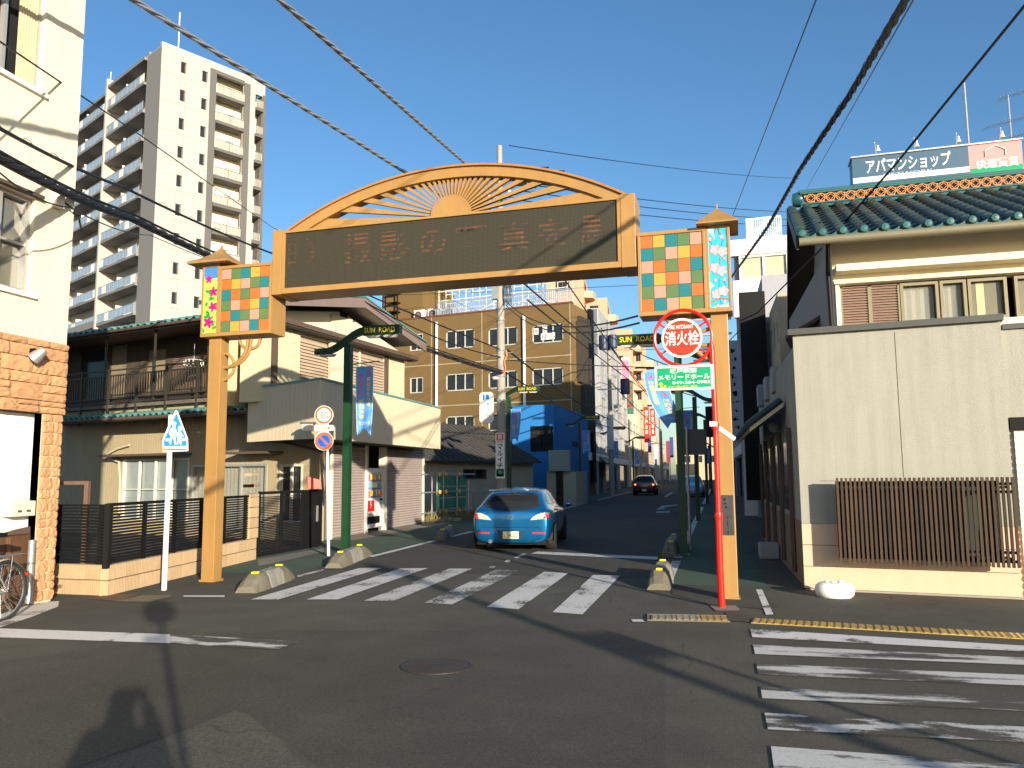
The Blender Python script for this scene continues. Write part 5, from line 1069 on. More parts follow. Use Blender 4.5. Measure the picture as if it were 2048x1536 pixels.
# vending machine
v0_, v1_ = us(731, 1000), us(768, 1000); FV = Fr(-8.5-vS+.04, v0_, 90)
vh0, vh1 = FV.hit(731, 1062)[0], FV.hit(767, 1062)[0]; zv = FV.hit(748, 936)[1]
# machine front faces the street; local u along Y
vm = thing('vending_machine', 'white drinks vending machine with a red logo panel under the shop fascia', 'vending machine', FV.w(vh0, 0, 0), FV.a); vw = vh1-vh0
B('cabinet', pm('vending white', (.78, .76, .70), rough=.35, var=.03), vm, 0, vw, .02, .7, .12, zv, bevel=.015)
B('door', pm('vending white', (.78, .76, .70)), vm, .01, vw-.01, -.02, .018, .14, zv-.02, bevel=.01); m = MB(); [m.box(x, x+.06, y, y+.06, 0, .12) for x in (.05, vw-.11) for y in (.05, .6)]; m.obj('foot', M_galv, vm)
zt_v = zv-.14; rowh = (zv-.14)*.16; cols_ = [(.7, .1, .02), (.75, .3, .02), (.8, .55, .1), (.15, .4, .1), (.1, .25, .6), (.65, .62, .55), (.7, .05, .03), (.8, .65, .15)]
B('display_window', pm('display back', (.55, .52, .45), rough=.5), vm, .08, vw*.82, -.026, -.0205, zv*.53, zv-.13)
R_ = random.Random(2)
for r in range(3):
    zr = zv*.55+r*(zv*.375)/3; nb_ = 10
    sh_ = B('can_row', pm('shelf grey blue', (.25, .28, .42), rough=.5), vm, .09, vw*.81, -.032, -.0265, zr-.02, zr+.03)
    for k in range(nb_):
        cc = cols_[(k+r*3) % 8] if r != 1 else cols_[(4, 4, 3, 7, 7, 5)[k % 6]]; m = MB(); x = .12+(vw*.82-.17)*k/(nb_-1); m.lathe((x, -.05, 0), [(.024, zr+.035), (.026, zr+.05), (.026, zr+.15), (.014, zr+.18)], 8); m.obj('drink_can', pm('can %.2f %.2f %.2f' % cc, cc, rough=.35), sh_)
lg = B('logo_panel', pm('logo red', (.78, .02, .015), rough=.35), vm, .08, vw*.42, -.028, -.0205, zv*.33, zv*.50)
m = MB(); uu, zz_ = vw*.22, zv*.435; m.v = []; 
for k in range(24):
    t = k/23; x = uu+.035*math.sin(t*6.28)+.03*(t-.5); z = zz_-.09+.2*t; t2 = (k+1)/23; x2 = uu+.035*math.sin(t2*6.28)+.03*(t2-.5); z2_ = zz_-.09+.2*t2
    if k < 23: m.face([(x-.02, -.029, z), (x+.02, -.029, z), (x2+.02, -.029, z2_), (x2-.02, -.029, z2_)])
m.obj('wave_logo', S_white, lg)
B('outlet', M_black, vm, .07, vw*.72, -.03, -.0205, zv*.14, zv*.25); B('coin_slot', M_black, vm, vw*.7, vw*.88, -.03, -.0205, zv*.49, zv*.52); B('coin_return', M_galv, vm, vw*.72, vw*.8, -.03, -.0205, zv*.42, zv*.46)
# small bracket lantern left of the speed sign
q = FSH.hit(625, 850, .8); bo_ = thing('wall_lantern', 'small grey box lantern on the splayed side of the shop fascia', 'lantern', (-8.75, 16.55, 2.62), rad(20)); B('box', M_galv, bo_, -.12, .12, -.3, -.1, 0, .16); B('cap', M_brown, bo_, -.16, .16, -.34, -.06, .161, .2)

# ---- low house with a dark roof, open lot, scaffold
FO = Fr(-11.0, 30.5, 77); 
p0, p1 = Vector((-11.6, 29.5, 0)), Vector((-8.9, 41.3, 0)); FO = Fr(p0.x, p0.y, math.degrees(math.atan2(p1.y-p0.y, p1.x-p0.x))); LO = (p1-p0).length
lo = fthing('low_house', 'low cream house with a long dark roof behind the scaffold frame', 'house', FO); ze1 = 2.35
u_a, u_b = FO.hit(926, 940)[0], FO.hit(972, 955)[0]; zwa, zwb = FO.hit(950, 958)[1], FO.hit(950, 938)[1]
M_low = pm('dull cream wall', (.42, .38, .27), rough=.8, var=.08, streak=.1)
wall_holes(lo, -6, LO, 0, ze1, 0, [(u_a, u_b, zwa, zwb)], M_low); window(lo, u_a, u_b, zwa, zwb, 0, 2, M_brown, M_glass, .05); B('back_wall', M_low, lo, -6, LO, 5, 5.2, 0, ze1); B('end_wall', M_low, lo, LO-.2, LO, .2, 5, 0, ze1)
m = MB(); rz = 4.2
m.face([(-6, -.4, ze1-.05), (LO+.3, -.4, ze1-.05), (LO+.3, 3, rz), (-6, 3, rz)]); m.face([(-6, 5.6, ze1-.05), (LO+.3, 5.6, ze1-.05), (LO+.3, 3, rz), (-6, 3, rz)]); m.face([(-6, -.4, ze1-.15), (LO+.3, -.4, ze1-.15), (LO+.3, -.4, ze1-.05), (-6, -.4, ze1-.05)]); m.obj('roof', pm('dark slate roof', (.06, .055, .05), rough=.8, var=.25, sc=8, streak=.2, bump=.4), lo)
m = MB(); [m.tube([(-6+i*.5, -.4+.02, ze1+.0), (-6+i*.5, 3, rz+.05)], .035, 5) for i in range(int((LO+6)/.5)+1)]; m.obj('roof_ridges', pm('dark slate roof', (.06, .055, .05)), lo)
M_pipe = M_galv; FP = Fr(-8.9, 28.2, 78); sc_ = fthing('scaffold', 'pipe scaffold frame with yellow clamps and a green net on the open lot', 'scaffold', FP)
SX = [(FP.hit(x, y0, 0)[0], FP.hit(x, y0, 0)[1]) for x, y0 in ((864, 944), (874, 941), (887, 942), (914, 953), (938, 960))]
for (u, z) in SX: m = MB(); m.tube([(u, 0, 0), (u, 0, z)], .028, 8); m.obj('upright', M_pipe, sc_)
for yy in (949, 984, 1024): 
    z = FP.hit(880, yy, 0)[1]; m = MB(); m.tube([(SX[0][0]-.8, -.04, z), (SX[-1][0]+.4, -.04, z)], .026, 8); m.obj('rail', M_pipe, sc_)
    for (u, zz_) in SX[1:4]: m = MB(); m.lathe((u+.06, -.1, z), [(.0, -.03), (.06, -.02), (.08, .02), (.05, .05), (0, .05)], 8, 'y'); m.obj('clamp', pm('yellow clamp', (.72, .38, .03), rough=.5), sc_)
m = MB(); n = 18; za = FP.hit(900, 952, .05)[1]
for i in range(n):
    a, b_ = SX[1][0]+.1+(SX[-1][0]-SX[1][0]-.3)*i/n, SX[1][0]+.1+(SX[-1][0]-SX[1][0]-.3)*(i+1)/n; f = lambda u, z: (u, .06+.05*math.sin(u*5+z), z)
    for j in range(4): m.face([f(a, za*(j/4)+.05), f(b_, za*(j/4)+.05), f(b_, za*(j+1)/4), f(a, za*(j+1)/4)])
m.obj('green_net', pm('green net', (.0, .20, .13), rough=.8, var=.2, alpha=.8), sc_, smooth=True)
random.seed(11); m = MB()
for i in range(420):
    u = random.uniform(SX[0][0]-.6, SX[-1][0]+.2); v = random.uniform(-.35, .4); w_ = FP.w(u, v); h1_ = random.uniform(.1, .45); dx, dy = random.uniform(-.15, .15), random.uniform(-.15, .15); m.face([(w_.x, w_.y, 0), (w_.x+.015, w_.y+.01, 0), (w_.x+dx+.012, w_.y+dy, h1_), (w_.x+dx, w_.y+dy, h1_)])
stuff(tag(m.obj('dry_grass', pm('dry grass', (.2, .17, .07), rough=.9, var=.3)), 'dry grass and weeds at the foot of the scaffold', 'grass'))
rk = thing('rubble_stones', 'broken concrete stones on the lot edge beside the shop wall', 'rubble', (-9.0, 27.0, 0))
for i in range(5):
    m = MB(); s = .12+.1*random.random(); m.box(-s, s, -s*.7, s*.7, 0, s*.8); o = m.obj('stone', M_conc, rk, bevel=.03); o.location = (random.uniform(-.4, .4), i*.28-.3, 0); o.rotation_euler = (random.uniform(-.2, .2), 0, random.random()*3)
cf = thing('lot_fence', 'low pale blue pipe fence across the open lot', 'fence', (0, 0, 0)); 
for i in range(6): q = FP.w(1.0+i*1.7, .9); MB().tube([(q.x, q.y, 0), (q.x, q.y, 1.0)], .03, 6).obj('fence_post', M_galv, cf)
for z in (.5, .95): a, b_ = FP.w(1, .9, z), FP.w(9.5, .9, z); MB().tube([a, b_], .02, 6).obj('fence_rail', M_galv, cf)

# ---- brown office
FB = Fr(-9.45, 58, -11); hb_ = FB.hit
M_bst = pm('mustard brown roughcast', (.15, .095, .034), rough=.9, var=.10, sc=.8, bump=.6, bsc=14, streak=.06, dirt=.03); M_jnt = pm('pale joint', (.35, .3, .2), rough=.8)
br = fthing('office_building', 'four storey mustard brown office with rounded windows behind the concrete pole', 'building', FB)
zp = hb_(1140, 606)[1]; uL_ = hb_(748, 700)[0]
ws = []
for y0, y1, yo in ((696, 660, 0), (781, 747, 0), (866, 832, 0)):
    for k, (x0, x1, d) in enumerate(((892, 949, 0), (977, 1035, -5), (1065, 1127, -11))):
        ws.append((hb_(x0, y0)[0], hb_(x1, y0)[0], hb_((x0+x1)/2, y0+d)[1], hb_((x0+x1)/2, y1+d)[1]))
for y0, y1 in ((786, 755), (701, 668)): ws.append((hb_(820, y0)[0], hb_(846, y0)[0], hb_(833, y0)[1], hb_(833, y1)[1]))
wall_holes(br, uL_, 0, 0, zp, 0, ws, M_bst, th=.3)
for i, w_ in enumerate(ws):
    window(br, *w_, .05, 3 if i < 9 else 2, pm('silver frame', (.5, .5, .46), rough=.4), M_glass, .07, dep=.1)
    if i < 9:
        cc = .28; m = MB()
        for (cx0, sx_, cz0, sz_) in ((w_[0], 1, w_[2], 1), (w_[1], -1, w_[2], 1), (w_[0], 1, w_[3], -1), (w_[1], -1, w_[3], -1)):
            pts = [(cx0, cz0)]+[(cx0+sx_*(cc-cc*math.sin(t)), cz0+sz_*(cc-cc*math.cos(t))) for t in [math.pi/2*k/5 for k in range(6)]]; m.prism(pts, -.001, .045)
        m.obj('rounded_corner', M_bst, br)
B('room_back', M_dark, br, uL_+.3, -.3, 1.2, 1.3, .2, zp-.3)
c_cards = ws[2]; wdt = c_cards[1]-c_cards[0]
for fx, fz, ch in ((.14, .5, '中'), (.42, .55, '小'), (.36, .12, ''), (.52, .12, ''), (.67, .12, '')):
    x = c_cards[0]+fx*wdt; z = c_cards[2]+.08+fz*(c_cards[3]-c_cards[2]-.2); cd = B('paper_sign', S_white, br, x-.2, x+.16, -.01, .0, z, z+.5)
    m = MB(); put_text(m, ch, x-.14, x+.1, z+.12, z+.4, -.012) if ch else [m.box(x-.12+.1*k, x-.08+.1*k, -.0125, -.0105, z+.12+.1*(k % 2), z+.4-.08*k) for k in range(3)]; m.obj('lettering', M_black, cd)
for x in (863, 964, 1141): u = hb_(x, 700)[0]; B('joint', M_jnt, br, u-.035, u+.035, -.006, -.001, .5, zp)
for y in (720, 806): z = hb_(1000, y)[1]; B('joint', M_jnt, br, uL_, 0, -.008, -.0065, z-.035, z+.035)
for x, yt in ((875, 645), (1049, 632)): u, z = hb_(x, yt); m = MB(); m.tube([(u, -.15, 1), (u, -.15, z)], .11, 10); m.obj('drainpipe', M_white, br, smooth=True)
B('parapet_cap', pm('rust red cap', (.15, .05, .035), rough=.7), br, uL_, .05, -.06, .4, zp, zp+.12)
# street side face with dark fins
DS = 4.6; B('side_wall', M_bst, br, -.3, 0, .301, DS, 0, zp); B('back_wall', M_bst, br, uL_, 0, DS, DS+.3, 0, zp); B('roof', M_conc, br, uL_, -.3, .301, DS, zp-.6, zp-.4); B('left_wall', M_bst, br, uL_-.3, uL_-.001, 0, DS, 0, zp)
for k in range(9): v = .9+k*.3; B('fin', pm('dark brown fin', (.05, .04, .03), rough=.6), br, .001, .35, v, v+.12, 4.8 if k > 2 else 8.5, zp-1.2+(k % 2)*.4)
B('dark_panel', M_black, br, .001, .28, 3.6, 4.3, 1, zp+.2)
# left stair tower
uT0, uT1 = hb_(744, 620)[0], hb_(826, 620)[0]; B('stair_tower', M_bst, br, uT0, uT1, 1.5, 7, zp-.4, hb_(800, 577)[1]+.8)
m = MB(); uu = hb_(770, 600)[0]; [m.box(uu-.6, uu+.6, .9, 1.45, zp-3+k*.8, zp-2.93+k*.8) for k in range(8)]; [m.box(x-.04, x+.04, .9, 1.0, zp-3, zp+3) for x in (uu-.6, uu+.6)]; m.obj('escape_stair', M_black, br)
# roof rail
m = MB(); n = 70
for i in range(n+1): u = uL_+6+(0-uL_-6)*i/n; m.box(u-.03, u+.03, .2, .26, zp+.12, zp+1.15)
m.box(uL_+6, 0, .2, .26, zp+1.12, zp+1.2); m.obj('roof_rail', pm('pale blue rail', (.25, .3, .38), rough=.5), br)
for k, x in enumerate((838, 866, 900)):
    q = hb_(x, 622, 1.0); ac = thing('rooftop_unit', ('left', 'middle', 'right')[k]+' one of three white air conditioner units on the brown office roof', 'air conditioner', FB.w(q[0], 1.0, zp+.1), FB.a, 'air conditioner units on the brown office roof'); B('case', M_white, ac, -.5, .5, 0, .5, 0, .85, bevel=.02); m = MB(); ring(m, -.1, .42, -.006, .12, .33, 16); disc(m, -.1, .42, -.008, -.001, .1); m.obj('fan_grille', M_brown, ac)
# billboard steel frame
bf = fthing('billboard_frame', 'empty white steel billboard frame on the brown office roof', 'frame', FB); m = MB(); x0, x1 = hb_(878, 600, 3)[0], hb_(1135, 580, 3)[0]; zt_ = zp+3.6; zb2_ = zp+.4
for i in range(10):
    x = x0+(x1-x0)*i/9
    for v in (3, 4.2): m.box(x-.03, x+.03, v-.03, v+.03, zb2_-1, zt_)
    m.box(x-.03, x+.03, 3, 4.2, zt_-.06, zt_)
for j in range(5):
    z = zb2_+(zt_-zb2_)*j/4
    for v in (3, 4.2): m.box(x0, x1, v-.03, v+.03, z-.03, z+.03)
for i in range(0, 12, 3): x = x0+(x1-x0)*i/12; m.tube([(x, 3, zb2_), (x+(x1-x0)/6, 4.2, zb2_+1.4)], .04, 5)
m.obj('lattice', pm('white steel', (.72, .66, .5), rough=.5), bf)

# ---- blue shop
qb = ony(1108, 850, 44.5); FU = Fr(qb.x, 44.5, -3); bl_ = fthing('blue_shop', 'bright blue two storey shop in front of the brown office', 'shop', FU); zbt = FU.hit(1100, 809)[1]
M_blu = pm('bright blue render', (.015, .16, .42), rough=.7, var=.06, streak=.05); ub0_ = FU.hit(1031, 850)[0]; wq = (FU.hit(1061, 880)[0], FU.hit(1106, 880)[0], FU.hit(1080, 903)[1], FU.hit(1080, 852)[1])
wall_holes(bl_, ub0_, 0, 0, zbt, 0, [wq], M_blu); window(bl_, *wq, .02, 2, M_black, M_glass, .06, bars=2); yb2 = onx(1160, 850, qb.x).y-44.5; B('side_wall', M_blu, bl_, -.2, 0, .2, yb2, 0, zbt); B('back_wall', M_blu, bl_, ub0_, 0, yb2, yb2+.2, 0, zbt); B('left_wall', M_blu, bl_, ub0_-.2, ub0_-.001, 0, yb2, 0, zbt); B('roof', M_conc, bl_, ub0_, -.2, .2, yb2, zbt-.5, zbt-.3)
B('side_window', M_black, bl_, .001, .03, yb2*.5, yb2*.75, zbt-2.2, zbt-1.9)
# small grey porch shop at the street line
qs = ony(1118, 960, 42.2); FSm = Fr(qs.x-.75, 42.2, -4); sm = fthing('porch_shop', 'small grey green shop front with a dark door below the blue shop', 'shop', FSm); zs = FSm.hit(1110, 900)[1]; B('parapet', pm('grey green board', (.28, .31, .26), rough=.7), sm, FSm.hit(1097, 920)[0], FSm.hit(1139, 920)[0], 0, .3, FSm.hit(1110, 942)[1], zs); B('wall', M_low, sm, FSm.hit(1090, 920)[0], FSm.hit(1149, 920)[0], .31, 3, 0, FSm.hit(1110, 943)[1]); x0, x1 = FSm.hit(1109, 970)[0], FSm.hit(1124, 970)[0]; dr = B('door', pm('dark red door', (.06, .015, .01), rough=.5), sm, x0, x1, .28, .309, 0, 2.1); B('pane', M_glass, dr, x0+.08, x1-.08, .27, .279, .5, 1.8)

# ---- further street buildings, left side
def block(name, label, cat, X, Y0, Y1, W_, H_, wallm, rows=2, cols=3, win=True, side='L', shopm=None, wz0=3.6):
    "box building facing the street: side L has its street face at x=X facing +x"
    F = Fr(X, Y0, 90) if side == 'L' else Fr(X, Y1, -90); L_ = Y1-Y0; t = fthing(name, label, cat, F)
    hol = []
    if win:
        for r in range(rows):
            for c_ in range(cols):
                a = L_*(c_+.2)/cols; b_ = L_*(c_+.8)/cols; z0 = wz0+r*(H_-wz0)/rows; hol.append((a, b_, z0, z0+(H_-wz0)/rows*.55))
    hol2 = [(L_*.08, L_*.92, .0, 2.6)]
    wall_holes(t, 0, L_, 0, H_, 0, hol+hol2, wallm, .25); 
    for q in hol: window(t, *q, .04, 2, M_alu, M_glass, .07)
    B('shopfront', shopm or M_glass, t, L_*.08, L_*.92, .3, .35, 0, 2.6); B('fascia_sign', M_white, t, L_*.05, L_*.95, -.12, -.001, 2.7, 3.3)
    # end wall facing the camera, with windows
    e0 = (0, .25) if side == 'L' else (L_-.25, L_)
    B('end_wall', wallm, t, e0[0], e0[1], .251, W_, 0, H_); o0 = (L_-.25, L_) if side == 'L' else (0, .25); B('end_wall', wallm, t, o0[0], o0[1], .251, W_, 0, H_); B('back_wall', wallm, t, 0, L_, W_, W_+.25, 0, H_); B('roof', M_conc, t, .26, L_-.26, .26, W_-.01, H_-.5, H_-.3)
    if win:
        for r in range(rows):
            z0 = wz0+r*(H_-wz0)/rows
            for k in range(2):
                v0_ = W_*(.12+.42*k); x = -.03 if side == 'L' else L_+.001; B('end_window', M_glass, t, x, x+.029, v0_, v0_+min(2, W_*.25), z0, z0+(H_-wz0)/rows*.5); 
    return t
M_gry = pm('grey render', (.32, .33, .34), rough=.8, var=.1, streak=.15); M_wht = pm('white render', (.42, .41, .38), rough=.8, var=.08, streak=.12); M_pnk = pm('salmon tile', (.50, .30, .20), rough=.7, var=.05); M_tan = pm('tan render', (.45, .36, .24), rough=.8, var=.1)
t = block('grey_building', 'grey and white five storey building left of the second utility pole', 'building', -9.3, 73, 88, 7, 17, M_gry, 4, 3)
B('dark_band', pm('slate cladding', (.12, .13, .15), rough=.6), t, -.02, -.002, .2, 5.5, 12.5, 16.9)
q = onx(1253, 720, -9.2)
t = block('pale_building', 'pale building carrying the green vertical sign', 'building', -9.4, 88.4, 100, 6, 15, M_wht, 3, 2)
vs_ = thing('vertical_sign', 'dark green projecting vertical sign with red characters', 'sign', (-8.6, 86, 0)); za, zb = ony(1258, 828, 86).z, ony(1258, 762, 86).z; x0, x1 = ony(1254, 800, 86).x+8.6, ony(1266, 800, 86).x+8.6
sb_ = B('board', pm('dark green board', (.03, .14, .09), rough=.5), vs_, x0, x1, 0, .25, za, zb); m = MB(); vtext(m, '中華料理', x0+.12, x1-.12, za+.6, zb-.1, -.003); m.obj('red_lettering', S_red, sb_)
t = thing('vertical_sign', 'pink and white vertical board above the green sign', 'sign', (-8.8, 87.5, 0)); m = MB(); za, zb = ony(1252, 800, 87.5).z, ony(1252, 715, 87.5).z; B('board', pm('pale board', (.6, .55, .55), rough=.5), t, .0, .9, 0, .2, za, zb); B('pink_field', pm('pink board', (.65, .2, .3), rough=.5), t, .05, .85, -.02, -.002, za+1.2, zb-.3)
q = onx(1205, 960, -8.5)
t = block('grey_shop', 'low grey shop with pale shutters beyond the blue shop', 'shop', -8.7, 56, 66, 1.2, 3.9, M_gry, win=False, shopm=M_shut)
t = block('green_awning_shop', 'two storey shop with green awnings under the second utility pole', 'shop', -8.9, 66.5, 72.5, 5, 6.5, M_gry, 1, 2)
aw = MB(); [aw.face([(k*1.5, -.02, 3.2), ((k+1)*1.5-.1, -.02, 3.2), ((k+1)*1.5-.1, -1.0, 2.5), (k*1.5, -1.0, 2.5)]) for k in range(4)]; [aw.face([(k*1.5, -1.0, 2.5), ((k+1)*1.5-.1, -1.0, 2.5), ((k+1)*1.5-.1, -1.0, 2.2), (k*1.5, -1.0, 2.2)]) for k in range(4)]; aw.obj('awning', pm('green awning', (.01, .16, .08), rough=.7), t)
t = block('cream_tower_shop', 'sunlit cream building end left of the red vertical sign', 'building', -9.6, 104, 118, 5, 13, pm('bright cream render', (.75, .62, .40), rough=.8, var=.05), 3, 3)
t = block('brown_shop', 'brown building beyond the cream one on the left of the street', 'building', -9.4, 119, 150, 6, 11, M_tan, 3, 6)
t = block('far_shop', 'farthest pale shop row closing the left of the street', 'building', -9, 152, 200, 6, 8, M_wht, 2, 8)
t = thing('vertical_sign', 'tall red and white twin vertical sign over the street', 'sign', (ony(1289, 900, 100).x, 100, 0)); za, zb = ony(1292, 885, 100).z, ony(1292, 814, 100).z
for k, (x, w_) in enumerate(((0, .65), (.8, .6))):
    b4 = B('board', S_red, t, x, x+w_, 0, .2, za+k*.8, zb-k*.2); m = MB(); vtext(m, '居酒屋本店' if k == 0 else '個室宴会', x+.14, x+w_-.14, za+1, zb-.4, -.004); m.obj('lettering', S_white, b4)
for k, (px, Y, y0, y1, mt, lb) in enumerate(((1296, 118, 905, 858, pm('navy cloth', (.03, .05, .25), rough=.7), 'navy upright sign far along the left pavement'), (1309, 140, 918, 880, S_white, 'pale upright sign far along the left pavement'), (1322, 150, 930, 896, pm('dull yellow board', (.3, .2, .08), rough=.6), 'dull yellow upright sign far along the left pavement'), (1333, 160, 925, 870, pm('maroon board', (.2, .03, .03), rough=.6), 'maroon upright sign at the far left end of the street'), (1340, 128, 915, 862, pm('navy cloth', (.03, .05, .25)), 'navy blue upright sign near the far end of the street'))):
    a, b_ = ony(px, y0, Y), ony(px+6, y1+12, Y); t = thing('projecting_sign', lb, 'sign', (a.x, Y, 0)); B('board', mt, t, 0, b_.x-a.x, 0, .2, a.z, b_.z); MB().tube([(0, .1, 0), (0, .1, a.z)], .05, 6).obj('pole', M_galv, t)
# building closing the far end
B_ = thing('end_building', 'tan building with windows closing the view down the street', 'building', (4, 215, 0)); wall_ = wall_holes(B_, -12, 16, 0, 12, 0, [(-10+3*i, -8.2+3*i, 4.5, 6.3) for i in range(8)], M_tan); B('roof', M_conc, B_, -12, 16, .21, 10, 11.5, 12); [window(B_, -10+3*i, -8.2+3*i, 4.5, 6.3, .05, 2) for i in range(8)]

# ---- pink flats, stepped
for k, (xa, xb, yt, Y, lb, dz) in enumerate(((1092, 1166, 548, 112, 'tallest salmon pink stepped flats block behind the brown office', 12), (1167, 1214, 596, 116, 'second salmon pink flats block with rounded balconies', 11), (1214, 1264, 658, 121, 'third lower salmon pink flats block', 10), (1264, 1291, 690, 125, 'lowest salmon pink flats block at right', 9))):
    a, b_ = ony(xa, yt, Y), ony(xb, yt, Y); F = Fr(a.x, Y, 4); wd = (b_.x-a.x); Hh = (a.z+b_.z)/2; t = fthing('apartment_block', lb, 'apartment block', F); fl_ = 3.0
    hol = []
    z = Hh-2.6
    while z > 3: hol.append((wd*.25, wd*.62, z, z+1.5)); z -= fl_
    wall_holes(t, 0, wd, 0, Hh, 0, hol, M_pnk, .3); [window(t, *q, .05, 2, M_brown, M_glass, .08) for q in hol]
    B('side_wall', M_pnk, t, wd-.3, wd, .301, dz, 0, Hh); B('back_wall', M_pnk, t, 0, wd, dz, dz+.3, 0, Hh); B('left_wall', M_pnk, t, 0, .3, .301, dz, 0, Hh); B('roof', M_pnk, t, .31, wd-.31, .31, dz-.01, Hh-.7, Hh-.5)
    z = Hh-3.2
    for j in range(7):
        if z < 4: break
        m = MB(); m.prism([(wd+.0, 1), (wd+1.2, 1.6), (wd+1.5, 3), (wd+1.2, 4.4), (wd+0, 5)], z-.1, z+.9, 'z'); m.obj('balcony', M_pnk, t); B('side_opening', M_brown, t, wd+.001, wd+.03, 1.5, 4.4, z+.9, z+2.3); z -= fl_
# ---- apartment tower
a = ony(315, 300, 82); FT = Fr(a.x, 82, 62); ht_ = FT.hit
tw = fthing('apartment_tower', 'tall white and grey apartment tower with balconies at upper left', 'apartment tower', FT)
M_tw = pm('white tower tile', (.39, .375, .335), rough=.7, var=.03, streak=.03); M_tg = pm('grey tower tile', (.11, .105, .10), rough=.7, var=.05); M_tm = pm('mid grey tower', (.20, .195, .185), rough=.7, var=.05); M_gp = pm('pale balcony glass', (.30, .36, .42), rough=.2, var=.1, spec=.7)
zT = (ht_(315, 80)[1]+ht_(500, 151)[1])/2; WT = ht_(527, 300)[0]; zb = 2.0
zf_ = [ht_(361, y)[1] for y in (133, 191, 247, 304, 362, 421, 480, 539, 598)]; FLR = (zf_[0]-zf_[-1])/8; zf_ = [zf_[0]-FLR*i for i in range(15)]
x1a, x1b = ht_(355, 300)[0], ht_(366, 300)[0]; x2a, x2b = ht_(399, 300)[0], ht_(410, 300)[0]
xc0, xc1, xd0, xd1, xe0, xe1 = [ht_(x, 330)[0] for x in (414, 427, 484, 496, 507, 522)]
zb15 = [z for z in zf_ if z > 4]
hol = [(x1a, x1b, z-.75, z+.75) for z in zb15]+[(x2a, x2b, z-.85, z+.65) for z in zb15]+[(xc1, xd0, 3, zT-1.5), (xe0, xe1, 3, zT-2.2)]
wall_holes(tw, 0, WT, 0, zT, 0, hol, M_tw, .4)
for z in zb15:
    for (xa, xb, z0, z1) in ((x1a, x1b, z-.75, z+.75), (x2a, x2b, z-.85, z+.65)): window(tw, xa, xb, z0, z1, .25, 1, M_tg, M_glass, .08)
B('grey_pier', M_tg, tw, xc0, xc1-.01, -.1, -.002, 0, zT-1.0); B('grey_pier', M_tg, tw, xd0, xd1, -.1, -.002, 0, zT-1.2); B('grey_pier', M_tg, tw, xe1, WT+.1, -.1, 3, 0, zT-2.0); B('grey_lintel', M_tg, tw, xc1, xd0, -.09, .39, zT-1.49, zT-1.0)
B('recess_wall', pm('cream tower recess', (.74, .68, .52), rough=.7), tw, xc1, xe1, 1.6, 1.8, 3, zT-1)
for z in zb15:
    zs_ = z-1.55
    for xa, xb in ((xc1, xd0), (xe0, xe1)):
        B('balcony_slab', M_tg, tw, xa+.005, xb-.005, -.25, 1.59, zs_-.55, zs_-.15); m = MB(); n = 6
        for k in range(n): p_ = xa+(xb-xa)*k/n; m.box(p_+.03, xa+(xb-xa)*(k+1)/n-.03, -.22, -.19, zs_-.10, zs_+.95)
        bp = m.obj('balcony_panel', pm('smoky balcony panel', (.35, .33, .29), rough=.3, var=.1), tw); B('top_rail', M_tg, tw, xa+.005, xb-.005, -.24, -.17, zs_+.96, zs_+1.03)
    wx = xc1+(xd0-xc1)*.62; window(tw, wx, wx+(xd0-xc1)*.25, zs_, zs_+2.0, 1.56, 2, M_tg, M_glass, .07, dep=.03); B('light_pipe', M_white, tw, xd0-.16, xd0-.06, -.02, .1, zs_-.1, zs_+1.2)
    B('inner_window', M_glass, tw, xe0+.1, xe0+.7, 1.55, 1.59, zs_+.2, zs_+1.8)
B('top_slab', M_tw, tw, 0, WT, .401, 14, zT-.9, zT-.5); B('far_wall', M_tw, tw, WT-.3, WT, 3, 14, 0, zT)
for i in range(1, 14): z = zT-i*FLR; B('floor_joint', M_tm, tw, 0, xc0, -.012, -.001, z-.02, z+.02)
for x in (x1a, x1b): B('vertical_joint', M_tm, tw, x-.02, x+.02, -.018, -.013, 3, zT)
# left face: local plane x=0, running away along +y
FTl = Fr(FT.o.x, FT.o.y, 62-90); hl_ = FTl.hit   # u negative along the face
vy = lambda px, py: -hl_(px, py)[0]
DT = 30.0; ve = vy(287, 300); vm0, vm1 = vy(215, 300), vy(206, 300)
B('corner_pier', M_tm, tw, -.03, -.002, 0, ve, 0, zT-.6); B('corner_side', M_tm, tw, .0, .4, ve-.4, ve, 0, zT)
B('inner_wall', pm('balcony back wall', (.42, .41, .40), rough=.8), tw, 1.8, 2.0, ve+.01, DT, 0, zT-1); B('divider_fin', M_tw, tw, -.5, 1.79, vm0, vm0+.45, 0, zT+.3)
B('end_fin', M_tw, tw, -.3, 1.79, DT, DT+.3, 0, zT)
B('roof_slab', M_tm, tw, -.4, 1.79, ve+.001, vm0-.001, zT-1.1, zT-.7); B('roof_slab', M_tm, tw, -.4, 1.79, vm0+.451, DT-.001, zT-1.9, zT-1.5); B('body_roof', M_tm, tw, 2.001, 14, 3.01, DT, zT-1.4, zT-1.1); B('back_wall', M_tw, tw, 14, 14.3, 3, DT, 0, zT-1)
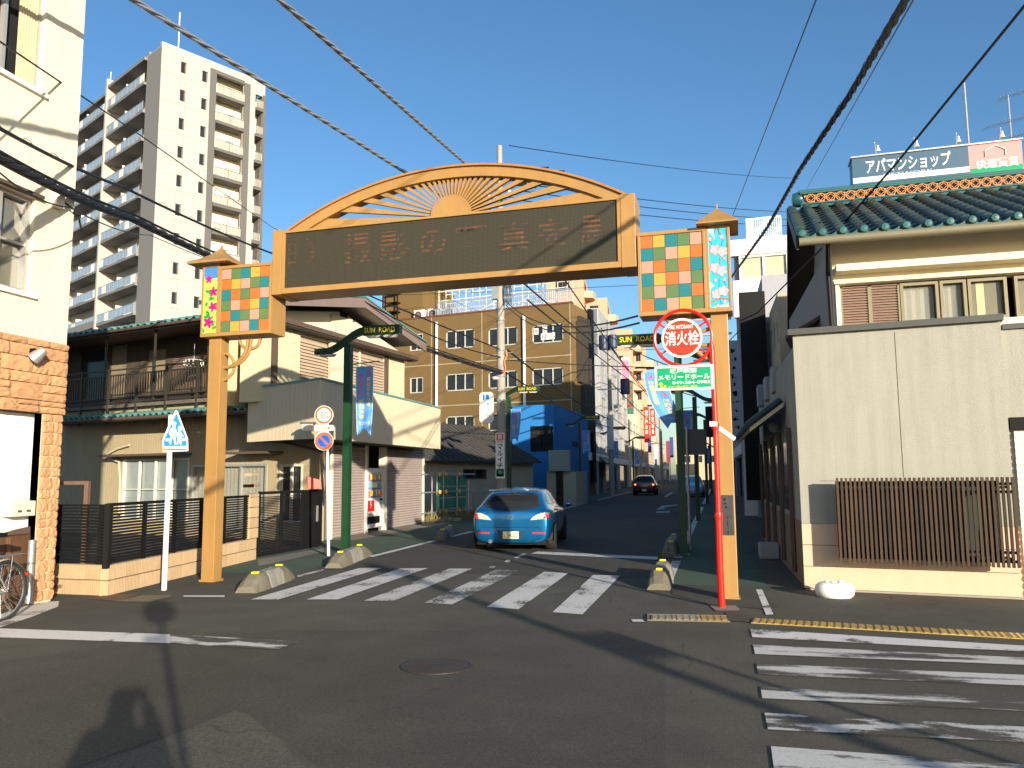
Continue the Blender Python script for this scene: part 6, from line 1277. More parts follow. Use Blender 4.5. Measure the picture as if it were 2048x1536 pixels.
for i, z in enumerate(zb15):
    zs_ = z-1.55
    for b_, (va, vb) in enumerate(((ve+.01, vm0-.01), (vm0+.46, DT-.01))):
        B('balcony_slab', M_tm, tw, -.35, 1.79, va, vb, zs_-.45, zs_-.12)
        if b_ == 1 and i > 7: B('balcony_wall', M_tm, tw, -.36, -.3, va, vb, zs_-.12, zs_+.5)
        np_ = 9 if b_ == 0 else 12
        for k in range(np_):
            pa, pb_ = va+(vb-va)*k/np_+.03, va+(vb-va)*(k+1)/np_-.03; B('glass_panel', M_gp if (k+i) % 7 else M_white, tw, -.33, -.30, pa, pb_, zs_-.05, zs_+1.0)
        B('top_rail', M_alu, tw, -.36, -.29, va, vb, zs_+1.01, zs_+1.07)
        B('partition', M_white, tw, -.2, 1.79, va+(vb-va)*.5, va+(vb-va)*.5+.06, zs_-.1, zs_+1.6)
        m = MB(); [m.box(1.74, 1.79, va+(vb-va)*f_, va+(vb-va)*f_+1.8, zs_, zs_+2.0) for f_ in (.12, .62)]; m.obj('balcony_window', M_glass, tw)
MB().tube([(3, 2, zT), (3, 2, zT+6)], .08, 6).obj('aerial', M_white, tw); MB().tube([(0, vm0+.2, zT), (0, vm0+.2, zT+1.5)], .06, 6).obj('aerial', M_white, tw)

# ---- right: grey stucco annex and tiled house
FR = Fr(1.245, 11.88, -9.5); hr_ = FR.hit
ax = fthing('stucco_annex', 'single storey grey stucco annex with pink tiled base and slatted window at right', 'house', FR)
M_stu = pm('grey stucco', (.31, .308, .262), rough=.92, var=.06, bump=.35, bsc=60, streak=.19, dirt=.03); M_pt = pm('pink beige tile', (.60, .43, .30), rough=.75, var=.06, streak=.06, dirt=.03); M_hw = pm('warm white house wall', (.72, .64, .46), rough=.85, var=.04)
zt_ = (hr_(1590, 659)[1]+hr_(2010, 636)[1])/2-.06; u1_ = hr_(2013, 800)[0]; U2 = 7.0
zpb = hr_(1620, 1047)[1]; wz = (hr_(1674, 1040)[0], hr_(2000, 1040)[0], hr_(1800, 1118)[1], hr_(1800, 962)[1])
wall_holes(ax, 0, u1_, zpb, zt_, 0, [wz], M_stu, .25, name='stucco_wall')
zc_ = [0.03, zpb*.36, zpb*.68, zpb]
for i in range(3):
    n = 4; 
    for k in range(1):
        hol = [wz] if wz[2] < zc_[i+1] else []
        wall_holes(ax, 0, u1_, zc_[i]+.004, zc_[i+1]-.004, -.012, hol, M_pt, .25, name='tile_course')
B('wall_crack', M_brown, ax, hr_(1797, 800)[0], hr_(1797, 800)[0]+.006, -.004, -.001, wz[3]+.05, zt_-.05); B('stucco_joint', pm('stucco joint', (.22, .2, .16), rough=.9), ax, hr_(1640, 957)[0], wz[0], -.004, -.001, wz[3]+.0, wz[3]+.012)
B('footing', M_conc, ax, .02, U2, .02, .3, 0, .03)
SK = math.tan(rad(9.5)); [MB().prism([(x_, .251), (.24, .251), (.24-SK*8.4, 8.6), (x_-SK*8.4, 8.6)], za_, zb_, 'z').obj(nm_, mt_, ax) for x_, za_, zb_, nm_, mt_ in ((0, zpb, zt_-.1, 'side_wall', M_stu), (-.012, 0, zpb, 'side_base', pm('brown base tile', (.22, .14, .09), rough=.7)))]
B('coping', pm('dark grey coping', (.07, .075, .07), rough=.6), ax, -.06, u1_+.03, -.07, .35, zt_+.001, zt_+.085); B('flat_roof', M_conc, ax, .25, U2, .25, 2.4, zt_-.25, zt_-.1)
B('setback_wall', M_stu, ax, u1_+.001, U2, .12, .35, 0, zt_-.1); B('return_wall', M_stu, ax, u1_-.2, u1_, .251, .5, 0, zt_-.001); B('coping', pm('dark grey coping', (.07, .075, .07)), ax, u1_+.031, U2, .08, .4, zt_-.099, zt_-.03)
B('setback_base', M_pt, ax, u1_+.001, U2, .108, .119, 0, zpb)
xg = hr_(2034, 950, .1)[0]; gs = B('garage_shutter', pm('white shutter', (.6, .6, .57), rough=.5), ax, xg, U2, .09, .1, .25, hr_(2040, 860, .1)[1]); shutter(xg, U2, hr_(2040, 860, .1)[1], .085, gs, mat=pm('white shutter', (.6, .6, .57)), step=.09); B('shutter_box', M_black, ax, xg-.05, U2, .0, .107, hr_(2040, 860, .1)[1]+.01, hr_(2040, 835, .1)[1])
# slatted screen and window behind
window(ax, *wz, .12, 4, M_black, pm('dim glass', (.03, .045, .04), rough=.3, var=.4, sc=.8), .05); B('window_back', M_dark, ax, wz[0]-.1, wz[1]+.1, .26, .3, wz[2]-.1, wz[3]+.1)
wv_ = .30; x0, x1 = hr_(1676, 1040, -wv_)[0], hr_(2034, 1040, -wv_)[0]; zs0, zs1 = hr_(1850, 1133, -wv_)[1]+.02, hr_(1850, 955, -wv_)[1]
scn = fthing('slatted_screen', 'brown wooden slatted window screen standing off the grey stucco wall', 'window screen', FR)
M_wd = pm('weathered brown slat', (.055, .033, .019), rough=.75, var=.3, sc=3, rand=.35, streak=.3)
sl_ = MB().box(0, .03, 0, .06, 0, zs1-zs0).mesh('slat', M_wd)
ns = 38
for i in range(ns): link('slat', sl_, scn, loc=(x0+(x1-x0-.03)*i/(ns-1), -wv_-.03, zs0))
for z in (zs0+.05, zs0+.16, zs1-.2, zs1-.1): B('rail', M_black, scn, x0+.02, x1-.02, -wv_+.031, -wv_+.06, z, z+.035)
for x in (x0+.05, x1-.1): 
    for z in (zs0+.08, zs1-.14): B('bracket', M_black, scn, x, x+.03, -wv_+.0602, -.013, z, z+.03)
B('end_tube', S_white, scn, x1-.20, x1-.165, -wv_+.12, -wv_+.15, zs0+.2, zs1-.12)
# upper storey
vh = 1.55; FR2 = Fr(1.245, 11.78, -1.8); hv = lambda x, y, v=vh: FR2.hit(x, y, v)
th_ = fthing('tiled_house', 'house with dark glazed tile roof and orange ring ridge behind the stucco annex', 'house', FR2)
uh0 = hv(1666, 560)[0]; ze_ = hv(1800, 462, .55)[1]+.02
wy0, wy1 = hv(1680, 640)[1]-.1, hv(1680, 572)[1]; wxs = [hv(x, 600)[0] for x in (1681, 1800, 1880, 1936, 2018, 2030, 2120)]
wall_holes(th_, uh0, U2, zt_-.3, ze_+.2, vh, [(wxs[0], wxs[-1], wy0, wy1)], M_hw, .2, name='upper_wall')
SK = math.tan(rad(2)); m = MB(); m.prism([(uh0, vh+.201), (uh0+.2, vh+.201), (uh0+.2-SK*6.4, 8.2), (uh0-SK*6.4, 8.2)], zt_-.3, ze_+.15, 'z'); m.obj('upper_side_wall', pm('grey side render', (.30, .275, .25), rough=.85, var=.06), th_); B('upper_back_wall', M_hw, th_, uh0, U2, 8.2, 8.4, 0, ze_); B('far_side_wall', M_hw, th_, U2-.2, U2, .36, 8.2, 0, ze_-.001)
z1_ = hv(1850, 536)[1]; z2_ = hv(1850, 522)[1]; B('shutter_hood', M_hw, th_, uh0+.02, U2, vh-.28, vh-.001, z1_-.02, z2_-.02, bevel=.01); B('wall_band', M_hw, th_, uh0-.01, U2, vh-.03, vh-.0015, z2_+.02, z2_+.42)
B('lintel', pm('pale lintel', (.62, .55, .38), rough=.7), th_, uh0, U2, vh-.12, vh-.001, wy1+.01, wy1+.07); B('corner_trim', M_hw, th_, uh0+.02, uh0+.07, vh-.08, vh-.0016, zt_-.1, wy1)
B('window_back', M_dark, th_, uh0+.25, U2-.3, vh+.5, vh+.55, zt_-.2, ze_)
M_lv = pm('mauve brown louvre', (.24, .155, .115), rough=.55, var=.06)
for k in range(2):
    a, b_ = wxs[0]+(wxs[1]-wxs[0])*k/2, wxs[0]+(wxs[1]-wxs[0])*(k+1)/2; lv = B('storm_shutter', M_lv, th_, a+.012, b_-.012, vh+.05, vh+.07, wy0, wy1-.04)
    nl = int((wy1-wy0)/.042)
    for j in range(nl): m = MB(); z = wy0+.03+j*.042; m.face([(a+.03, vh+.01, z), (b_-.03, vh+.01, z), (b_-.03, vh+.045, z+.032), (a+.03, vh+.045, z+.032)]); m.face([(a+.03, vh+.01, z), (b_-.03, vh+.01, z), (b_-.03, vh+.01, z-.01), (a+.03, vh+.01, z-.01)]); m.obj('louvre', M_lv, lv)
    m = MB(); m.box(a+.0, a+.028, vh, vh+.06, wy0, wy1-.04); m.box(b_-.028, b_, vh, vh+.06, wy0, wy1-.04); m.obj('shutter_frame', pm('bronze frame', (.20, .17, .10), rough=.5), lv)
M_bf = pm('bronze frame', (.20, .17, .10), rough=.5, metal=.2); M_sheer = pm('white sheer curtain', (.62, .6, .5), rough=.9, var=.08)
for k, (a, b_, cur, gl) in enumerate(((wxs[1], wxs[2], True, None), (wxs[2], wxs[3], True, None), (wxs[3], wxs[4], False, None), (wxs[5], wxs[6], False, None))):
    w_ = window(th_, a+.01, b_-.01, wy0, wy1-.02, vh+.03, 1, M_bf, pm('clear glass', (.3, .3, .26), rough=.05, var=.05, alpha=.25) if cur else pm('tinted upper glass', (.17, .16, .11), rough=.1, var=.25, sc=1), .045, dep=.04, curtain=M_sheer if cur else None)
    if k == 2: B('curtain', M_crt, w_, a+(b_-a)*.25, a+(b_-a)*.45, vh+.085, vh+.098, wy0+.05, wy1-.07)
# roof: gable, ridge parallel to the wall
SK = -.045; ve0 = vh-.62; ovl = hv(1597, 478, ve0)[0]; vr = 4.9; zr_ = hv(1800, 398, vr)[1]; vb_ = 8.9; zeb = ze_+.12
print('right roof', ovl, uh0, ze_, zr_, zt_)
rz_ = lambda v: zeb+(zr_-zeb)*(v-ve0)/(vr-ve0) if v < vr else zeb+.1+(zr_-zeb-.1)*(vb_-v)/(vb_-vr)
m = MB(); 
for (va, vb) in ((ve0, vr), (vr, vb_)):
    ea, eb = ovl-SK*(va-ve0), ovl-SK*(vb-ve0)
    m.face([(ea, va, rz_(va)-.12), (U2+.5, va, rz_(va)-.12), (U2+.5, vb, rz_(vb)-.12), (eb, vb, rz_(vb)-.12)]); m.face([(ea, va, rz_(va)-.03), (U2+.5, va, rz_(va)-.03), (U2+.5, vb, rz_(vb)-.03), (eb, vb, rz_(vb)-.03)])
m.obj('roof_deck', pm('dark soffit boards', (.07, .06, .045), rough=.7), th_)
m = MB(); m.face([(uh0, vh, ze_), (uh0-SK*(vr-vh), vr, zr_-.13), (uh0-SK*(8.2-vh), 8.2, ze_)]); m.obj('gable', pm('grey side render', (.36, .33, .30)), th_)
m = MB(); m.prism([(ve0, rz_(ve0)-.2), (vr, zr_-.2), (vb_, rz_(vb_)-.2), (vb_, rz_(vb_)+.02), (vr, zr_+.02), (ve0, rz_(ve0)+.02)], ovl-.04, ovl-.001, 'x'); m.v = [(x-SK*(y-ve0), y, z) for x, y, z in m.v]; m.obj('barge_board', pm('black brown board', (.03, .025, .02), rough=.6), th_)
m = MB(); m.tube([(ovl, ve0-.07, zeb-.10), (U2+.5, ve0-.07, zeb-.10)], .065, 10); m.box(ovl, U2+.5, ve0-.05, ve0, zeb-.14, zeb-.02); m.obj('gutter', pm('olive gutter', (.17, .155, .10), rough=.5), th_, smooth=True)
m = MB(); m.tube([(uh0-.12, ve0, zeb-.15), (uh0-.08, vh-.1, zeb-.5), (uh0-.06, vh-.08, zt_)], .035, 8); m.obj('downpipe', M_black, th_)
# glazed tiles: pans plus rolls
M_gt = pm('glazed dark teal tile', (.035, .055, .052), rough=.34, var=.25, sc=5, rand=.3, spec=.5); M_gt2 = pm('glazed teal end tile', (.03, .11, .105), rough=.25, var=.2, rand=.2, spec=.6)
def hongawara():
    m = MB(); n = 6
    for i in range(n):
        x0_, x1_ = .09+.20*i/n, .09+.20*(i+1)/n; f = lambda x: -.035*math.sin(math.pi*(x-.09)/.20)
        m.face([(x0_, -.03, f(x0_)+.03), (x1_, -.03, f(x1_)+.03), (x1_, .27, f(x1_)), (x0_, .27, f(x0_))]); m.face([(x0_, -.03, f(x0_)+.03), (x1_, -.03, f(x1_)+.03), (x1_, -.03, f(x1_)), (x0_, -.03, f(x0_))])
    for i in range(6):
        a0, a1 = math.pi*i/6, math.pi*(i+1)/6; g = lambda a, r: (.05-r*math.cos(a), r*math.sin(a))
        (xa, za), (xb, zb) = g(a0, .078), g(a1, .078); (xc, zc1), (xd, zd) = g(a0, .064), g(a1, .064)
        m.face([(xa, -.03, za+.02), (xb, -.03, zb+.02), (xd, .27, zd), (xc, .27, zc1)]); m.face([(xa, -.03, za+.02), (xb, -.03, zb+.02), (.05, -.03, .02)])
    return m.mesh('roof_tile', M_gt, smooth=True)
HT = hongawara(); ncol = int((U2+.5-ovl)/.30); sp_ = .292
Ls = math.hypot(vr-ve0, zr_-zeb); nrw = 12; am = math.atan2(zr_-zeb, vr-ve0); vis = 0
for i in range(ncol):
    for j in range(nrw):
        t = j/nrw; o = link('roof_tile', HT, th_, loc=(ovl+i*sp_-SK*(vr-ve0)*t, ve0+(vr-ve0)*t, zeb+(zr_-zeb)*t)); o.rotation_euler = (am, 0, 0); o.scale = (sp_/.29, Ls/nrw/.26, 1)
    m = MB(); m.lathe((ovl+i*sp_+.05, ve0-.07, zeb+.03), [(.0, -.03), (.05, -.025), (.066, 0), (.066, .05)], 12, 'y'); m.obj('eave_tile', M_gt2, th_, smooth=True)
    m = MB(); m.prism([(ovl+i*sp_+.05+.20*k/6, zeb+.03-.05*math.sin(math.pi*k/6)) for k in range(7)]+[(ovl+i*sp_+.05+.20*k/6, zeb-.01-.05*math.sin(math.pi*k/6)) for k in range(6, -1, -1)], ve0-.06, ve0-.03); m.obj('eave_tile', M_gt2, th_)
# ridge
rx0 = ovl-SK*(vr-ve0)+.30; B('ridge_base', pm('ridge mortar', (.5, .44, .3), rough=.9, var=.15), th_, rx0, U2+.4, vr-.09, vr+.09, zr_-.02, zr_+.23)
for z, hgt in ((zr_-.05, .05), (zr_+.015, .03), (zr_+.235, .035), (zr_+.275, .03)): B('ridge_course', M_gt2, th_, rx0-.08, U2+.4, vr-.16, vr+.16, z, z+hgt)
MB().tube([(rx0-.1, vr, zr_+.325), (U2+.4, vr, zr_+.325)], .045, 10).obj('ridge_roll', M_gt2, th_, smooth=True)
M_rt = pm('orange ridge ring tile', (.42, .17, .055), rough=.5, var=.15, rand=.1); m = MB(); ring(m, 0, 0, 0, .070, .098, 16); ring(m, 0, 0, .03, .070, .098, 16)
for a in range(4):
    cx, cz2 = .098*1.0*math.cos(a*math.pi/2+math.pi/4)*1.41*.72, .098*math.sin(a*math.pi/2+math.pi/4)*1.41*.72
m.v = m.v; rg = MB()
for k in range(16):
    a0, a1 = 2*math.pi*k/16, 2*math.pi*(k+1)/16; c_ = math.cos; s_ = math.sin; ro, ri = .1, .08
    for v in (0, .03): rg.face([(ri*c_(a0), v, ri*s_(a0)), (ro*c_(a0), v, ro*s_(a0)), (ro*c_(a1), v, ro*s_(a1)), (ri*c_(a1), v, ri*s_(a1))])
    rg.face([(ri*c_(a0), 0, ri*s_(a0)), (ri*c_(a1), 0, ri*s_(a1)), (ri*c_(a1), .03, ri*s_(a1)), (ri*c_(a0), .03, ri*s_(a0))])
for q_ in range(4):   # petal arcs of neighbouring rings
    cx, cz2 = .1*c_(q_*math.pi/2)*1.0, .1*s_(q_*math.pi/2); cx, cz2 = .14*c_(q_*math.pi/2+math.pi/4), .14*s_(q_*math.pi/2+math.pi/4)
    for k in range(5):
        a0 = q_*math.pi/2+math.pi/4+math.pi-.78+1.56*k/5; a1 = a0+1.56/5; rg.face([(cx+.088*c_(a0), .002, cz2+.088*s_(a0)), (cx+.102*c_(a0), .002, cz2+.102*s_(a0)), (cx+.102*c_(a1), .002, cz2+.102*s_(a1)), (cx+.088*c_(a1), .002, cz2+.088*s_(a1))])
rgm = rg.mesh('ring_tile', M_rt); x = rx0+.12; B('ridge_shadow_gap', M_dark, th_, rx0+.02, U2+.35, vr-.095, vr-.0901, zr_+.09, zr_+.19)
while x < U2+.3: link('ring_tile', rgm, th_, loc=(x, vr-.135, zr_+.14)).scale = (.92, 1, .92); x += .185
m = MB(); m.lathe((rx0-.12, vr, zr_+.17), [(.0, -.12), (.13, -.1), (.16, 0), (.13, .08), (.0, .1)], 12, 'x'); m.obj('ridge_end_tile', pm('dark teal ridge end', (.015, .07, .085), rough=.3), th_, smooth=True)
# side: awning, meters, globe lamp
SK = math.tan(rad(9.5))
B('side_hood', M_brown, ax, -.05, .0, 0, .01, 0, .01) if 0 else None
m = MB(); a_, b_ = FR.w(-.25, 4.0, 0), 0
sw = onx(1615, 630, 1.75); so2 = thing('window_awning', 'dark side window with a slanting hood on the shaded gable wall', 'awning', FR2.w(uh0-.3, 3.2, zt_+.45), FR.a); m = MB(); m.prism([(-.35, 0), (.29, .35), (.29, .42), (-.35, .07)], 0, 1.3); m.obj('hood', M_brown, so2); B('glass', M_glass, so2, .25, .29, .1, 1.2, -.5, .33)
for k, (px, py0, py1, Y) in enumerate(((1559, 784, 730, 15.5), (1545, 800, 752, 17.0), (1531, 812, 768, 18.6))):
    u0_, u1b = ony(px-14, py0, Y), ony(px+12, py1, Y); t = thing('meter_box', ('nearest and largest', 'middle', 'farthest')[k]+' grey box fixed on the shaded alley wall', 'meter box', (0, Y, 0), 0, 'grey boxes on the shaded alley wall'); B('box', M_gry, t, u0_.x, 1.25+.6, 0, .5, u0_.z, u1b.z, bevel=.03)
q = ony(1548, 853, 14.8); gl = thing('globe_lamp', 'white globe lamp under the small tiled side eave', 'lamp', q); m = MB(); m.lathe((0, 0, 0), [(0, -.11), (.08, -.08), (.11, 0), (.08, .08), (0, .11)], 14); m.obj('globe', M_gry, gl, smooth=True)
m = MB(); pe = fthing('side_eave', 'small tiled side eave over the dark alley entrance', 'eave', FR); 
m.face([(-.001, 1.8, 2.75), (-.001, 7.5, 2.75), (-.55, 7.5, 2.35), (-.55, 1.8, 2.35)]); m.face([(-.001, 1.8, 2.68), (-.001, 7.5, 2.68), (-.55, 7.5, 2.28), (-.55, 1.8, 2.28)]); m.face([(-.55, 1.8, 2.28), (-.55, 7.5, 2.28), (-.55, 7.5, 2.35), (-.55, 1.8, 2.35)]); m.v = [(x-SK*y, y, z) for x, y, z in m.v]; m.obj('eave_board', M_brown, pe)
m = MB(); m.face([(-.001, 1.8, 2.68), (-.001, 1.8, 2.75), (-.55, 1.8, 2.35), (-.55, 1.8, 2.28)]); m.v = [(x-SK*y, y, z) for x, y, z in m.v]; m.obj('eave_end', M_cream, pe)
for i in range(10): m = MB(); m.tube([(-.02, 1.95+i*.58, 2.8), (-.57, 1.95+i*.58, 2.4)], .07, 8); m.v = [(x-SK*y, y, z) for x, y, z in m.v]; m.obj('roof_tile', M_gt, pe, smooth=True)
for k in range(4): MB().prism([(-.03-SK*(1.35+k*1.7), 1.6+k*1.7), (-.013-SK*(1.35+k*1.7), 1.6+k*1.7), (-.013-SK*(2.35+k*1.7), 2.6+k*1.7), (-.03-SK*(2.35+k*1.7), 2.6+k*1.7)], 1.0, 2.1, 'z').obj('side_window', M_glass, ax)
for k in range(5): B('side_batten', M_brown, ax, -.06-SK*(1.1+k*1.7), .0-SK*(1.1+k*1.7), 1.2+k*1.7, 1.3+k*1.7, .1, 2.3)
# right row behind
t = block('grey_shop', 'shaded grey blue shop with a black upright panel right of the arch post', 'shop', 1.75, 24.2, 31.2, 8, 7.4, pm('blue grey render', (.30, .31, .34), rough=.8, var=.08), 1, 2, side='R')
for (x0_, x1_, y0_, y1_, mt, nm) in ((1494, 1528, 1000, 585, M_black, 'black_panel'),): a, b_ = ony(x0_, y0_, 24.0), ony(x1_, y1_, 24.0); p_ = thing('shop_pylon', 'tall black upright panel on the front of the shaded grey blue shop', 'pylon', (0, 23.8, 0)); B('panel', mt, p_, a.x, b_.x, 0, .35, a.z, b_.z)
FW = Fr(ony(1465, 600, 32).x, 32, -5); wb = fthing('white_office', 'bright white office with long window bands behind the tiled house', 'building', FW); hw_ = FW.hit
zz0 = [hw_(1500, y)[1] for y in (477, 509, 559, 592, 612, 660)]
B('parapet_band', M_wht if 0 else pm('bright white render', (.78, .74, .66), rough=.7, var=.03), wb, 0, 12, 0, .3, zz0[1], zz0[0]); B('spandrel_band', pm('bright white render', (.78, .74, .66)), wb, .05, 12, 0, .3, zz0[3]-.8, zz0[2]); B('lower_wall', pm('bright white render', (.78, .74, .66)), wb, .15, 12, 0, .3, 0, zz0[4]-3); 
for k in range(6): window(wb, .3+k*1.9, .3+k*1.9+1.85, zz0[2], zz0[1], .1, 2, M_white, pm('pale blind glass', (.42, .43, .30), rough=.3, var=.1), .09)
for k in range(6): window(wb, .3+k*1.9, .3+k*1.9+1.85, zz0[4]-3, zz0[3]-.8, .1, 2, M_white, M_glassl, .09)
B('side_wall', M_gry, wb, .1, .3, .31, 10, 0, zz0[1]); B('back_wall', M_gry, wb, .1, 12, 10, 10.2, 0, zz0[0]); B('roof', M_conc, wb, .1, 12, .31, 10, zz0[0]-.3, zz0[0]-.05)
x0, x1 = hw_(1495, 460, .6)[0], hw_(1562, 450, .6)[0]; m = MB(); zq = zz0[0]; n = 16
for i in range(n+1): u = x0+(x1-x0)*i/n; m.box(u-.02, u+.02, .6, .64, zq, zq+.95)
m.box(x0, x1, .6, .66, zq+.93, zq+1.0); m.box(x0-.05, x0+.2, .58, .68, zq, zq+1.0); m.obj('roof_rail', M_white, wb)
t = thing('projecting_sign', 'grey vertical projecting sign with black characters beyond the right arch post', 'sign', (0, 28, 0)); a, b_ = ony(1465, 880, 28), ony(1483, 680, 28); sg = B('board', pm('grey sign board', (.42, .44, .48), rough=.6), t, a.x, b_.x, 0, .2, a.z, b_.z); m = MB(); R_ = random.Random(9)
for k in range(11):
    z = b_.z-.3-k*.29; 
    for q in range(3): x = a.x+.05+R_.random()*.16; m.box(x, x+.02+R_.random()*.1, -.004, -.001, z-.16*R_.random(), z-.16*R_.random()+.03)
m.obj('lettering', M_black, sg)
for k, (Y0, Y1, H_, mt, lb) in enumerate(((21.2, 24.0, 6.2, M_tan, 'narrow shop added between the stucco house and the grey blue shop to shade the low house'), (43, 62, 7.5, M_gry, 'grey shaded building farther along the right pavement'), (62.5, 80, 8, M_wht, 'pale shaded building farther along the right pavement'), (80.5, 110, 9, M_tan, 'tan building far along the right pavement'), (111, 150, 7, M_wht, 'pale low building far along the right pavement'), (151, 200, 8, M_gry, 'grey building at the far right end of the street'))):  # first narrow shop is added in the gap to shade the low house
    block('street_shop', lb, 'shop', 1.9+k*.12, Y0, Y1, 7, H_, mt, 2, 3+k, side='R')
# rooftop sign
YR = 34; a, b_ = ony(1706, 359, YR), ony(1940, 359, YR); FG2 = Fr(a.x, YR, -3); hg = FG2.hit
rs_t = fthing('rooftop_sign', 'large blue and pink rooftop sign with white characters above the tiled roof', 'sign', FG2); z0, z1 = (hg(1706, 358)[1]+hg(1938, 346)[1])/2, (hg(1706, 316)[1]+hg(1938, 292)[1])/2; xb, xc = hg(1938, 320)[0], hg(2046, 320)[0]
M_nb = pm('slate blue sign face', (.045, .10, .16), rough=.4, var=.06); bw = B('blue_field', M_nb, rs_t, 0, xb, 0, .9, z0-.3, z1, label='slate blue field with white katakana'); B('white_strip', S_white, bw, .0, xb, -.012, -.002, z0-.08, z0+.14)
pk = B('pink_field', pm('salmon pink sign face', (.72, .25, .24), rough=.4, var=.04), rs_t, xb+.001, xc, 0, .9, z0-.3, z1); B('green_band', S_green, pk, xb+.02, xc-.02, -.012, -.002, z0-.3, z0+.04)
HH = z1-z0
m = MB(); put_text(m, 'アパマンショップ', xb*.12, xb*.85, z0+HH*.27, z0+HH*.87, -.015); m.obj('white_lettering', S_white, bw); m = MB(); put_text(m, 'NETWORK', xb*.27, xb*.70, z0+HH*.09, z0+HH*.21, -.0155); m.obj('small_lettering', pm('sign pale grey', (.4, .45, .5), rough=.5), bw)
m = MB(); put_text(m, '快適賃貸', xb+(xc-xb)*.12, xb+(xc-xb)*.92, z0-HH*.02, z0+HH*.36, -.016); m.obj('white_lettering', S_white, pk)
m = MB(); cxm = xb+(xc-xb)*.5; [m.tube([(x, -.02, z) for x, z in ((cxm-.35, z0+HH*.46), (cxm-.35, z0+HH*.7), (cxm, z0+HH*.9), (cxm+.35, z0+HH*.7), (cxm+.35, z0+HH*.46))], .03, 5)]; m.obj('house_outline', pm('pale pink print', (.85, .5, .48), rough=.5), pk)
B('sign_frame', M_alu, rs_t, -.05, xc+.05, -.06, .95, z1+.001, z1+.06); 
for px in (1755, 1833, 1917, 2005): u = hg(px, 300)[0]; m = MB(); m.tube([(u-.05, .1, z1+.06), (u-.2, -.7, z1+.3)], .02, 5); m.lathe((u, -.1, z1+.12), [(.0, 0), (.10, .02), (.07, .13), (.035, .18), (.05, .26), (.0, .3)], 10); m.obj('sign_lamp', M_white, rs_t)
ob = thing('support_building', 'building under the rooftop sign, hidden behind the tiled house', 'building', FG2.o, FG2.a); wall_holes(ob, -1, xc+1, 0, z0-.31, .0, [(0+3*i, 2+3*i, z0-3, z0-1.5) for i in range(3)], M_gry); B('roof', M_conc, ob, -1, xc+1, .21, 9, z0-.6, z0-.31); [window(ob, 3*i, 2+3*i, z0-3, z0-1.5, .05) for i in range(3)]
for k, (px, yt, yb, lb) in enumerate(((1937, 165, 292, 'thin grey pole rising behind the rooftop sign'),)): a = ony(px, yb, 36); tag(MB().tube([(0, 0, 0), (0, 0, ony(px, yt, 36).z-a.z+2)], .05, 6).obj('mast', M_galv, loc=(a.x, 36, a.z-2)), lb, 'mast')
a = ony(2023, 285, 37); tv = thing('tv_antenna', 'television antenna with three arms at the right end of the rooftop sign', 'antenna', (a.x, 37, a.z-2)); zt3 = ony(2018, 190, 37).z-a.z+2; MB().tube([(0, 0, 0), (0, 0, zt3)], .04, 6).obj('mast', M_galv, tv)
for z, l0, l1 in ((zt3-.05, -.4, 1.2), (zt3-1.25, -1.0, 1.2), (zt3-1.95, -.8, 1.2)):
    m = MB(); m.tube([(l0, 0, z-.12), (l1, 0, z+.3)], .02, 5); [m.tube([(l0+.12*k, -.35, z-.12+.42*(.12*k)/(l1-l0)), (l0+.12*k, .35, z-.12+.42*(.12*k)/(l1-l0))], .008, 4) for k in range(int((l1-l0)/.12))]; m.obj('antenna_arm', M_galv, tv)
# white moulded sign weight
p = gp(1673, 1197); ww = thing('sign_weight', 'white moulded plastic sign base left by the pink tiled wall', 'sign base', (p.x, p.y+.12, 0), rad(-9))
m = MB(); m.lathe((0, 0, 0), [(.20, 0), (.235, .03), (.25, .09), (.235, .15), (.19, .185), (.05, .19), (.04, .20), (.0, .20)], 28); m.v = [(x*.98*(1 if abs(x) < .2 else 1), y*.75, z) for x, y, z in m.v]; m.obj('body', pm('white plastic', (.80, .80, .77), rough=.35, var=.04), ww, smooth=True)
m = MB(); m.lathe((.08, -.02, .19), [(.03, 0), (.035, .02), (.02, .035), (0, .035)], 10); m.lathe((-.09, .02, .19), [(.03, 0), (.03, .015), (.0, .018)], 10); m.obj('cap', pm('white plastic', (.8, .8, .77)), ww, smooth=True)
p = gp(1537, 1118); sb2 = thing('stone_block', 'pale stone step block in the shaded alley beside the stucco house', 'block', (p.x, p.y, 0)); B('block', M_gry, sb2, -.15, .2, 0, .5, 0, .28, bevel=.02)

# ================================================================== VEHICLES
def smooth_body(name, secs, mat, par, sub=2):
    "secs: list of (y, [(x,z)...]) half sections from bottom centre to top centre; mirrored and closed"
    m = MB(); rows = []
    for y, s in secs:
        b = len(m.v); pts = [(x, y, z) for x, z in s]+[(-x, y, z) for x, z in s[-2:0:-1]]; m.v += pts; rows.append((b, len(pts)))
    for i in range(len(rows)-1):
        b0, n = rows[i]; b1, _ = rows[i+1]
        for k in range(n): m.f.append([b0+k, b0+(k+1) % n, b1+(k+1) % n, b1+k]); m.mi.append(0)
    b0, n = rows[0]; m.f.append(list(range(b0, b0+n))); m.mi.append(0); b0, n = rows[-1]; m.f.append(list(range(b0, b0+n))[::-1]); m.mi.append(0)
    me = m.mesh(name, mat); me.polygons.foreach_set('use_smooth', [True]*len(me.polygons)); o = link(name, me, par); md = o.modifiers.new('subdivision', 'SUBSURF'); md.levels = sub; md.render_levels = sub; return o
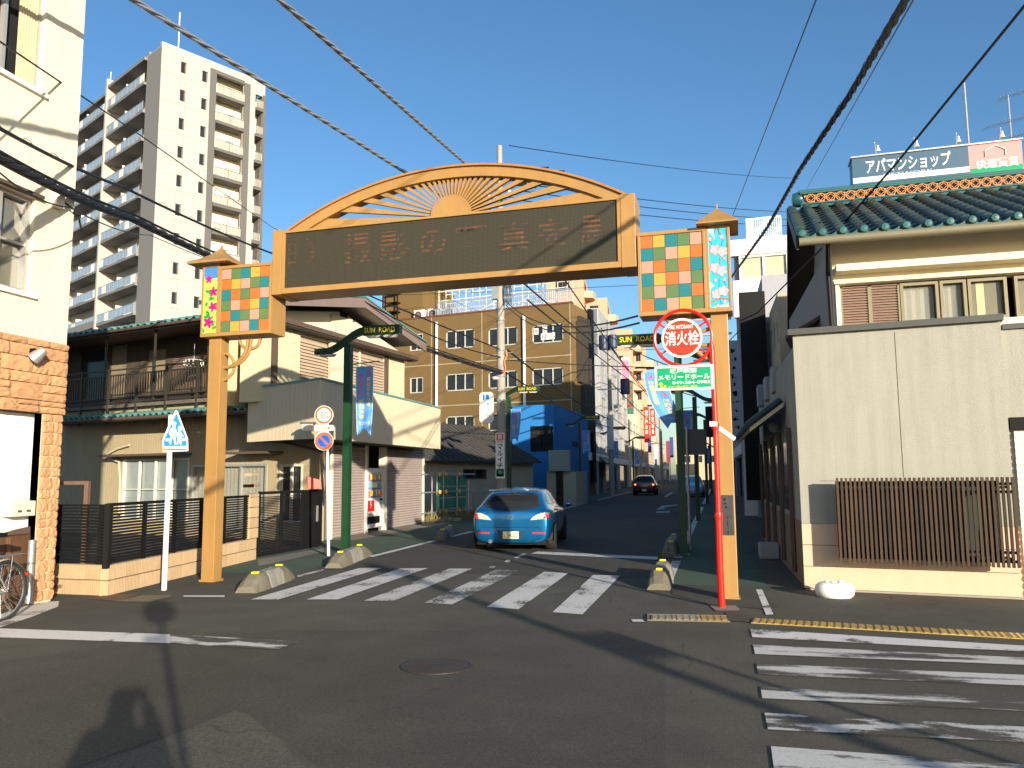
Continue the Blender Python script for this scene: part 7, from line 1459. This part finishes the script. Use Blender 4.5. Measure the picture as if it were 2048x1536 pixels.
def car(label, x, y, rz, colr, glass=M_glass, lights=False, estate=False, sy=1.0, sz=1.0, sx=1.0, lit=False):
    t = thing('car', label, 'car', (x, y, 0), rz); t.scale = (sx, sy, sz)
    bt = .25 if estate else 0
    def S(w, zl_, zs, wb_, wr_, zr_): return [(0, .20), (w*.80, .20), (w*.96, zl_), (w, (zl_+zs)*.5), (w*.985, zs-.08), (w*.93, zs), (wb_, zs+.03), (wr_, zr_-.05), (wr_*.75, zr_), (0, zr_+.01)]
    secs = [(0.0, S(.72, .34, .80, .62, .60, .88)), (.03, S(.80, .30, .92, .74, .70, .97)), (.12, S(.85, .28, .96, .78, .72, 1.02+bt)), (.38, S(.872, .26, .99, .76, .66, 1.22+bt*.9)), (.72, S(.878, .25, .99, .755, .63, 1.40+bt*.4)), (1.2, S(.88, .25, .98, .76, .62, 1.455+bt*.3)),
            (2.0, S(.88, .25, .955, .76, .61, 1.47+bt*.2)), (2.6, S(.88, .25, .93, .76, .60, 1.43)), (3.05, S(.88, .25, .91, .74, .62, 1.18)), (3.4, S(.875, .25, .89, .72, .6, .97)), (3.9, S(.86, .26, .80, .66, .55, .86)), (4.3, S(.80, .3, .66, .58, .5, .72)), (4.42, S(.70, .34, .58, .5, .42, .62))]
    body = smooth_body('body', secs, colr, t)
    bpy.context.view_layer.update(); dg = bpy.context.evaluated_depsgraph_get(); ev = body.evaluated_get(dg).to_mesh(); bvh = BVHTree.FromPolygons([v.co[:] for v in ev.vertices], [p_.vertices[:] for p_ in ev.polygons]); body.evaluated_get(dg).to_mesh_clear()
    def patch(name, poly, mat, dirn, nx=12, nz=8, off=.006, par=None):
        "poly (a,b) outline projected on the body: dirn rear -> a=x,b=z; side -> a=y,b=z"
        bs = [q[1] for q in poly]; z0, z1 = min(bs), max(bs); rows = []; m = MB()
        for j in range(nz+1):
            z = z0+(z1-z0)*(.002+.996*j/nz); xs_ = []
            for i in range(len(poly)):
                (xa, za), (xb, zb) = poly[i], poly[(i+1) % len(poly)]
                if (za-z)*(zb-z) <= 0 and abs(zb-za) > 1e-9: xs_.append(xa+(xb-xa)*(z-za)/(zb-za))
            if len(xs_) < 2: continue
            a, b_ = min(xs_), max(xs_); row = []
            for i in range(nx+1):
                q = a+(b_-a)*i/nx
                if dirn == 'rear': o_, d_ = Vector((q, -2, z)), Vector((0, 1, 0))
                elif dirn == 'front': o_, d_ = Vector((q, 7, z)), Vector((0, -1, 0))
                else: o_, d_ = Vector((2*dirn, q, z)), Vector((-dirn, 0, 0))
                hit, nrm, _, _ = bvh.ray_cast(o_, d_); 
                row.append(tuple(hit-d_*off) if hit else None)
            rows.append(row)
        for j in range(len(rows)-1):
            for i in range(nx):
                q = [rows[j][i], rows[j][i+1], rows[j+1][i+1], rows[j+1][i]]
                if all(q): m.face(q)
        if m.f: return m.obj(name, mat, par or t, smooth=True)
    zg = 1.0
    patch('rear_window', [(-.66, zg+.09), (-.46, zg-.02), (0, zg-.07), (.46, zg-.02), (.66, zg+.09), (.62, zg+.24), (.54, 1.345+bt), (0, 1.375+bt), (-.54, 1.345+bt), (-.62, zg+.24)], glass, 'rear', 16, 12)
    for s in (1, -1):
        patch('side_window', [(.62, 1.04), (1.5, 1.03), (1.5, 1.36), (1.0, 1.34), (.75, 1.22)], glass, s, 10, 6); patch('side_window', [(1.56, 1.02), (2.95, 1.0), (2.7, 1.2), (2.35, 1.36), (1.56, 1.38)], glass, s, 12, 6)
        tl = patch('tail_light', [(s*.84, .90), (s*.78, .78), (s*.60, .74), (s*.42, .735), (s*.50, .83), (s*.66, .90)], pm('tail light silver', (.5, .44, .38), rough=.15, var=.15, sc=14) if not lit else pm('tail light red', (.5, .02, .02), rough=.2), 'rear', 10, 6)
        if tl: patch('red_lens', [(s*.865, .925), (s*.82, .765), (s*.70, .755), (s*.735, .905)], pm('red lens', (.55, .02, .015), rough=.2), 'rear', 4, 5, off=.010, par=tl)
        patch('red_reflector', [(s*.74, .455), (s*.74, .42), (s*.46, .42), (s*.46, .455)], pm('red lens', (.55, .02, .015)), 'rear', 6, 2)
        if lit: patch('lit_lamp', [(s*.74, .86), (s*.74, .76), (s*.62, .76), (s*.62, .86)], pm('lit tail lamp', (.5, .02, .01), rough=.3, emit=(1, .08, .03, 6)), 'rear', 4, 3, off=.014)
        m = MB(); m.lathe((s*.99, 2.95, 1.0), [(.0, -.07), (.08, -.05), (.09, .0), (.07, .06), (.0, .08)], 10, 'x'); m.obj('door_mirror', colr, t, smooth=True)
        patch('side_seam', [(1.5, .98), (1.515, .98), (1.515, .32), (1.5, .32)], M_black, s, 1, 8, off=.003)  # thin black upright seam line between the side windows
        m = MB(); m.tube([(s*.885, 1.75, .86), (s*.90, 1.85, .865), (s*.885, 1.95, .86)], .014, 6); m.obj('door_handle', colr, t)
    pl = patch('number_plate', [(-.17, .31), (-.17, .475), (.17, .475), (.17, .31)], pm('number plate cream', (.80, .76, .55), rough=.4), 'rear', 4, 2, off=.02)
    zz_ = -.03
    if pl and not estate:
        yy = min(v.co.y for v in pl.data.vertices)-.004; m = MB(); put_text(m, '39-02', -.08, .15, .33, .42, yy); put_text(m, 'あ', -.155, -.11, .345, .39, yy); put_text(m, '所沢 300', -.09, .09, .435, .462, yy); m.obj('lettering', pm('plate green', (.03, .12, .05), rough=.5), pl)
        hit, _, _, _ = bvh.ray_cast(Vector((0, -2, .80)), Vector((0, 1, 0))); y_ = hit.y-.012; m = MB(); ring(m, 0, .80, y_, .042, .055, 24, 1.25); m.face([(-.045, y_, .82), (0, y_, .785), (.045, y_, .82), (0, y_, .80)]); m.obj('emblem', M_chr, t)
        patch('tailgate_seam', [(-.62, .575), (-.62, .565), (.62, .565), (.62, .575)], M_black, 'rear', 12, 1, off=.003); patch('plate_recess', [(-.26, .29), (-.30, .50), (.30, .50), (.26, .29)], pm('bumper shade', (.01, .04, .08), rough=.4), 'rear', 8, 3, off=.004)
        m = MB(); m.box(-.56, .56, -.04, .18, -.012, .02); o = m.obj('spoiler', colr, t, bevel=.01); o.location = (0, .42, 1.395); o.rotation_euler = (rad(6), 0, 0)
        m = MB(); m.tube([(-.45, .0, .24), (-.45, .25, .24)], .045, 12); m.obj('exhaust_tip', M_chr, t); m = MB(); m.tube([(-.25, .30, 1.04), (.05, .27, 1.02)], .010, 5); m.obj('rear_wiper', M_black, t)
        m = MB(); m.box(-.35, .15, .9, 1.3, 1.455, 1.475); m.obj('roof_panel_reflection', colr, t) if 0 else None
    M_tyre = pm('tyre rubber', (.02, .02, .02), rough=.8)
    for wy in (.75, 3.38):
        for s in (-1, 1):
            m = MB(); m.lathe((s*.79, wy, .31), [(.22, -.10), (.30, -.10), (.315, -.07), (.315, .07), (.30, .10), (.22, .10)], 28, 'x'); w_ = m.obj('wheel', M_tyre, t, smooth=True); m = MB(); m.lathe((s*.79+s*.075, wy, .31), [(.22, 0), (.20, s*.02), (.05, s*.015), (0, s*.02)], 20, 'x'); m.obj('rim', M_chr, w_, smooth=True)
            m = MB(); 
            for k in range(16):
                a0, a1 = math.pi*(-.08+1.16*k/16), math.pi*(-.08+1.16*(k+1)/16); f = lambda a, r, x: (s*x, wy+r*math.cos(a), .31+r*math.sin(a)); m.face([f(a0, .30, .886), f(a1, .30, .886), f(a1, .365, .886), f(a0, .365, .886)])
            m.obj('wheel_arch', M_black, t)
    MB().box(-.75, .75, .12, 4.25, .16, .25).obj('underside', M_black, t)
    return t
M_car = D.materials.new('metallic blue car paint'); M_car.use_nodes = True; b = M_car.node_tree.nodes['Principled BSDF']; b.inputs['Base Color'].default_value = (.006, .18, .44, 1); b.inputs['Metallic'].default_value = .75; b.inputs['Roughness'].default_value = .24; b.inputs['Coat Weight'].default_value = 1; b.inputs['Coat Roughness'].default_value = .04
cx = (ony(950, 1050, 16.75).x+ony(1100, 1050, 16.75).x)/2
car('metallic blue hatchback driving away through the arch', cx+.02, 16.55, rad(5), M_car, sz=.90, sx=.98)
M_ck = pm('black car paint', (.008, .008, .01), rough=.15, coat=1); q = gp(1288, 980); cy = 62; q = ony(1288, 960, cy); car('black estate car with red tail lamps lit, far down the street', q.x, cy, rad(1), M_ck, estate=True, lit=True)
M_cw = pm('silver blue car paint', (.35, .42, .55), rough=.25, coat=1); q = ony(1383, 960, 57); car('pale blue car coming along the street behind the right lamp posts', q.x, 57+4.4, rad(180), M_cw, sx=.95)

# ================================================================== behind the camera: the photographer and street poles whose shadows fall in view
def skin_person():
    v = [(0, 0, .95), (0, .0, 1.12), (0, 0, 1.38), (0, .0, 1.47), (0, .02, 1.56), (0, .03, 1.66), (0, .03, 1.74),
         (.10, 0, .90), (.12, .01, .50), (.12, -.02, .09), (.12, .12, .04), (-.10, 0, .90), (-.13, .0, .50), (-.13, -.03, .09), (-.13, .09, .04),
         (.19, 0, 1.40), (.30, .08, 1.18), (.17, .20, 1.46), (.10, .22, 1.60), (-.19, 0, 1.40), (-.32, .02, 1.15), (-.20, .22, 1.12), (-.14, .26, 1.14)]
    e = [(0, 1), (1, 2), (2, 3), (3, 4), (4, 5), (5, 6), (0, 7), (7, 8), (8, 9), (9, 10), (0, 11), (11, 12), (12, 13), (13, 14), (2, 15), (15, 16), (16, 17), (17, 18), (2, 19), (19, 20), (20, 21), (21, 22)]
    r = [.21, .21, .22, .09, .09, .125, .08, .12, .085, .06, .045, .12, .085, .06, .045, .11, .085, .06, .05, .11, .085, .06, .045]
    me = D.meshes.new('body'); me.from_pydata(v, e, []); o = D.objects.new('body', me); col.objects.link(o); o.modifiers.new('skin', 'SKIN'); s = o.modifiers.new('subdivision', 'SUBSURF'); s.levels = s.render_levels = 2
    lay = me.skin_vertices[0] if me.skin_vertices else None
    if lay is None:
        import bmesh
        bm = bmesh.new(); bm.from_mesh(me); bm.verts.layers.skin.verify(); bm.to_mesh(me); bm.free(); lay = me.skin_vertices[0]
    for i, x in enumerate(r): lay.data[i].radius = (x, x*.8 if i < 3 else x)
    lay.data[0].use_root = True; return o
pe_ = thing('person', 'photographer in dark clothes holding up a phone behind the camera, seen as a shadow', 'person', (.34, -.50, 0), rad(12)); pe_.scale = (.86, .86, .885); bd = skin_person(); bd.parent = pe_; bd.data.materials.append(pm('dark coat', (.03, .03, .04), rough=.9))
B('phone', M_black, pe_, -.08, .10, .225, .238, 1.60, 1.69)
m = MB(); 
for k in range(4): m.tube([(.11, .20, 1.60), (.115, .235, 1.61+.018*k), (.07, .245, 1.61+.02*k)], .009, 6)
m.tube([(.10, .20, 1.60), (.08, .215, 1.63), (.05, .217, 1.65)], .009, 6); m.obj('fingers', pm('skin tone', (.5, .3, .2), rough=.6), pe_, smooth=True)
# round sign pole behind camera
sh_c = gp(318, 1222); T_ = 12.6; bx_, by_ = sh_c.x+math.sin(SAZ)*T_, sh_c.y-math.cos(SAZ)*T_; zd = T_*math.tan(SEL)
rsn = thing('round_sign', 'round road sign on a grey pole behind the camera, casting its shadow on the junction', 'sign', (bx_, by_, 0), rad(36)); MB().tube([(0, 0, 0), (0, 0, zd-.1)], .03, 8).obj('pole', M_galv, rsn); disc(MB(), 0, zd, -.03, -.01, .19, 24).obj('disc', S_blue, rsn); B('plate', S_white, rsn, -.18, .05, -.03, -.01, zd-.42, zd-.32)
# tall pole
a = gp(745, 1127); Ht = 5.0; t0 = Ht/math.tan(SEL); lamp(a.x+math.sin(SAZ)*t0, a.y-math.cos(SAZ)*t0, 1, 'green lamp post behind the camera whose long shadow crosses the junction', Ht, rad(-60), text=False)
a = gp(1250, 1288); t1_ = 11.0; rp = thing('road_sign', 'rectangular road sign on a pole right of the camera, casting a box shaped shadow', 'sign', (a.x+math.sin(SAZ)*t1_+.0, a.y-math.cos(SAZ)*t1_, 0), rad(36)); zc1 = t1_*math.tan(SEL); MB().tube([(0.18, 0, 0), (0.18, 0, zc1+.12)], .035, 8).obj('pole', M_galv, rp); B('board', S_blue, rp, -.22, .22, -.04, -.01, zc1-.13, zc1+.13)
